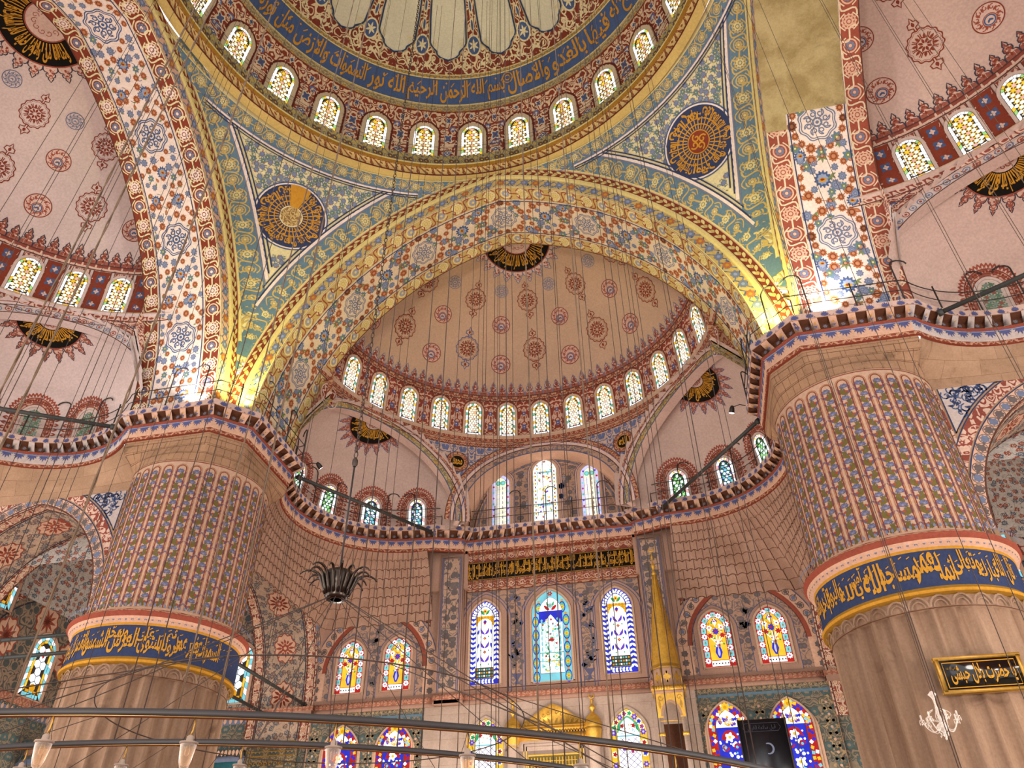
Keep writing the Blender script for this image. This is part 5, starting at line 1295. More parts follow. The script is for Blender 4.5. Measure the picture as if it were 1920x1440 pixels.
# ------------------------------------------------------------------ piers
PCX = {-1: -13.1, 1: 13.35}; PCY = 13.0
def build_pier(s):
    cx = PCX[s]; nm = 'left' if s < 0 else 'right'
    def pm(r0):
        def f(u, v, h): a = A_(u)/r0; return np.stack([cx+(r0+h)*np.sin(a), PCY-(r0+h)*np.cos(a), A_(v)], -1)
        return f
    # plain fluted marble shaft
    n = 32; m = MB(); aa = np.linspace(-pi, pi, n*8+1)
    fl = lambda a: 2.80-.17*np.abs(np.sin(a*n/2))**.8
    def shaft(u, v, h): a = A_(u)/2.8; r = fl(a)*np.where(A_(v) > 9.28, 0, 1)+np.where(A_(v) > 9.28, 2.8, 0); return np.stack([cx+r*np.sin(a), PCY-r*np.cos(a), A_(v)], -1)
    m.grid(shaft, aa*2.8, [0, 2, 4, 6, 7.2, 8.4, 9.27, 9.29, 9.74], 'marble')
    p = Pat()
    for i in range(n):
        u = (i+.5)*2*pi/n*2.8-pi*2.8; w = pi/n*2.8
        p.add(stroke([(u+w*.92*cos(t), 9.30+.30*sin(t)) for t in np.linspace(0, pi, 10)], .05), 'marble', .10); p.add(stroke([(u+w*.6*cos(t), 9.30+.19*sin(t)) for t in np.linspace(0, pi, 8)], .035), 'marble', .07)
    p.add(stroke([(x, 9.29) for x in aa*2.8], .02), 'brown', .012)
    m.pat(p, pm(2.8))
    o = m.build('pillar_'+nm); struct(o, 'huge round %s pier with fluted brown marble shaft' % nm, 'pier')
    # lettered band
    b = MB(); prof = [(2.80, 9.62), (2.98, 9.66), (3.0, 9.74), (2.96, 9.80), (2.93, 9.84), (2.93, 10.9), (2.95, 10.92), (2.95, 10.98), (3.05, 11.02), (3.12, 11.16), (3.2, 11.24), (3.2, 11.32), (3.08, 11.42), (2.95, 11.46), (2.85, 11.58), (2.76, 11.6)]
    b.lathe(prof, (cx, PCY, 0), ['ochre_d', 'ochre', 'ochre_d', 'ochre_d', 'blue_d', 'ochre', 'ochre', 'cream_p', 'cream_p', 'redl', 'redl', 'red_fine', 'redl', 'cream_p', 'cream_p'], 96, -pi, pi)
    q = Pat(); k = 44
    for i in range(k):
        u = i*2*pi*3.06/k-pi*3.06; 
        for a in (-.9, -.3, .3, .9): q.add(leaf(u, 11.14, -pi/2+a, .13, .05), 'slate', .03)
        q.add(disc(u+pi*3.06/k, 11.06, .04, 6), 'slate', .03)
    for i in range(120):
        u = i*2*pi*2.88/120-pi*2.88; q.add(leaf(u, 11.44, pi/2, .12, .07), 'slate', .14)
    b.pat(q, lambda u, v, h: pm(3.0)(A_(u)*3.0/3.06, v, .03+h+(A_(v)-11.0)*.2))
    q = Pat()
    if s < 0:
        seq = [('السموات', 1.55, 2.55, 9.95, 10.85), ('بغير عمد', .78, 1.65, 9.98, 10.8), ('ترونها', .25, .95, 9.93, 10.6), ('ثم', .5, .8, 10.4, 10.86), ('استوى', -.35, .45, 9.95, 10.7), ('على', -.45, .1, 10.35, 10.86), ('العرش', -1.35, -.4, 9.95, 10.8), ('وسخر', -1.5, -.75, 10.3, 10.86), ('الشمس', -2.35, -1.4, 9.95, 10.8), ('والقمر', -2.9, -2.15, 9.98, 10.82), ('كل يجرى', -3.7, -2.9, 9.95, 10.82), ('لاجل', -4.3, -3.75, 9.95, 10.8)]
        sh = -.35
    else:
        seq = [('قال الله', 2.5, 3.3, 9.95, 10.85), ('تبارك', 1.9, 2.55, 9.93, 10.6), ('وتعالى', 1.2, 2.0, 10.1, 10.86), ('انما', .85, 1.25, 9.95, 10.7), ('يعمر', .2, .9, 9.95, 10.84), ('مساجد', -.75, .3, 9.95, 10.84), ('الله', -1.25, -.65, 9.95, 10.8), ('من آمن', -1.6, -.9, 10.3, 10.86), ('بالله', -2.15, -1.3, 9.93, 10.5), ('واليوم', -2.75, -2.0, 9.95, 10.84), ('الآخر', -3.3, -2.6, 9.97, 10.84), ('واقام', -3.8, -3.2, 9.95, 10.8), ('الصلوة', -4.4, -3.75, 9.95, 10.84), ('واتى', -4.9, -4.4, 9.95, 10.8)]
        sh = .0
    a_cam = atan2(5.73-cx, PCY+11.96); off = a_cam*2.93
    for t, x0, x1, y0, y1 in seq:
        tp, asp = text_pat(t, 'ochre', .022, .022); lay_text(q, tp, off+sh+x0, off+sh+x1, y0, y1, asp)
    r2 = np.random.default_rng(2)
    for i in range(40):
        x = off+sh-4.5+i*.2; y = r2.uniform(10.45, 10.8); q.add(stroke([(x, y), (x+.09, y+.05)], .028), 'ochre', .022); q.add(disc(x+.1, y-.3, .02, 6), 'ochre', .022)
    b.pat(q, pm(2.93))
    bo = b.build('lettered_band', o); bo['label'] = 'dark blue band with gold lettering and red moulding'
    # painted upper shaft with rounded flute tops
    u_ = MB(); R = 2.75; u_.grid(pm(R), np.linspace(-pi, pi, 129)*R, [11.55, 13, 15, 17.0, 17.62], 'pier_cream')
    q = Pat(); w = 2*pi*R/n; pw = w*.5
    for i in range(n):
        a = -pi+(i+.5)*2*pi/n
        da = (a-a_cam+pi) % (2*pi)-pi
        if abs(da) > 2.0: continue
        u = a*R; top = 17.2
        arch = [(u-pw*.62, 11.62)]+[(u-pw*.62*cos(t), top+pw*.62*sin(t)) for t in np.linspace(0, pi, 9)]+[(u+pw*.62, 11.62)]
        q.add(stroke(arch, .032), 'redb', .012); arch2 = [(u-pw*.8, 11.62)]+[(u-pw*.8*cos(t), top+pw*.8*sin(t)) for t in np.linspace(0, pi, 9)]+[(u+pw*.8, 11.62)]
        q.add(stroke(arch2, .018), 'rust', .011)
        V = A_(arch[:1]+arch[1:-1]+arch[-1:]); q.add(poly(V[::-1]), 'pier_cream', .004)
        ph = (i % 2)*.0; q.put(CARN, [[u, 11.64+ph+j*.925, 0, (-1 if i % 2 else 1)*1.18, .925] for j in range(6)])
    q.add(stroke([(x, 17.56) for x in np.linspace(-pi, pi, 90)*R], .03), 'redb', .012)
    u_.pat(q, pm(R)); uo = u_.build('painted_shaft', o); uo['label'] = 'painted upper shaft with strips of blue carnations and olive leaves'
    # stone head that turns the round shaft into the square block under the ledge
    h = MB(); hx = s
    blk = A_([(-5.0, 2.6), (-2.6, -2.45)]) if False else None
    corners = [(10.62, 15.6), (10.62, 11.70), (11.70, 10.55), (15.6, 10.55), (15.6, 15.6)]
    C_ = A_([(hx*x, y) for x, y in corners])
    angs = np.linspace(-pi, pi, 145)
    def block_r(a):
        d = A_([sin(a), -cos(a)]); best = 9.0
        for i in range(len(C_)):
            p0, p1 = C_[i]-[cx, PCY], C_[(i+1) % len(C_)]-[cx, PCY]; e = p1-p0; den = d[0]*e[1]-d[1]*e[0]
            if abs(den) < 1e-9: continue
            t = (p0[0]*e[1]-p0[1]*e[0])/den; k2 = (p0[0]*d[1]-p0[1]*d[0])/den
            if t > 0 and -1e-6 <= k2 <= 1+1e-6: best = min(best, t)
        return best
    br = A_([block_r(a) for a in angs])
    def head(u, v, hh):
        a = A_(u)/2.75; b_ = np.interp(a, angs, br); t = np.clip((A_(v)-17.60)/1.15, 0, 1); t = t*t*(3-2*t)
        r = 2.76+(b_-2.76)*t; return np.stack([cx+r*np.sin(a), PCY-r*np.cos(a), A_(v)], -1)
    ca = [atan2(x-cx, PCY-y) for x, y in C_]
    h.grid(head, np.unique(np.r_[angs, ca])*2.75, [17.6, 17.75, 17.9, 18.1, 18.3, 18.5, 18.75, 19.05], 'pierstone')
    q = Pat(); 
    for v in (18.0, 18.4, 18.75): q.add(stroke([(x, v) for x in np.linspace(-pi, pi, 120)*2.75], .014), 'brown', .01)
    for v, oo in ((17.6, 0), (18.0, .3), (18.4, .1)):
        for x in np.arange(-pi*2.75, pi*2.75, .62): q.add(stroke([(x+oo, v), (x+oo, v+.38)], .012), 'brown', .01)
    def head2(u, v, hh):
        P = head(u, v, hh); d = P[:, :2]-A_([cx, PCY]); d /= np.linalg.norm(d, axis=1, keepdims=True); P[:, :2] += d*.012; return P
    h.pat(q, head2)
    ho = h.build('stone_head', o); ho['label'] = 'weathered bare stone head of the pier'
# ------------------------------------------------------------------ walls under the ledge
QY = 24.6; SX = 12.2
def parch(t, half=4.4, rise=5.3, c=1.1):
    """pointed arch: height over the springing for -half..half"""
    r = half+c; x = np.abs(A_(t)); return np.sqrt(np.maximum(r*r-(x+c)**2, 0))*rise/sqrt(r*r-c*c)
def build_niche_wall(k, s, tiers=True):
    """stepped stone tiers from the round niche to the square corner below"""
    m = MB(); rt = 4.98 if k == 0 else 4.88
    B = (SX, QY) if k == 0 else (SX+.0, 24.3)
    def bot(a):          # a from +y axis
        dx, dy = np.abs(np.sin(a)), np.cos(a); r1 = np.where(dx > 1e-3, (B[0]-EX)/np.maximum(dx, 1e-3), 99); r2 = np.where(dy > 1e-3, (B[1]-EY)/np.maximum(dy, 1e-3), 99)
        return np.minimum(np.minimum(r1, r2), 8.6)
    a = np.radians(np.arange(-6, 131, 2.0)) if True else None
    A = s*a; n = len(A); fine = np.radians(np.linspace(-6, 130, 409))
    def P(aa, r, z): return np.stack([s*EX+s*r*np.sin(aa), EY+r*np.cos(aa), np.broadcast_to(z, r.shape)*1.0], -1)
    if tiers:
        nt = 8; z0 = 18.99; dz = .43
        q = len(fine)
        for i in range(nt):
            cells = 44-2*i; ph = (i % 2)*.5; t0, t1 = (i/nt)**.85, ((i+1)/nt)**.85; zt = z0-i*dz; zb = zt-dz
            r0, r1 = rt+(bot(fine)-rt)*t0, rt+(bot(fine)-rt)*t1-.03
            wv = lambda n_, p_: .10*np.abs(np.sin(pi*(fine/2.37*n_+p_)))
            ztop = zt+(wv(cells+2, .5-ph) if i else 0*fine); zlow = zb+wv(cells, ph)
            up, lo = P(fine, r0, ztop+.0), P(fine, r1, zlow)
            m.faces(np.r_[up, lo], [[j, j+1, q+j+1, q+j] for j in range(q-1)], 'pinkstone', np.c_[np.r_[fine*5, fine*5], np.r_[ztop, zlow]])
            un = P(fine, rt+(bot(fine)-rt)*t1, zlow+.0); m.faces(np.r_[lo, un], [[j, j+1, q+j+1, q+j] for j in range(q-1)], 'pinkstone')
            for rr_, c_, w_ in ((r1-.014, 'brown', .035), ):
                m.faces(np.r_[P(fine, rr_, zlow), P(fine, rr_, zlow+w_)], [[j, j+1, q+j+1, q+j] for j in range(q-1)], c_)
            V = []; F = []
            for a_ in (np.arange(cells+1)-ph)/cells*2.37*1.0:
                if not fine[0] < a_ < fine[-1]: continue
                e = np.array([a_-.0022, a_+.0022]); tt = np.interp(e, fine, r0)-.016; tl = np.interp(e, fine, r1)-.016
                V += list(P(e, tt, np.interp(e, fine, ztop)))+list(P(e, tl, np.interp(e, fine, zlow))[::-1]); n_ = len(V); F.append([n_-4, n_-3, n_-2, n_-1])
            m.faces(V, F, 'line')
        zb = z0-nt*dz
    else:
        def f(u, v, h): t = np.clip((19.0-A_(v))/1.25, 0, 1)**1.2; return P(A_(u)/5, rt+(np.minimum(bot(A_(u)/5), 8.2)-rt)*t, A_(v))
        m.grid(f, fine[::4]*5, [17.7, 17.85, 18.0, 18.2, 18.4, 18.6, 18.8, 19.12], 'tanstone')
        m.faces(P(fine, rt+(np.minimum(bot(fine), 8.2)-rt)*.002, np.full(len(fine), 18.93))[:1].repeat(3, 0), [[0, 1, 2]], 'line')
    nm = {(0, -1): 'front_left', (0, 1): 'front_right', (1, 1): 'left', (-1, -1): 'right'}[(k, s)]
    o = m.build('wall_niche_'+nm, loc=kloc(k), rz=KDIR[k])
    struct(o, ('stepped pink stone tiers below the %s niche ledge' if tiers else 'bare tan stone below the %s niche ledge') % nm.replace('_', ' '), 'wall')
def archivolt(p, cx, half, rise, zs, off, w, mat, lift, c=1.1, n=40):
    t = np.sin(np.linspace(-1, 1, n)*pi/2)*half; P_ = np.c_[cx+t, zs+parch(t, half, rise, c)]
    T = np.gradient(P_, axis=0); T /= np.linalg.norm(T, axis=1, keepdims=True); N = np.c_[-T[:, 1], T[:, 0]]
    p.add(stroke(P_+N*off, w), mat, lift); return P_+N*off
def chain_on(p, P_, step, fn):
    L = np.r_[0, np.cumsum(np.linalg.norm(np.diff(P_, axis=0), axis=1))]
    for i, s in enumerate(np.arange(step/2, L[-1], step)): fn(i, np.interp(s, L, P_[:, 0]), np.interp(s, L, P_[:, 1]))
def arch_wall(mapf, cx, half, zs, rise, x0, x1, ztop, zbot, mat, m):
    """wall with a pointed opening, in (u, z)"""
    t = np.unique(np.r_[np.linspace(-half, half, 61), -half*.999, half*.999, -half*.99, half*.99]); u = cx+t; z = zs+parch(t, half, rise); n = len(u)
    V = mapf(np.r_[u, u], np.r_[z, np.full(n, ztop)], np.zeros(2*n)); m.faces(V, [[i, i+1, n+i+1, n+i] for i in range(n-1)], mat, np.c_[np.r_[u, u], np.r_[z, np.full(n, ztop)]])
    for a, b in ((x0, cx-half), (cx+half, x1)):
        if b-a > .02: m.grid(mapf, [a, b], [zbot, zs, ztop], mat)
    return u, z
def build_side_openings():
    for k, s in ((0, -1), (0, 1), (1, 1), (-1, -1)):
        # map: wall plane seen from the nave; depth goes outward, u along the wall
        if k == 0:
            f = lambda u, v, h, s=s: np.stack([np.full(len(A_(u)), s*SX)-s*h, A_(u), A_(v)], -1)
            cx, half, x0, x1 = 20.05, 4.42, 15.5, 24.6; nm = 'front left' if s < 0 else 'front right'
        else:
            sg = -k
            f = lambda u, v, h, sg=sg: np.stack([sg*A_(u), np.full(len(A_(u)), 12.2)-h, A_(v)], -1)
            cx, half, x0, x1 = 20.35, 4.2, 15.6, 24.9; nm = 'left' if k == 1 else 'right'
        m = MB(); zs, rise = 12.3, 5.25
        arch_wall(f, cx, half, zs, rise, x0, x1, 18.4 if k else 17.6, 0.0, 'pinkwall' if k == 0 else 'tanstone', m)
        t = np.linspace(-half, half, 49); P2 = np.c_[cx+t, zs+parch(t, half, rise)]; L = np.r_[0, np.cumsum(np.linalg.norm(np.diff(P2, axis=0), axis=1))]; Lt = L[-1]
        def sof(u, v, h):
            uu = np.clip(A_(u), -2.4, Lt+2.4); z = np.interp(uu, L, P2[:, 1]); x = np.interp(uu, L, P2[:, 0]); z = np.where(uu < 0, zs+uu, np.where(uu > Lt, zs-(uu-Lt), z))
            dx = (x-cx)/half*A_(h)*.7; return f(x-dx, z-A_(h)*.7*(1-np.abs(x-cx)/half), -A_(v))
        us = np.r_[-2.4, -1.2, np.linspace(0, Lt, 49), Lt+1.2, Lt+2.4]; D = 3.45
        m.grid(sof, us, [0, .55], 'red_fine_w'); m.grid(sof, us, [.55, 1.7, 2.9], 'gal_floral'); m.grid(sof, us, [2.9, D], 'red_fine_w')
        p = Pat()
        for v, c in ((.08, 'line'), (.5, 'line'), (.6, 'ink'), (2.85, 'ink'), (2.95, 'line'), (3.4, 'line')): p.add(stroke(np.c_[us, np.full(len(us), v)], .05), c, .014)
        bm = m_rosette_band('redl', 'line', 'cream_p', 'cream_p', 'cream', 'cream', .42, 1.1); band_fill(p, -2.4, Lt+2.4, .06, .42, 1.1, bm); band_fill(p, -2.4, Lt+2.4, 2.97, .42, 1.1, bm)
        for i, u in enumerate(np.arange(-1.6, Lt+2, 2.35)):
            p.add(star(u, 1.72, .72, .08, 10, 60, 0, .82), 'redl', .016); p.add(star(u, 1.72, .66, .08, 10, 60, 0, .82), 'cream_p', .019); 
            for q in range(12): a = q*pi/6; p.add(leaf(u+cos(a)*.2, 1.72+sin(a)*.17, a, .36, .12), 'redb' if i % 2 else 'redl', .022)
            p.add(star(u, 1.72, .2, .2, 6, 30), 'redl', .025); p.add(disc(u, 1.72, .09, 8), 'cream_p', .028)
        m.pat(p, sof)
        # archivolt and spandrel ornament on the wall face
        p = Pat()
        P_ = archivolt(p, cx, half, rise, zs, .22, .42, 'cream_p', .008); 
        chain_on(p, P_, .40, lambda i, x, y: (p.add(ring(x, y, .17, .20, 12), 'greyfl', .010), p.add(star(x, y, .14, .15, 7, 28), 'greyfl' if i % 2 else 'slate', .012), p.add(leaf(x, y, i*2.1, .3, .1), 'greyfl', .011)))
        archivolt(p, cx, half, rise, zs, .02, .05, 'line', .014); archivolt(p, cx, half, rise, zs, .45, .04, 'blue_d', .014)
        if k:
            archivolt(p, cx, half, rise, zs, .72, .40, 'red_fine_w', .007); archivolt(p, cx, half, rise, zs, .95, .04, 'blue_d', .012)
            for sg in (-1, 1):
                e = cx+sg*half; q = -sg
                # spandrel panel between arch and pier
                tt = np.linspace(.30, .985, 14)*half; arc = np.c_[cx+sg*tt, zs+parch(tt, half, rise)+0]; ar = archivolt(Pat(), cx, half, rise, zs, 1.05, .1, 'line', .0)
                ar = ar[(np.abs(ar[:, 0]-cx) > half*.42) & ((ar[:, 0]-cx)*sg > 0) & (ar[:, 1] > 14.0)]; ar = ar[np.argsort(np.abs(ar[:, 0]-cx))]
                xo = cx+sg*(half+.62) if False else (x0+.55 if sg < 0 else x1-.3); ok = np.abs(ar[:, 0]-cx) < abs(xo-cx); ar = ar[ok]
                if len(ar) > 3:
                    topz = 17.75; low = ar[:, 1].min(); pts = np.r_[ar, [[xo, low-.3], [xo, topz]], [[ar[0, 0], topz]]]
                    p.add(poly(pts if sg > 0 else pts[::-1]), 'white_p', .008); p.add(stroke(np.r_[pts, pts[:1]], .05), 'blue_d', .014)
                    r2 = np.random.default_rng(5)
                    for i in range(70):
                        x, y = r2.uniform(min(ar[0, 0], xo), max(ar[0, 0], xo)), r2.uniform(low, topz-.1); d = np.hypot(ar[:, 0]-x, ar[:, 1]-y).min(); inside_ = np.interp(abs(x-cx), np.abs(ar[:, 0]-cx), ar[:, 1])
                        if y > inside_+.14 and abs(x-xo) > .14: p.add(stroke(spiral(x, y, .19, r2.uniform(0, 6), 1.1, 10, 1 if i % 2 else -1), .05), 'blue', .014); p.add(leaf(x, y, r2.uniform(0, 6), .22, .09), 'blue_d', .015)
                    p.add(stroke([(xo+sg*.22, low-1.2), (xo+sg*.22, topz+.22), (ar[0, 0]-sg*.9, topz+.22)], .34), 'red_fine_w', .009)
        m.pat(p, lambda u, v, h: f(u, v, h))
        # string moulding at the springing
        mm = MB()
        for z_, c_, dd in ((11.62, 'redmould', .16), (11.42, 'pinkwall', .1)):
            for a, b in ((x0, cx-half+.25), (cx+half-.25, x1)):
                if b > a: V = f(A_([a, b, b, a, a, b, b, a]), A_([z_-.1]*4+[z_+.1]*4), A_([dd, dd, -3.4, -3.4]*2)); mm.faces(V, [[0, 1, 2, 3], [4, 5, 6, 7], [0, 1, 5, 4], [1, 2, 6, 5], [0, 3, 7, 4]], c_)
        o = m.build('wall_arcade_'+nm.replace(' ', '_')); struct(o, 'deep pointed archway with painted underside, %s of the nave' % nm, 'archway'); mo = mm.build('moulding', o)
def build_corner_bays():
    for s in (-1, 1):
        nm = 'left' if s < 0 else 'right'; m = MB(); x0, x1, y0, y1 = 15.65, 25.4, 15.6, 24.62
        X = lambda P: np.stack([s*P[:, 0], P[:, 1], P[:, 2]], -1)
        fy = lambda u, v, h: np.stack([s*A_(u), np.full(len(A_(u)), y1)-h, A_(v)], -1); fx = lambda u, v, h: np.stack([np.full(len(A_(u)), s*x1)-s*np.asarray(h), A_(u), A_(v)], -1)
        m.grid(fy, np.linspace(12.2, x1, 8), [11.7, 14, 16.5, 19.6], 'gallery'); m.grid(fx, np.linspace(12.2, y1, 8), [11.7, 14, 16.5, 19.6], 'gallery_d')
        m.grid(fy, np.linspace(12.2, x1, 8), [0, 9.0, 11.4, 11.7], 'tile'); m.grid(fx, np.linspace(12.2, y1, 8), [0, 9, 11.4, 11.7], 'tile')
        # low dome on painted corners
        cx, cy = (x0+x1)/2, (y0+y1)/2
        def vault(u, v, h):
            a = A_(u); e = A_(v); hh = 4.82*np.cos(e); r = 6.9; x = cx+np.clip(hh*1.42*np.sin(a), -hh, hh); y = cy-.2+np.clip(hh*1.42*np.cos(a), -hh, hh); return np.stack([s*x, y, 16.2+4.4*np.sin(e)], -1)
        m.grid(lambda u, v, h: vault(A_(u)/6.9, A_(v)/6.9, h), np.linspace(-pi, pi, 61)*6.9, np.radians([0, 8, 16, 24, 32, 40, 50, 60, 75, 89])*6.9, 'gal_white')
        p = Pat()
        for u0, f_ in ((cx, fy),):
            pass
        # painted wall arches in the bay
        for (f_, c_, hw) in ((fy, 20.5, 3.9), (fx, 20.1, 4.0)):
            p = Pat()
            for off, w, mat in ((0, .5, 'red_fine_w'), (-.55, .06, 'ink'), (.4, .3, 'white_p'), (.62, .06, 'ink'), (.95, .5, 'gal_floral')): archivolt(p, c_, hw, 4.6, 12.6, off, w, mat, .02)
            for dx in (-2.1, 0, 2.1):
                p.add(star(c_+dx, 14.2 if dx else 15.6, .75, .08, 10, 60, 0, 1.2), 'redl', .02); p.add(star(c_+dx, 14.2 if dx else 15.6, .66, .08, 10, 60, 0, 1.2), 'cream_p', .024)
                for q in range(10): a = q*pi/5; p.add(leaf(c_+dx, 14.2 if dx else 15.6, a, .6, .16), 'redl', .028)
            p.add(stroke([(12.4, 11.75), (x1-.1, 11.75)], .4), 'redmould', .05); p.add(stroke([(12.4, 11.3), (x1-.1, 11.3)], .25), 'slate', .03)
            for q in np.arange(12.4, x1, .3): p.add(leaf(q, 11.2, pi/2, .3, .16), 'cream_p', .035)
            m.pat(p, f_)
        o = m.build('wall_corner_bay_'+nm); struct(o, 'painted vaulted corner bay seen through the %s archways' % nm, 'bay')
    g = lambda u, v, h: np.stack([A_(u), np.full(len(A_(u)), -0.0)-np.asarray(h)-.02, A_(v)], -1)
    window_meshes('bay', 'clearhex', 1.5, 3.0, .15, g, 'cream_p', .16)
    place_window('bay', (-16.75, 24.6, 12.2), 0, 'clear hexagon-paned window with yellow border glimpsed right of the left pier')
    place_window('bay', (-25.38, 20.6, 12.0), pi/2, 'clear hexagon-paned window with yellow border at the far left edge, lower one')
    place_window('bay', (-25.38, 16.8, 15.2), pi/2, 'clear hexagon-paned window at the far left edge, upper one')
    place_window('bay', (20.9, 24.6, 15.2), 0, 'bright white window glimpsed through the right archway')
# ------------------------------------------------------------------ front wall
def fw(u, v, h): return np.stack([A_(u), QY-np.asarray(h)*np.ones(len(A_(u))), A_(v)], -1)
def build_front_wall():
    m = MB()
    m.grid(fw, [-12.3, -5.8, -4.5, 0, 4.5, 5.8, 12.3], [11.7, 13, 15, 17, 19.2], 'pinkwall'); m.grid(fw, [-12.3, -6.4], [0, 6, 9, 11.5], 'tile'); m.grid(fw, [6.4, 12.3], [0, 6, 9, 11.5], 'tile')
    m.grid(fw, np.linspace(-6.4, 6.4, 7), [0, 4, 8, 11.7], 'palemarble')
    p = Pat()
    for z, w, c in ((18.83, .55, 'red_arab_d'), (17.25, .62, 'red_arab_d')):
        p.add(stroke([(-4.5, z), (4.5, z)], w), 'red_fine', .02)
        for x in np.arange(-4.3, 4.4, .56):
            sg = 1 if int(round((x+4.3)/.56)) % 2 else -1
            p.add(stroke(spiral(x, z, .17, 0, 1.2, 11, sg), .04), 'pinkl', .024); p.add(leaf(x, z, .6*sg, .3, .1), 'redb', .023)
        for s in (-1, 1): p.add(stroke([(-4.5, z+s*w/2), (4.5, z+s*w/2)], .04), 'line', .026)
    # flower thicket between the tall windows
    p.add(poly([(-4.42, 12.05), (4.42, 12.05), (4.42, 16.9), (-4.42, 16.9)]), 'grey_arab', .010)
    r2 = np.random.default_rng(8)
    for cx in (-3.42, -.07, 3.23):
        for d, c, l in ((-.5, 'pinkwall', .018), ): p.add((outl(1.62 if cx else 1.95, 4.35 if cx > -1 and cx < 1 else 4.05, d, .45)+[cx, 12.2])[None] and poly((outl(1.62 if abs(cx) > 1 else 1.95, 4.5 if abs(cx) < 1 else 4.2, d, .45)+[cx, 12.2])[::-1]) if False else poly((outl(1.62 if abs(cx) > 1 else 1.98, 4.5 if abs(cx) < 1 else 4.22, d, .45)+[cx, 12.2])[::-1]), c, l)
        for d in (-.36, -.5): p.add(stroke(outl(1.62 if abs(cx) > 1 else 1.98, 4.5 if abs(cx) < 1 else 4.22, d, .45)+[cx, 12.2], .035), 'line_b', .024)
    for x0, x1 in ((-2.15, -1.5), (1.35, 2.05)):
        p.add(stroke([(x0-.1, 16.2), (x0-.1, 12.05), (x1+.1, 12.05), (x1+.1, 16.2)], .03), 'line_b', .024)
        for i in range(34):
            x, y = r2.uniform(x0+.05, x1-.05), r2.uniform(12.75, 16.6); p.add(star(x, y, .10, .2, 6, 24), ['greyfl', 'carn', 'greyfl'][i % 3], .02); p.add(leaf(x, y, r2.uniform(0, 6), .3, .07), 'greyfl', .018)
        xm = (x0+x1)/2; p.add(poly([(xm-.12, 12.15), (xm+.12, 12.15), (xm+.05, 12.35), (xm+.25, 12.65), (xm-.25, 12.65), (xm-.05, 12.35)]), 'carn', .024)
    p.add(stroke([(-4.45, 17.0), (-4.45, 12.05), (4.45, 12.05), (4.45, 17.0)], .05), 'line', .022)
    m.pat(p, fw)
    # niche bays: blind pointed arches with flower thickets
    for s in (-1, 1):
        p = Pat(); cx = s*9.2; half, rise, zs = 2.62, 2.9, 13.35
        t = np.sin(np.linspace(-1, 1, 30)*pi/2)*half; V = np.r_[[(cx-half, 12.0)], np.c_[cx+t, zs+parch(t, half, rise)], [(cx+half, 12.0)]]
        p.add(poly(V[::-1]), 'grey_arab', .012)
        P_ = archivolt(p, cx, half, rise, zs, .42, .5, 'cream_p', .014); archivolt(p, cx, half, rise, zs, .08, .2, 'redl', .02); archivolt(p, cx, half, rise, zs, .69, .04, 'line_b', .02); archivolt(p, cx, half, rise, zs, -.04, .04, 'line', .022)
        for q in (-1, 1):
            p.add(poly([(cx+q*half, 12.0), (cx+q*(half+.66), 12.0), (cx+q*(half+.66), zs), (cx+q*half, zs)][::q]), 'cream_p', .013)
            for y in np.arange(12.15, zs, .42): p.add(star(cx+q*(half+.38), y, .15, .15, 7, 28), 'greyfl', .018)
        chain_on(p, P_, .44, lambda i, x, y: (p.add(ring(x, y, .13, .17, 14), 'greyfl', .018), p.add(star(x, y, .10, .2, 6, 24), 'slate' if i % 2 else 'greyfl', .020), p.add(leaf(x, y, i*1.9, .28, .08), 'greyfl', .019)))
        # corner panel with border beside the pilaster
        qx = -s; x_in, x_out = s*6.35, s*9.0; ys = 16.95
        ar = archivolt(Pat(), cx, half, rise, zs, .86, .1, 'line', 0); ar = ar[(ar[:, 0]-cx)*(-s) > .5]; ar = ar[np.argsort(np.abs(ar[:, 0]-cx))]; ar = ar[ar[:, 1] > 13.7]; ar = ar[np.abs(ar[:, 0]) > 6.35]
        pts = np.r_[ar, [[x_in, ar[-1, 1]-.1]], [[x_in, ys]], [[ar[0, 0], ys]]]
        p.add(poly(pts), 'red_fine', .014); c = pts.mean(0); inn = c+(pts-c)*.80; p.add(poly(inn), 'cream_p' if s > 0 else 'pierstone', .018); p.add(stroke(np.r_[inn, inn[:1]], .05), 'line_b', .022); p.add(stroke(np.r_[pts, pts[:1]], .04), 'line', .022)
        if s > 0:
            for i in range(46):
                x, y = r2.uniform(inn[:, 0].min(), inn[:, 0].max()), r2.uniform(inn[:, 1].min(), inn[:, 1].max()); lim = np.interp(abs(x-cx), np.abs(ar[:, 0]-cx), ar[:, 1])
                if y > lim+.2 and x_in+.25 < x: p.add(stroke(spiral(x, y, .2, r2.uniform(0, 6), 1.1, 10, 1 if i % 2 else -1), .05), 'slate', .024); p.add(leaf(x, y, r2.uniform(0, 6), .25, .08), 'slate', .024)
        for wx in ((-8.0, -10.48) if s < 0 else (7.77, 10.3)):
            for d, l in ((-.32, .018),): p.add(poly((outl(1.4, 2.62, d, .45)+[wx, 12.28])[::-1]), 'pinkwall', l); p.add(stroke(outl(1.4, 2.62, d, .45)+[wx, 12.28], .03), 'line_b', .024)
        for wx in (cx, ):
            for i in range(16): x, y = wx+r2.uniform(-.22, .22), r2.uniform(12.6, 15.6); p.add(star(x, y, .11, .2, 6, 24), 'greyfl', .022); p.add(leaf(x, y, r2.uniform(0, 6), .3, .08), 'greyfl', .02)
        # tiled dado with a toothed edge
        for x in np.arange(6.6, 12.2, .22): p.add(leaf(s*x, 11.2, pi/2, .24, .15), 'tile2', .012)
        p.add(stroke([(s*6.5, 11.05), (s*12.2, 11.05)], .12), 'teal', .012)
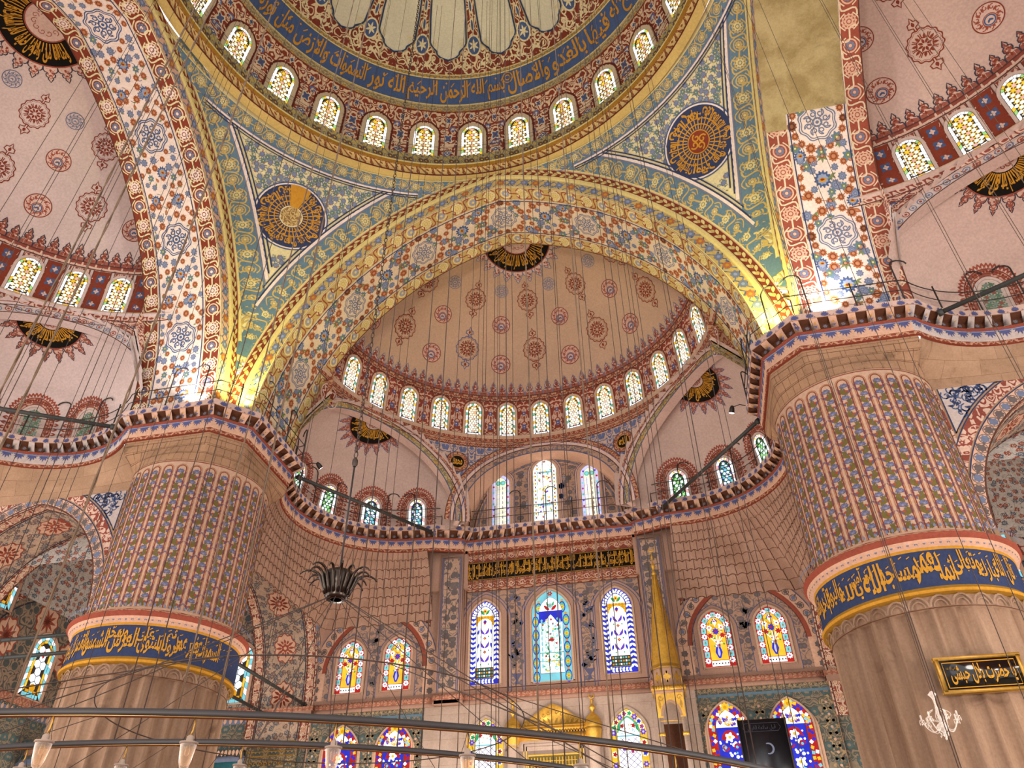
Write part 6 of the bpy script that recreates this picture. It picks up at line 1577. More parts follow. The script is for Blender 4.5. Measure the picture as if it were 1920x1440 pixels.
        for wx in ((-7.8, -10.5) if s < 0 else (7.6, 10.35)):
            p.add(poly((outl(1.75, 4.6, -.16, .5)+[wx, 6.0])[::-1]), 'cream_p', .02)
        for x in (6.75, 9.05, 11.9):
            for y in np.arange(7.0, 10.9, .5):
                p.add(star(s*x, y, .26, .25, 6, 36, 0, 1.1), 'tile2', .014); p.add(star(s*x, y, .16, .2, 6, 24), 'tile', .018); p.add(disc(s*x, y, .06, 7), 'cream_p', .02)
        m.pat(p, fw)
    o = m.build('wall_front'); struct(o, 'front wall with three tall stained windows, painted flowers and tiled lower bays', 'wall')
    # pilasters
    for s in (-1, 1):
        b = MB(); x0, x1 = s*4.56, s*5.82
        b.box(((x0+x1)/2, QY-.2, 15.2), (1.26, .46, 7.6), 'pinkwall')
        p = Pat(); xm = (x0+x1)/2; p.add(poly([(xm-.44, 12.0), (xm+.44, 12.0), (xm+.44, 18.7), (xm-.44, 18.7)]), 'grey_arab2', .012)
        for d in (.44, .52): p.add(stroke([(xm-d, 18.8), (xm-d, 11.9), (xm+d, 11.9), (xm+d, 18.8), (xm-d, 18.8)], .03), 'line_b', .02)
        for i, y in enumerate(np.arange(12.3, 18.5, .46)): p.add(star(xm+.18*(-1)**i, y, .17, .18, 7, 28), 'greyfl', .018); p.add(leaf(xm, y, 1+i*2, .36, .1), 'greyfl', .017)
        b.pat(p, lambda u, v, h: fw(u, v, .43+np.asarray(h)))
        po = b.build('pillar_pilaster', o); po['label'] = 'flat painted pilaster'
    for s in (-1, 1):
        b = MB(); b.box((s*5.6, 24.75, 18.7), (2.4, .9, 3.2), 'pinkwall'); b.build('corner_block', o)
    # string moulding
    b = MB()
    for x0, x1, d in ((-12.2, -5.9, .16), (-5.9, -4.45, .5), (-4.45, 4.45, .2), (4.45, 5.9, .5), (5.9, 12.2, .16)):
        b.box(((x0+x1)/2, QY-d/2, 11.68), (x1-x0, d, .24), 'redmould'); b.box(((x0+x1)/2, QY-d/2+.04, 11.47), (x1-x0, d-.06, .20), 'pinkwall')
    bo = b.build('trim_9'); struct(bo, 'red string moulding across the front wall below the tall windows', 'moulding')
    # lettered panel
    b = MB(); b.box((-.03, QY-.03, 18.04), (9.06, .08, .94), 'black'); q = Pat()
    seq = ['قال الله تبارك وتعالى', 'انما يعمر مساجد الله', 'من آمن بالله واليوم', 'الآخر واقام الصلوة', 'واتى الزكوة ولم يخش', 'الا الله فعسى اولئك']
    for i, t in enumerate(seq):
        x1 = 4.42-i*1.49
        tp, asp = text_pat(t, 'ochre', .02, .075); lay_text(q, tp, x1-1.52, x1, 17.62, 18.2, asp)
        tp, asp = text_pat(seq[(i+3) % 6], 'ochre', .02, .078); lay_text(q, tp, x1-1.40, x1-.1, 18.05, 18.47, asp)
        for j in range(5): q.add(stroke([(x1-.2-.28*j, 17.75), (x1-.2-.28*j, 18.44)], .045), 'ochre', .074)
    for z in (17.57, 18.51): q.add(stroke([(-4.55, z), (4.5, z)], .04), 'ochre_d', .076)
    b.pat(q, fw); bo = b.build('inscription_panel'); tag(bo, 'long black panel with gold lettering above the three tall windows', 'inscription panel')
    # windows of this wall
    g = lambda u, v, h: np.stack([A_(u), -np.asarray(h)*np.ones(len(A_(u))), A_(v)], -1)
    for key, kd, w, h, pt, fr in (('q_side', 'chev', 1.5, 4.16, .4, .1), ('q_mid', 'mihrabw', 1.92, 4.5, .4, .1), ('q_tymp', 'tymp', 1.02, 3.4, .3, .1), ('q_tympm', 'tympc', 1.34, 4.0, .3, .1), ('q_vase', 'vase', 1.4, 2.62, .3, .1), ('q_low', 'lower', 1.72, 4.7, .5, .08), ('q_diag', 'diag', 1.66, 4.7, .5, .12)):
        window_meshes(key, kd, w, h, pt, g, 'plaster' if kd != 'diag' else 'palemarble', fr)
    y = QY-.03
    place_window('q_side', (-3.44, y, 12.24), 0, 'tall stained window with white chevron border, left of the three on the front wall')
    place_window('q_mid', (-.07, y, 12.18), 0, 'tall stained window with floral oval border, middle of the three on the front wall')
    place_window('q_side', (3.23, y, 12.33), 0, 'tall stained window with white chevron border, right of the three on the front wall')
    for s, xs in ((-1, (-10.48, -7.97)), (1, (7.77, 10.3))):
        for i, x in enumerate(xs): place_window('q_vase', (x, y, 12.28), 0, 'red-bordered stained window with yellow flower vase, %s pair, %s one' % ('left' if s < 0 else 'right', ('left', 'right')[i]))
    for s, xs in ((-1, (-10.48, -7.8)), (1, (7.6, 10.3))):
        for i, x in enumerate(xs): place_window('q_low', (x, y, 6.05), 0, 'multicoloured stained window in the tiled wall, %s pair, %s one' % ('left' if s < 0 else 'right', ('left', 'right')[i]))
    place_window('q_diag', (-3.33, y, 6.0), 0, 'stained window with diagonal lattice left of the prayer niche')
    place_window('q_diag', (3.24, y, 6.05), 0, 'stained window with diagonal lattice right of the prayer niche')
    # tympanum wall above the ledge
    t = MB(); ty = 24.42; ft = lambda u, v, h: np.stack([A_(u), ty-np.asarray(h)*np.ones(len(A_(u))), A_(v)], -1)
    xs = np.linspace(-4.9, 4.9, 40); t.grid(ft, xs, [20.2, 22, 24, 25.3], 'grey_arab'); p = Pat()
    n = 50; tt = np.sin(np.linspace(-1, 1, n)*pi/2)
    for r_, w, c in ((4.38, .24, 'grey_arab2'), (4.1, .05, 'line'), (4.02, .03, 'cream_p'), (3.92, .06, 'slate'), (3.80, .04, 'cream_p')): p.add(stroke(np.c_[r_*tt, 20.15+(r_+.22)*np.sqrt(1-tt**2)], w), c, .012+.002*(r_ < 4.2))
    for cx, w, h in ((-2.6, 1.02, 3.4), (-.07, 1.34, 4.0), (2.44, 1.02, 3.4)):
        p.add(poly((outl(w, h, -.3, .35)+[cx, 20.35])[::-1]), 'cream_p', .016); 
        for d in (-.2, -.3): p.add(stroke(outl(w, h, d, .35)+[cx, 20.35], .03), 'line_b', .022)
    for i in range(46):
        x, y_ = r2.uniform(-3.7, 3.7), r2.uniform(20.5, 24.2)
        if x*x+(y_-20.2)**2 < 3.7**2 and min(abs(x+2.6), abs(x+.07), abs(x-2.44)) > .8 or (y_ > 23.9 and abs(x) > .9 and abs(x) < 2): p.add(star(x, y_, .17, .15, 8, 32), 'greyfl', .016); p.add(leaf(x, y_, r2.uniform(0, 6), .4, .1), 'slate_l', .015)
    t.pat(p, ft)
    # reveal between the spandrel opening and this wall
    az = np.radians(np.sin(np.linspace(-1, 1, 40)*pi/2)*26.6*.999); lo = A_([arch_open(np.degrees(a)) for a in az]); a = cyl_map(az*SR, lo, np.zeros(40)); b_ = a.copy(); b_[:, 1] = ty
    t.faces(np.r_[a, b_], [[i, i+1, 41+i, 40+i] for i in range(39)], 'cream_p')
    to = t.build('wall_tympanum'); struct(to, 'grey flowered arch wall with three windows above the front ledge', 'wall')
    place_window('q_tymp', (-2.6, ty-.02, 20.3), 0, 'narrow pale stained window, left of the three under the front semi-dome')
    place_window('q_tympm', (-.07, ty-.02, 20.36), 0, 'wider stained window with yellow centre, middle of the three under the front semi-dome')
    place_window('q_tymp', (2.44, ty-.02, 20.3), 0, 'narrow pale stained window, right of the three under the front semi-dome')

def crescent(m, c, r, mat, th=.03):
    a = np.linspace(pi/2+.45, pi/2+2*pi-.45, 20); w = .42*r*np.sin((a-a[0])/(a[-1]-a[0])*pi)+.02
    P_ = np.c_[c[0]+r*np.cos(a), np.full(20, c[1]), c[2]+r*np.sin(a)]; m.tube(P_, w*.5, mat, 6)
def build_mihrab():
    root = empty('prayer_niche', (-.15, QY, 0)); tag(root, 'marble prayer niche with gilded gable and crescent finials at the foot of the front wall', 'prayer niche')
    b = MB(); L = lambda x: x
    b.box((0, -.12, 4.6), (4.5, .24, 9.2), 'palemarble'); q = Pat()
    for d in (.1, .22): q.add(stroke([(-1.45+d, 0.2), (-1.45+d, 9.55-d), (1.45-d, 9.55-d), (1.45-d, .2)], .05), 'gilt', .25)
    f = lambda u, v, h: np.stack([A_(u), -np.asarray(h)*np.ones(len(A_(u))), A_(v)], -1)
    b.pat(q, f); b.box((0, -.14, 9.5), (3.6, .22, .7), 'palemarble'); b.build('slab', root)
    b = MB(); q = Pat(); q.add(poly([(-1.15, 8.1), (1.15, 8.1), (1.15, 8.95), (-1.15, 8.95)]), 'olive', .26); q.add(stroke([(-1.15, 8.1), (1.15, 8.1), (1.15, 8.95), (-1.15, 8.95), (-1.15, 8.1)], .07), 'gilt', .27)
    for x in np.arange(-1.0, 1.1, .14): q.add(stroke([(x, 8.2), (x, 8.85)], .035), 'gilt', .275)
    for y in (8.3, 8.5, 8.7): q.add(stroke([(-1.05, y), (1.05, y)], .03), 'gilt', .276)
    b.pat(q, f); b.build('lettered_tablet', root)
    for s in (-1, 1):
        b = MB(); b.lathe([(.30, 0), (.34, .3), (.26, .5), (.26, 9.3), (.30, 9.4), (.36, 9.75), (.38, 9.9), (.36, 9.98)], (s*1.86, -.2, 0), ['gilt', 'palemarble', 'palemarble', 'palemarble', 'gilt', 'gilt', 'gilt_d'], 20)
        b.lathe([(.265, 9.28), (.29, 9.3), (.265, 9.33)], (s*1.86, -.2, 0), 'gilt', 20); c = b.build('column', root)
        g = MB(); g.lathe([(.38, 9.98), (.40, 10.2), (.34, 10.24), (.33, 10.38), (.2, 10.52), (.07, 10.62), (.06, 10.72), (.15, 10.8), (.16, 10.86), (.07, 10.95), (.04, 11.05), (.08, 11.14), (.02, 11.24)], (s*1.86, -.2, 0), 'gilt', 18)
        crescent(g, (s*1.86, -.2, 11.36), .11, 'gilt'); g.build('finial', c)
    b = MB(); b.box((0, -.2, 10.02), (3.9, .34, .16), 'gilt'); b.box((0, -.16, 9.7), (3.5, .22, .26), 'gilt'); b.box((0, -.24, 10.14), (3.7, .36, .08), 'gilt_d')
    for x in np.arange(-1.6, 1.65, .13): b.box((x, -.36, 9.9), (.06, .06, .12), 'gilt_d')
    b.build('cornice', root)
    b = MB(); top = 11.12
    V = [(-1.5, 10.18), (1.5, 10.18), (1.42, 10.4), (1.0, 10.55), (.7, 10.78), (.35, 10.98), (0, top), (-.35, 10.98), (-.7, 10.78), (-1.0, 10.55), (-1.42, 10.4)]
    a = f(A_(V)[:, 0], A_(V)[:, 1], np.full(len(V), .16)); c = f(A_(V)[:, 0], A_(V)[:, 1], np.full(len(V), .0)); n = len(V)
    b.faces(np.r_[a, c], [list(range(n))]+[[i, (i+1) % n, n+(i+1) % n, n+i] for i in range(n)], 'gilt'); q = Pat()
    for s in (-1, 1):
        for i in range(6): q.add(stroke(spiral(s*(.2+.22*i), 10.30+.085*(5-i), .10, 0, 1.1, 9, s), .03), 'gilt_d', .172); q.add(leaf(s*(.1+.22*i), 10.26, pi/2-s*.5, .3-.03*i, .1), 'gilt_d', .171)
    q.add(stroke(A_(V)[1:], .05), 'gilt_d', .175); b.pat(q, f); b.build('gable', root)
def build_minbar():
    root = empty('pulpit', (5.28, 23.0, 0)); tag(root, 'tall pulpit with gilded cone spire and crescent, beside the right pilaster of the front wall', 'pulpit')
    a8 = [pi/8+i*pi/4 for i in range(9)]
    b = MB(); b.lathe([(.70, 11.86), (.66, 12.0), (.10, 16.3)], (0, 0, 0), ['gilt_d', 'gilt'], 8, pi/8, pi/8+2*pi); q = MB()
    for a in a8[:8]: b.tube([(.67*cos(a), .67*sin(a), 12.0), (.10*cos(a), .10*sin(a), 16.3)], .012, 'gilt_d', 4)
    b.lathe([(.72, 11.8), (.74, 11.86), (.70, 11.9)], (0, 0, 0), 'gilt_d', 8, pi/8, pi/8+2*pi); b.build('spire', root)
    b = MB(); b.lathe([(.10, 16.3), (.13, 16.36), (.06, 16.5), (.05, 16.62), (.11, 16.72), (.10, 16.8), (.04, 16.92), (.03, 17.1), (.08, 17.2), (.03, 17.32), (.015, 17.5)], (0, 0, 0), 'gilt', 14); crescent(b, (0, 0, 17.64), .12, 'gilt'); b.build('finial', root)
    b = MB(); b.lathe([(.64, 11.02), (.64, 11.82)], (0, 0, 0), 'pinkstone', 8, pi/8, pi/8+2*pi)
    for i in range(8):
        a = pi/8+i*pi/4; m_ = a+pi/8; b.tube([(.65*cos(a), .65*sin(a), 11.0), (.65*cos(a), .65*sin(a), 11.84)], .03, 'gilt', 5)
        d = .64*cos(pi/8); t = A_([-sin(m_), cos(m_), 0]); c = A_([d*cos(m_), d*sin(m_), 11.42])
        q = Pat(); q.add(star(0, 0, .13, .3, 4, 32, 0, 1.5), 'gilt', .01); q.add(leaf(0, .12, pi/2, .16, .07), 'gilt', .01); q.add(leaf(0, -.12, -pi/2, .16, .07), 'gilt', .01)
        b.pat(q, lambda u, v, h, c=c, t=t, m_=m_: c+np.outer(u, t)+np.outer(v, [0, 0, 1])+np.outer(np.asarray(h)*np.ones(len(A_(u))), [cos(m_), sin(m_), 0]))
    b.build('drum', root)
    b = MB(); b.box((0, 0, 10.94), (1.46, 1.46, .18), 'gilt'); b.box((0, 0, 10.80), (1.3, 1.3, .12), 'pinkstone')
    for x in np.arange(-.66, .7, .12): b.box((x, -.74, 10.94), (.05, .04, .14), 'gilt_d')
    b.build('eaves', root)
    # canopy arches on four legs
    b = MB(); hw = .58
    for (ax, sg) in (((1, 0), -1), ((0, 1), -1), ((0, 1), 1)):
        t = np.sin(np.linspace(-1, 1, 24)*pi/2)*.36; z = 9.75+parch(t, .36, .62, .1); n = len(t)
        P2 = np.r_[np.c_[np.r_[-hw, t, hw], np.r_[9.75, z, 9.75]]]; V = np.r_[np.c_[t, z], np.c_[t, np.full(n, 10.76)]]
        def pl(u, v, h, ax=ax, sg=sg):
            u = A_(u); v = A_(v); h = np.asarray(h)*np.ones(len(u))
            return np.stack([u, np.full(len(u), sg*hw)+sg*h, v], -1) if ax[0] else np.stack([np.full(len(u), sg*hw)+sg*h, u, v], -1)
        b.faces(pl(V[:, 0], V[:, 1], 0), [[i, i+1, n+i+1, n+i] for i in range(n-1)], 'gilt')
        b.faces(pl([-hw, -.36, -.36, -hw], [9.75, 9.75, 10.76, 10.76], 0), [[0, 1, 2, 3]], 'gilt'); b.faces(pl([.36, hw, hw, .36], [9.75, 9.75, 10.76, 10.76], 0), [[0, 1, 2, 3]], 'gilt')
        q = Pat(); q.add(stroke(np.c_[t*1.12, z+.06], .09), 'pinkstone', .01)
        for s in (-1, 1): q.add(stroke(spiral(s*.4, 10.55, .13, 0, 1.1, 9, s), .035), 'gilt_d', .012); q.add(leaf(s*.45, 10.1, pi/2, .4, .1), 'gilt_d', .012)
        b.pat(q, pl)
    b.build('canopy', root)
    for x in (-1, 1):
        for y in (-1, 1):
            l = MB(); l.box((x*.5, y*.5, 4.87), (.22, .22, 9.74), 'palemarble'); l.box((x*.5, y*.5, 9.1), (.28, .28, .12), 'gilt'); l.build('leg', root)
    l = MB(); l.tube([(-.5, -.6, 9.62), (.5, -.6, 9.62)], .02, 'gilt', 5); l.build('rod', root)
    l = MB(); l.box((0, .4, 4.9), (.8, .1, 9.6), 'brown'); l.build('back_panel', root)
def build_screen():
    b = MB(); x0, x1 = 7.97, 9.96; zt = 9.78
    b.box(((x0+x1)/2, 23.8, zt-1.55), (x1-x0, .05, 3.1), 'screen_black'); q = Pat()
    f = lambda u, v, h: np.stack([A_(u), 23.775-np.asarray(h)*np.ones(len(A_(u))), A_(v)], -1)
    tp, asp = text_pat('قبل سلامة القرآن', 'ink', .006, .006); lay_text(q, tp, 8.35, 9.5, 9.33, 9.58, asp)
    R = [(8.25, 9.3), (9.6, 9.3), (9.7, 9.44), (9.6, 9.62), (8.25, 9.62), (8.15, 9.44), (8.25, 9.3)]; q.add(stroke(R, .02), 'ink', .006)
    a = np.linspace(-1.9, 1.9, 16); q.add(stroke(np.c_[9.05+.2*np.cos(a), 8.62+.2*np.sin(a)], .03+.05*np.cos(a/1.3)), 'slate', .006)
    b.pat(q, f); o = b.build('display_screen'); tag(o, 'large black panel with a faint crescent, standing before the right tiled windows', 'screen')
    t = MB(); t.box((x0+.01, 23.79, zt-1.55), (.05, .08, 3.14), 'iron'); t.build('frame_post', o); t = MB(); t.box((x1-.01, 23.79, zt-1.55), (.05, .08, 3.14), 'iron'); t.build('frame_post', o)
    for x in (x0+.3, x1-.3):
        t = MB(); t.box((x, 23.86, (zt-3.0)/2), (.07, .07, zt-3.0), 'iron'); t.build('leg', o)
def build_plaque():
    cx = PCX[1]; r = 2.99; a0, a1 = atan2(12.42-cx, PCY-10.17), atan2(14.28-cx, PCY-10.16)
    am = (a0+a1)/2; c = A_([cx+3.02*sin(am), PCY-3.02*cos(am), 7.42]); t = A_([cos(am), sin(am), 0]); nn = A_([sin(am), -cos(am), 0]); w, h = 1.94, .82
    f = lambda u, v, hh: c+np.outer(A_(u), t)+np.outer(A_(v), [0, 0, 1])+np.outer(np.asarray(hh)*np.ones(len(A_(u))), nn)
    b = MB(); V = f([-w/2, w/2, w/2, -w/2]*2, [-h/2, -h/2, h/2, h/2]*2, [.05]*4+[-.06]*4); b.faces(V, [[0, 1, 2, 3], [7, 6, 5, 4], [0, 1, 5, 4], [1, 2, 6, 5], [2, 3, 7, 6], [3, 0, 4, 7]], 'plaque_black')
    o = b.build('calligraphy_plaque'); tag(o, 'black plaque with gold lettering in a gilded frame on the right pier', 'plaque')
    b = MB()
    for x0, y0, dx, dy in ((0, h/2, w+.14, .09), (0, -h/2, w+.14, .09), (-w/2, 0, .09, h), (w/2, 0, .09, h)):
        V = f([x0-dx/2, x0+dx/2, x0+dx/2, x0-dx/2]*2, [y0-dy/2, y0-dy/2, y0+dy/2, y0+dy/2]*2, [.09]*4+[-.06]*4); b.faces(V, [[0, 1, 2, 3], [7, 6, 5, 4], [0, 1, 5, 4], [1, 2, 6, 5], [2, 3, 7, 6], [3, 0, 4, 7]], 'gilt_d')
    b.build('frame', o)
    q = Pat(); tp, asp = text_pat('يا حضرت بلال حبشى', 'ochre', .022, .062); lay_text(q, tp, -.74, .80, -.24, .27, asp)
    q.add(stroke([(-.86, -.31), (.86, -.31), (.86, .31), (-.86, .31), (-.86, -.31)], .022), 'ochre', .058)
    tp, asp = text_pat('رضى الله عنه', 'ochre_d', .01, .06); lay_text(q, tp, -.8, -.56, .12, .22, asp); b = MB(); b.pat(q, f); b.build('lettering', o)
# ------------------------------------------------------------------ hanging ring lamps, cables, bars
CAM = A_([5.732, -11.956, 1.7]); YAW, PIT, ROLL, FOC = -.206717, .653277, -.009809, 1409.6
def cam_axes():
    F = A_([sin(YAW)*cos(PIT), cos(YAW)*cos(PIT), sin(PIT)]); R_ = A_([cos(YAW), -sin(YAW), 0]); U = np.cross(R_, F); c, s = cos(ROLL), sin(ROLL)
    return c*R_+s*U, -s*R_+c*U, F
def bearing(px, py):
    R_, U, F = cam_axes(); d = F+(px-960)/FOC*R_-(py-720)/FOC*U; return atan2(d[0], d[1])
def ceiling_z(x, y):
    r = hypot(x, y)
    if r < 11.3: return ZR+sqrt(RD*RD-r*r)-.05
    for ax in ((0, SC), (-SC-DK, 0), (SC+DK, 0)):
        d = hypot(x-ax[0], y-ax[1])
        if d < 9.5: return SZ+sqrt(SR*SR-d*d)-.05
    return 33.5
RO, ZO, RI_, ZI = 7.8, 2.98, 5.97, 3.19
def build_chandelier():
    root = empty('ring_chandelier', (0, 0, ZO)); tag(root, 'huge iron ring chandelier of two hoops hung by rods from a feathered hub', 'chandelier')
    th = np.linspace(0, 2*pi, 121)[:-1]
    for nm, r, z, hh in (('outer_ring', RO, ZO, .046), ('inner_ring', RI_, ZI, .046)):
        m = MB(); pr = [(r-.02, z-hh/2-ZO), (r+.02, z-hh/2-ZO), (r+.02, z+hh/2-ZO), (r-.02, z+hh/2-ZO), (r-.02, z-hh/2-ZO)]
        m.lathe(pr, (0, 0, 0), 'iron', 120); m.lathe([(r-.021, z-hh/2-ZO-.0025), (r+.021, z-hh/2-ZO-.0025), (r+.021, z-hh/2-ZO+.001)], (0, 0, 0), 'brass', 120); m.build(nm, root)
    m = MB(); m.tube(np.c_[3.3*np.cos(th), 3.3*np.sin(th), np.full(120, 4.77-ZO)], .010, 'wire', 4, closed=True); m.build('brace_ring', root)
    h = MB(); z0 = 6.78-ZO
    h.lathe([(.10, 0), (.17, .0), (.20, .05), (.20, .12), (.24, .25), (.30, .40), (.26, .50), (.10, .58), (.02, .60)], (0, 0, z0), 'dark_bronze', 20); hb = h.build('hub', root)
    for i in range(16):
        a = i*2*pi/16+.1; l = MB(); out = .26+.12*(i % 2)
        P_ = [(cos(a)*(.20+.04*t), sin(a)*(.20+.04*t), z0+.08+.10*t) for t in (0, 1, 2)]+[(cos(a)*(.30+out*(1-cos(q))*.55), sin(a)*(.30+out*(1-cos(q))*.55), z0+.30+.20*sin(q)) for q in np.linspace(.5, 2.6, 7)]
        l.tube(P_, np.r_[.03, .03, .03, np.linspace(.03, .012, 7)], 'dark_bronze', 5); l.build('leaf', hb)
    m = MB(); m.tube([(0, 0, z0+.55), (0, 0, z0+2.9)], .018, 'iron', 6); m.build('rod', root)
    for i in range(20):
        a = i*2*pi/20+.05; m = MB(); r_, z_ = (RI_, ZI) if i % 2 == 0 else (RO, ZO)
        if i % 2: m.tube([(3.3*cos(a), 3.3*sin(a), 4.77-ZO), (r_*cos(a), r_*sin(a), z_-ZO+.02)], .006, 'wire', 4)
        else: m.tube([(.14*cos(a), .14*sin(a), z0+.02), (3.3*cos(a), 3.3*sin(a), 4.77-ZO), (r_*cos(a), r_*sin(a), z_-ZO+.02)], .0075, 'wire', 4)
        m.build('rod', root)
    # chain from the dome
    c = MB(); z = 9.65; i = 0; zt = ZR+RD-.1
    c.lathe([(.03, -.1), (.06, -.04), (.06, .04), (.03, .1)], (0, 0, 9.62), 'chain_m', 8)
    while z < zt:
        a = np.linspace(0, 2*pi, 9)[:-1]; x = .038*np.cos(a); y = .085*np.sin(a)
        P_ = np.c_[x, np.zeros(8), z+y] if i % 2 else np.c_[np.zeros(8), x, z+y]
        c.tube(P_, .011, 'chain_m', 4, closed=True); z += .145; i += 1
    o = c.build('suspension_chain'); tag(o, 'long dark link chain hanging from the dome down to the feathered lamp hub', 'chain')
    # glass oil lamps
    def lamp():
        r = empty('oil_lamp', (0, 0, 0)); g = MB(); g.lathe([(.004, -.235), (.018, -.232), (.03, -.225), (.012, -.21), (.014, -.2), (.036, -.185), (.05, -.13), (.062, -.05), (.066, -.01), (.06, -.008), (.05, -.1), (.03, -.17), (.004, -.178)], (0, 0, 0), 'lampglass', 18); g.build('glass', r)
        g = MB(); g.lathe([(.066, -.012), (.076, -.006), (.076, .006), (.05, .012), (.030, .016), (.028, .05), (.018, .056), (.018, .06)], (0, 0, 0), 'capglass', 16); g.build('cap', r)
        g = MB(); g.lathe([(.004, -.10), (.016, -.09), (.018, -.05), (.012, -.01)], (0, 0, 0), 'lampglass', 10); g.build('bulb', r)
        g = MB(); g.tube([(0, 0, .055), (.01, 0, .10), (.012, 0, .15), (.004, 0, .205)], .007, 'gilt_d', 5); g.build('stem', r)
        for s in (-1, 1): g = MB(); g.tube([(s*.06, 0, .01), (0, s*.01, .20)], .003, 'iron', 3); g.build('hanger', r)
        return r
    first = None; kk = 0
    R_, U, F = cam_axes()
    for nm, px, py, rr, zz in (('near hoop above the left edge', 108, 1318, RO, ZO), ('near hoop before the left pier', 371, 1322, RO, ZO), ('near hoop before the left tiled windows', 634, 1332, RO, ZO), ('near hoop beside the lattice window', 878, 1355, RO, ZO), ('near hoop before the prayer niche', 1086, 1380, RO, ZO), ('near hoop before the black panel', 1262, 1400, RO, ZO),
                             ('inner hoop, left edge of the picture', 55, 1393, RI_, ZI), ('inner hoop before the left pier', 240, 1390, RI_, ZI), ('inner hoop right of the left pier', 458, 1390, RI_, ZI)):
        d = F+(px-960)/FOC*R_-(py-720)/FOC*U; d = d[:2]/np.linalg.norm(d[:2]); b = CAM[:2]@d; q = b*b-(CAM[:2]@CAM[:2]-rr*rr)
        if q < 0: continue
        t = -b-sqrt(q); x, y = CAM[:2]+t*d
        if first is None: first = lamp(); o = first
        else:
            o = first.copy(); COL.objects.link(o)
            for ch in list(first.children):
                c2 = ch.copy(); COL.objects.link(c2); c2.parent = o
        o.location = (x, y, zz-.175); o.scale = (.76, .76, .76); o.rotation_euler = (0, 0, kk*1.1)
        tag(o, 'clear glass oil lamp on the %s' % nm, 'oil lamp', 'oil lamps on the ring chandelier'); kk += 1
def ordinal(n):
    if n <= len(ORD): return ORD[n-1]
    if n < 20: return ['seventeenth', 'eighteenth', 'nineteenth'][n-17]
    t = {2: 'twent', 3: 'thirt', 4: 'fort', 5: 'fift'}[n//10]; return t+'ieth' if n % 10 == 0 else t+'y-'+ORD[n % 10-1]
CABLES = [  # x in the picture at the given row, row, thickness class, what it hangs in front of
 (28, 680, 3), (37, 680, 1), (49, 680, 2), (77, 680, 3), (110, 680, 1), (168, 680, 1), (181, 680, 2), (198, 680, 1), (212, 680, 1), (226, 680, 1), (262, 680, 3), (291, 680, 1), (329, 680, 1), (351, 680, 1), (419, 680, 2), (448, 680, 2),
 (495, 680, 3), (514, 680, 1), (548, 680, 3), (606, 680, 1), (709, 680, 1), (728, 680, 2), (748, 680, 1), (801, 680, 2), (833, 680, 2), (858, 680, 1), (882, 680, 1), (896, 680, 1), (911, 680, 1), (933, 680, 1), (906, 640, 1), (927, 640, 1), (937, 640, 1), (949, 640, 2), (961, 640, 1), (990, 640, 3), (1008, 640, 1),
 (1023, 640, 2), (1046, 640, 1), (1050, 640, 1), (1086, 640, 3), (1092, 640, 1), (1150, 640, 1), (1163, 640, 2), (1177, 640, 1), (1190, 640, 1), (1270, 680, 1), (1300, 800, 2), (1340, 740, 1), (1352, 740, 1), (1225, 830, 1), (1240, 860, 1), (1480, 480, 1), (1546, 380, 1), (1568, 340, 1), (1746, 395, 1), (1752, 395, 1), (1778, 130, 3), (1830, 170, 1), (1864, 370, 1), (1870, 370, 1),
 (60, 300, 1), (115, 300, 1), (160, 330, 1), (20, 480, 1), (590, 480, 1), (640, 480, 1), (672, 560, 1), (770, 600, 1), (1110, 700, 1), (1400, 250, 1)]
def build_cables():
    nm_of = lambda x: 'the left semi-dome' if x < 290 else 'the left great arch' if x < 420 else 'the left corner vault' if x < 640 else 'the front semi-dome' if x < 1200 else 'the right niche' if x < 1420 else 'the right great arch' if x < 1640 else 'the right semi-dome'
    cnt = {}
    rr = np.random.default_rng(21)
    order = sorted(CABLES, key=lambda c: c[0])
    for x, y, k in order:
        a = bearing(x, y); d = A_([sin(a), cos(a)]); b = CAM[:2]@d; q = b*b-(CAM[:2]@CAM[:2]-RO*RO); qi = b*b-(CAM[:2]@CAM[:2]-RI_*RI_)
        if k == 3 and q > 0: t = -b-sqrt(q); zb = ZO+.02
        elif k == 2 and qi > 0: t = -b-sqrt(qi); zb = ZI+.02
        elif q > 0: t = -b+sqrt(q) if rr.random() < .6 else rr.uniform(-b-sqrt(q)+1, -b+sqrt(q)); zb = ZO+.02 if True else 0
        else: t = rr.uniform(9, 13); zb = 0.0
        P0 = CAM[:2]+d*t; zt = ceiling_z(*P0)
        r = {1: .0046, 2: .0065, 3: .008}[k]*max(1.0, min(2.0, t/9)); fat = .0085 if x < 300 else .0048 
        m = MB()
        if k == 3:
            zz = np.arange(zb, zt, .28); ph = zz*7
            for s in (0, pi): m.tube(np.c_[P0[0]+fat*np.cos(ph+s), P0[1]+fat*np.sin(ph+s), zz], fat, 'rope', 4)
        else: m.tube([(P0[0], P0[1], zb), (P0[0], P0[1], (zb+zt)/2), (P0[0], P0[1], zt)], r, 'wire', 4)
        n = nm_of(x); cnt[n] = cnt.get(n, 0)+1
        o = m.build('suspension_rope' if k == 3 else 'suspension_cable'); lab = ('thick twisted rope' if k == 3 else 'dark steel cable' if k == 2 else 'thin dark cable')+' before %s, %s from the left there' % (n, ordinal(cnt[n]))
        tag(o, lab, 'rope' if k == 3 else 'cable', 'lamp cables')
def bar_between(nm, label, cat, p0, p1, r, mat, grp=None):
    m = MB(); m.tube([p0, p1], r, mat, 6); e = A_(p1)-A_(p0); e /= np.linalg.norm(e)
    o = m.build(nm); tag(o, label, cat, grp)
    for q, sg in ((p0, 1), (p1, -1)):
        k = MB(); k.tube([A_(q), A_(q)+e*sg*.18], r*1.5, mat, 6); k.build('end_socket', o)
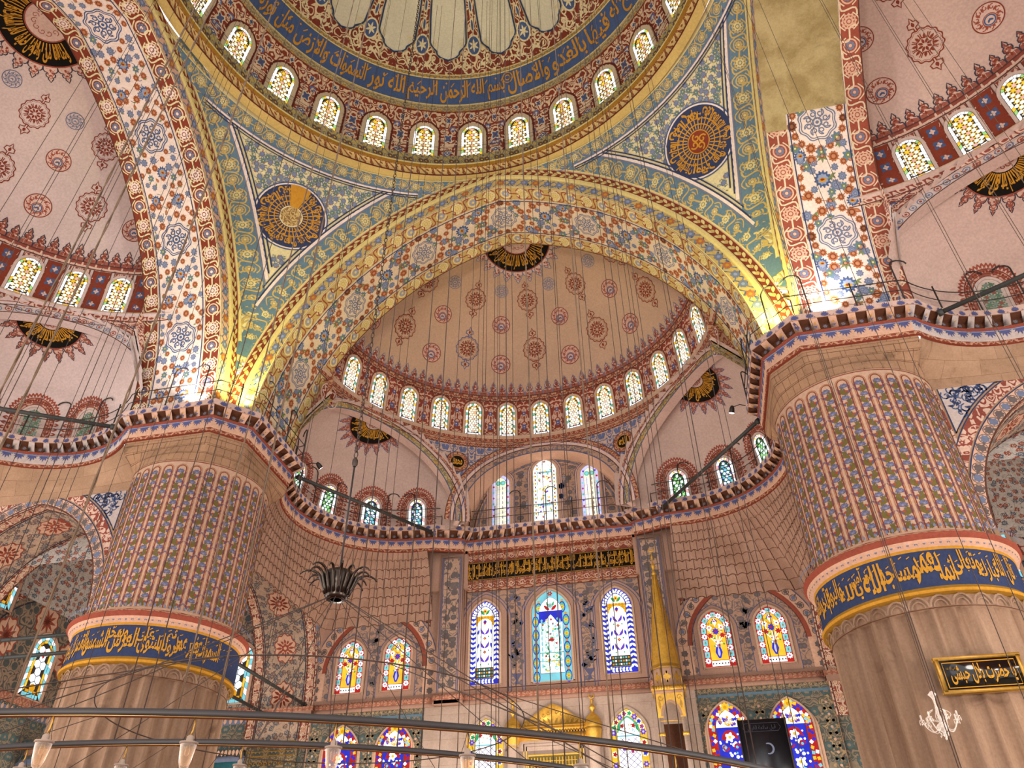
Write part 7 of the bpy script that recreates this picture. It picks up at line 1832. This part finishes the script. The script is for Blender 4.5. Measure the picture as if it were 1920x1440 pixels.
def build_bars():
    z = 19.95
    bar_between('tie_rod', 'dark tie bar across the mouth of the front left niche', 'tie bar', (-10.62, 16.2, z), (-6.0, 23.4, z), .085, 'iron_g', 'iron tie bars')
    bar_between('tie_rod', 'dark tie bar across the mouth of the front right niche', 'tie bar', (10.62, 16.2, z), (6.0, 23.4, z), .085, 'iron_g', 'iron tie bars')
    bar_between('tie_rod', 'dark tie bar across the mouth of the left niche', 'tie bar', (-24.0, 6.0, z), (-16.4, 10.6, z), .085, 'iron_g', 'iron tie bars')
    bar_between('tie_rod', 'dark tie bar across the mouth of the right niche', 'tie bar', (24.0, 6.4, z), (16.6, 10.7, z), .085, 'iron_g', 'iron tie bars')
    bar_between('tie_rod', 'upper dark tie bar in the left archway', 'tie bar', (-15.75, 12.6, 11.75), (-24.6, 12.6, 11.75), .075, 'iron_g', 'archway tie bars')
    bar_between('tie_rod', 'lower dark tie bar in the left archway', 'tie bar', (-15.75, 12.6, 11.05), (-24.6, 12.6, 11.05), .075, 'iron_g', 'archway tie bars')
    bar_between('tie_rod', 'upper dark tie bar right of the left pier', 'tie bar', (-12.6, 15.7, 11.85), (-12.6, 24.5, 11.85), .075, 'iron_g', 'archway tie bars')
    bar_between('tie_rod', 'lower dark tie bar right of the left pier', 'tie bar', (-14.6, 15.7, 11.5), (-14.6, 24.5, 11.5), .075, 'iron_g', 'archway tie bars')
def build_spots():
    for nm, c, d, rail in (('left', (-10.02, 17.05, 20.95), (.35, .55, -.5), 1), ('right', (9.75, 17.3, 21.35), (-.2, .3, -.8), 1)):
        d = A_(d)/np.linalg.norm(d); c = A_(c); r = empty('spotlight', c); tag(r, 'small bright spotlight clamped to the balcony railing of the %s niche' % nm, 'spotlight', 'balcony spotlights')
        m = MB(); m.tube([-d*.22, -d*.1, d*.12], [.06, .11, .13], 'iron', 10); m.build('housing', r)
        m = MB(); m.tube([d*.121, d*.135], [.12, .02], 'g_lamp', 12); m.build('lens', r)
        m = MB(); e = A_([-1 if nm == 'left' else 1, 0, 0]); m.tube([-d*.15, -d*.15+e*.35+A_([0, 0, .1]), -d*.15+e*.6], .02, 'iron', 5); m.build('bracket', r)
    for s in (-1, 1):      # floodlights that wash the arch feet, standing on the pier ledge
        for i, (x, y) in enumerate(((11.25, 11.2), (12.6, 10.62))):
            r = empty('floodlight', (s*x, y, 20.33)); tag(r, 'floodlight standing on the %s pier ledge, washing the %s' % ('left' if s < 0 else 'right', ('corner vault', 'side arch')[i]), 'floodlight', 'pier floodlights')
            m = MB(); m.box((0, 0, .05), (.2, .12, .1), 'iron'); m.build('base', r)
            m = MB(); m.tube([(0, 0, .1), (0, .0, .16)], .06, 'iron', 8); m.build('head', r)
    m = None
    for i, px in enumerate((50, 73)):
        r = empty('gallery_bulb', (-22.6+i*.8, 22.8, 9.9 if i == 0 else 9.75)); tag(r, 'small warm glowing bulb at the far left gallery, %s one' % ('left', 'right')[i], 'bulb', 'gallery bulbs')
        m = MB(); m.lathe([(.004, -.10), (.07, -.06), (.08, 0), (.05, .06), (.02, .1)], (0, 0, 0), 'g_bulb', 10); m.build('glass', r)
        m = MB(); m.lathe([(.02, .1), (.03, .11), (.03, .2), (.004, .21)], (0, 0, 0), 'brass', 8); m.build('socket', r); m = MB(); m.tube([(0, 0, .2), (0, .0, 5.0)], .006, 'wire', 4); m.build('cord', r)
def build_crystal():
    c = A_([11.68, 8.75, 5.98]); r = empty('crystal_chandelier', c); tag(r, 'small clear crystal chandelier with curled arms hanging before the right pier', 'chandelier')
    m = MB(); m.lathe([(.0, -.30), (.03, -.27), (.015, -.24), (.05, -.19), (.02, -.14), (.09, -.08), (.14, .0), (.10, .05), (.03, .1), (.05, .2), (.02, .26), (.035, .40), (.02, .5), (.03, .62), (.06, .68), (.10, .72), (.02, .80)], (0, 0, 0), 'crystal', 10); m.build('stem', r)
    for i in range(7):
        a = i*2*pi/7+.3; m = MB(); P_ = [(cos(a)*(.08+.32*t), sin(a)*(.08+.32*t), -.02-.12*sin(pi*t)+.16*t*t) for t in np.linspace(0, 1, 8)]
        m.tube(P_, .014, 'crystal', 5); e = A_(P_[-1]); m.lathe([(.0, 0), (.06, .02), (.05, .035), (.02, .04), (.022, .12), (.012, .15)], e, 'crystal', 8)
        for q in range(4): b = q*pi/2; m.lathe([(.0, -.10), (.013, -.07), (.008, -.02), (.0, .0)], e+A_([.055*cos(b), .055*sin(b), .015]), 'crystal', 5)
        ar = m.build('arm', r)
        m = MB(); P_ = [(cos(a+.4)*(.04+.22*sin(pi*t*.9)), sin(a+.4)*(.04+.22*sin(pi*t*.9)), .10+.28*t) for t in np.linspace(0, 1, 7)]; m.tube(P_, .009, 'crystal', 4); m.build('arm', r)
    for i in range(12):
        a = i*pi/6; z = -.1-.04*(i % 3); m = MB(); m.lathe([(0, -.06), (.016, -.03), (.006, 0)], (.10*cos(a), .10*sin(a), z), 'crystal', 5); m.build('crystal_drop', r)
    m = MB(); m.tube([(0, 0, .8), (0, 0, 12)], .006, 'wire', 4); m.build('cord', r)
def build_misc():
    # floor with a red carpet
    m = MB(); m.faces([(-27, -28, 0), (27, -28, 0), (27, 25, 0), (-27, 25, 0)], [[0, 1, 2, 3]], 'carpet'); o = m.build('floor'); struct(o, 'red carpeted prayer hall floor', 'floor')
    # low gallery panelling right of the left pier
    b = MB(); g = lambda u, v, h: np.stack([A_(u), 24.5-np.asarray(h)*np.ones(len(A_(u))), A_(v)], -1)
    b.box((-13.95, 24.42, 5.0), (2.6, .3, 10.0), 'tile2'); q = Pat(); q.add(stroke([(-15.2, 10.1), (-12.7, 10.1)], .2), 'ochre_d', .26)
    for y in (9.75, 9.55, 8.2): q.add(stroke([(-15.2, y), (-12.7, y)], .04), 'ochre_d', .26)
    for i in range(9): q.add(stroke(spiral(-14.9+i*.26, 9.2, .11, 0, 1, 9), .035), 'ochre_d', .26)
    b.pat(q, g); o = b.build('carved_screen'); tag(o, 'brown carved panel with dull gold cresting right of the left pier', 'panel')
    b = MB(); b.box((-16.4, 24.4, 4.7), (2.2, .3, 9.4), 'teal_p'); b.box((-16.4, 24.3, 9.5), (2.3, .4, .22), 'slate'); 
    q = Pat()
    for x in np.arange(-17.4, -15.3, .2): q.add(leaf(x, 9.9, -pi/2, .3, .16), 'cream_p', .42)
    b.pat(q, g); o = b.build('turquoise_panel'); tag(o, 'turquoise panel with scalloped valance glimpsed right of the left pier', 'panel')
    b = MB(); b.lathe([(3.4, 8.9), (3.5, 9.0), (3.5, 9.25), (3.2, 9.3), (3.1, 9.6), (3.25, 9.7), (3.25, 9.85)], (-23.2, 24.0, 0), ['tile', 'slate', 'tile', 'tile', 'redmould', 'pinkwall'], 8, pi, 2*pi)
    b.lathe([(3.0, 7.2), (3.0, 8.9)], (-23.2, 24.0, 0), 'teal_p', 8, pi, 2*pi); o = b.build('gallery_balcony'); tag(o, 'polygonal turquoise balcony with tiled cornice at the lower left edge', 'balcony')
paint('capglass', '#8d7a6c'); paint('teal_p', '#3f7478', .2); paint('carpet', '#7d3f36', .2)
for s_ in (-1, 1): pass
build_dome()
for k_ in (0, 1, -1):
    build_arch(k_); build_semi(k_); build_spandrels(k_)
for k_, s_ in ((0, -1), (0, 1), (1, 1), (-1, -1)): build_exedra(k_, s_)
for s_ in (-1, 1): build_pendentive(s_); build_pier(s_)
build_cornice()
for k_, s_ in ((0, -1), (0, 1)): build_niche_wall(k_, s_, True)
for k_, s_ in ((1, 1), (-1, -1)): build_niche_wall(k_, s_, False)
build_side_openings(); build_corner_bays(); build_front_wall(); build_mihrab(); build_minbar(); build_screen(); build_plaque()
build_chandelier(); build_cables(); build_bars(); build_spots(); build_crystal(); build_misc()

# ------------------------------------------------------------------ light
def lamp(name, kind, loc, energy, col, **kw):
    d = bpy.data.lights.new(name, kind); d.energy = energy; d.color = col
    for k, v in kw.items(): setattr(d, k, v)
    o = bpy.data.objects.new(name, d); COL.objects.link(o); o.location = loc; return o
def aim(o, tgt):
    from mathutils import Vector
    o.rotation_euler = (Vector(tgt)-o.location).to_track_quat('-Z', 'Y').to_euler()
sc = bpy.context.scene
w = bpy.data.worlds.new('hall_daylight'); sc.world = w; w.use_nodes = True
bg = w.node_tree.nodes['Background']; bg.inputs[0].default_value = (.97, .96, 1.0, 1); bg.inputs[1].default_value = 1.75
# unseen fill lights, added low around the hall to brighten walls and bays
for i, (x, y, e) in enumerate(((-20, -8, 6500), (20, -8, 6500), (0, -22, 11000), (0, 17.5, 2600), (-8, 19.5, 1500), (8, 19.5, 1500), (-20, 20, 1500), (20, 20, 1500), (-19, 4, 2200), (19, 4, 2200))):
    lamp('added_fill_light', 'POINT', (x, y, 4.0), e, (1, .93, .84), shadow_soft_size=1.6)
for s in (-1, 1):
    a = lamp('flood_light', 'SPOT', (s*11.0, 11.0, 20.6), 1600, (1.0, .98, .34), shadow_soft_size=.12, spot_size=rad(120), spot_blend=.8); aim(a, (s*11.2, 11.4, 30))
    a = lamp('flood_light', 'SPOT', (s*12.9, 10.5, 20.6), 1100, (1, .98, 1), shadow_soft_size=.12, spot_size=rad(110), spot_blend=.8); aim(a, (s*13.6, 10.6, 30))
for x, y, z, t in ((-9.9, 17.1, 20.9, (-4, 22, 19)), (9.7, 17.3, 21.3, (8.5, 20, 14))):
    a = lamp('spot_beam', 'SPOT', (x, y, z), 120, (1, .95, .85), shadow_soft_size=.08, spot_size=rad(80), spot_blend=.6); aim(a, t)
# ------------------------------------------------------------------ camera
cd = bpy.data.cameras.new('camera'); co = bpy.data.objects.new('camera', cd); COL.objects.link(co); sc.camera = co
cd.sensor_fit = 'HORIZONTAL'; cd.sensor_width = 36; cd.lens = FOC/1920*36; cd.clip_end = 300
from mathutils import Matrix
R_, U, F = cam_axes(); B = -F
co.matrix_world = Matrix(((R_[0], U[0], B[0], CAM[0]), (R_[1], U[1], B[1], CAM[1]), (R_[2], U[2], B[2], CAM[2]), (0, 0, 0, 1)))
sc.view_settings.view_transform = 'Standard'; sc.view_settings.look = 'None'; sc.view_settings.exposure = 0; sc.view_settings.gamma = 1
sc.cycles.max_bounces = 5; sc.cycles.diffuse_bounces = 2; sc.cycles.glossy_bounces = 2; sc.cycles.transparent_max_bounces = 6
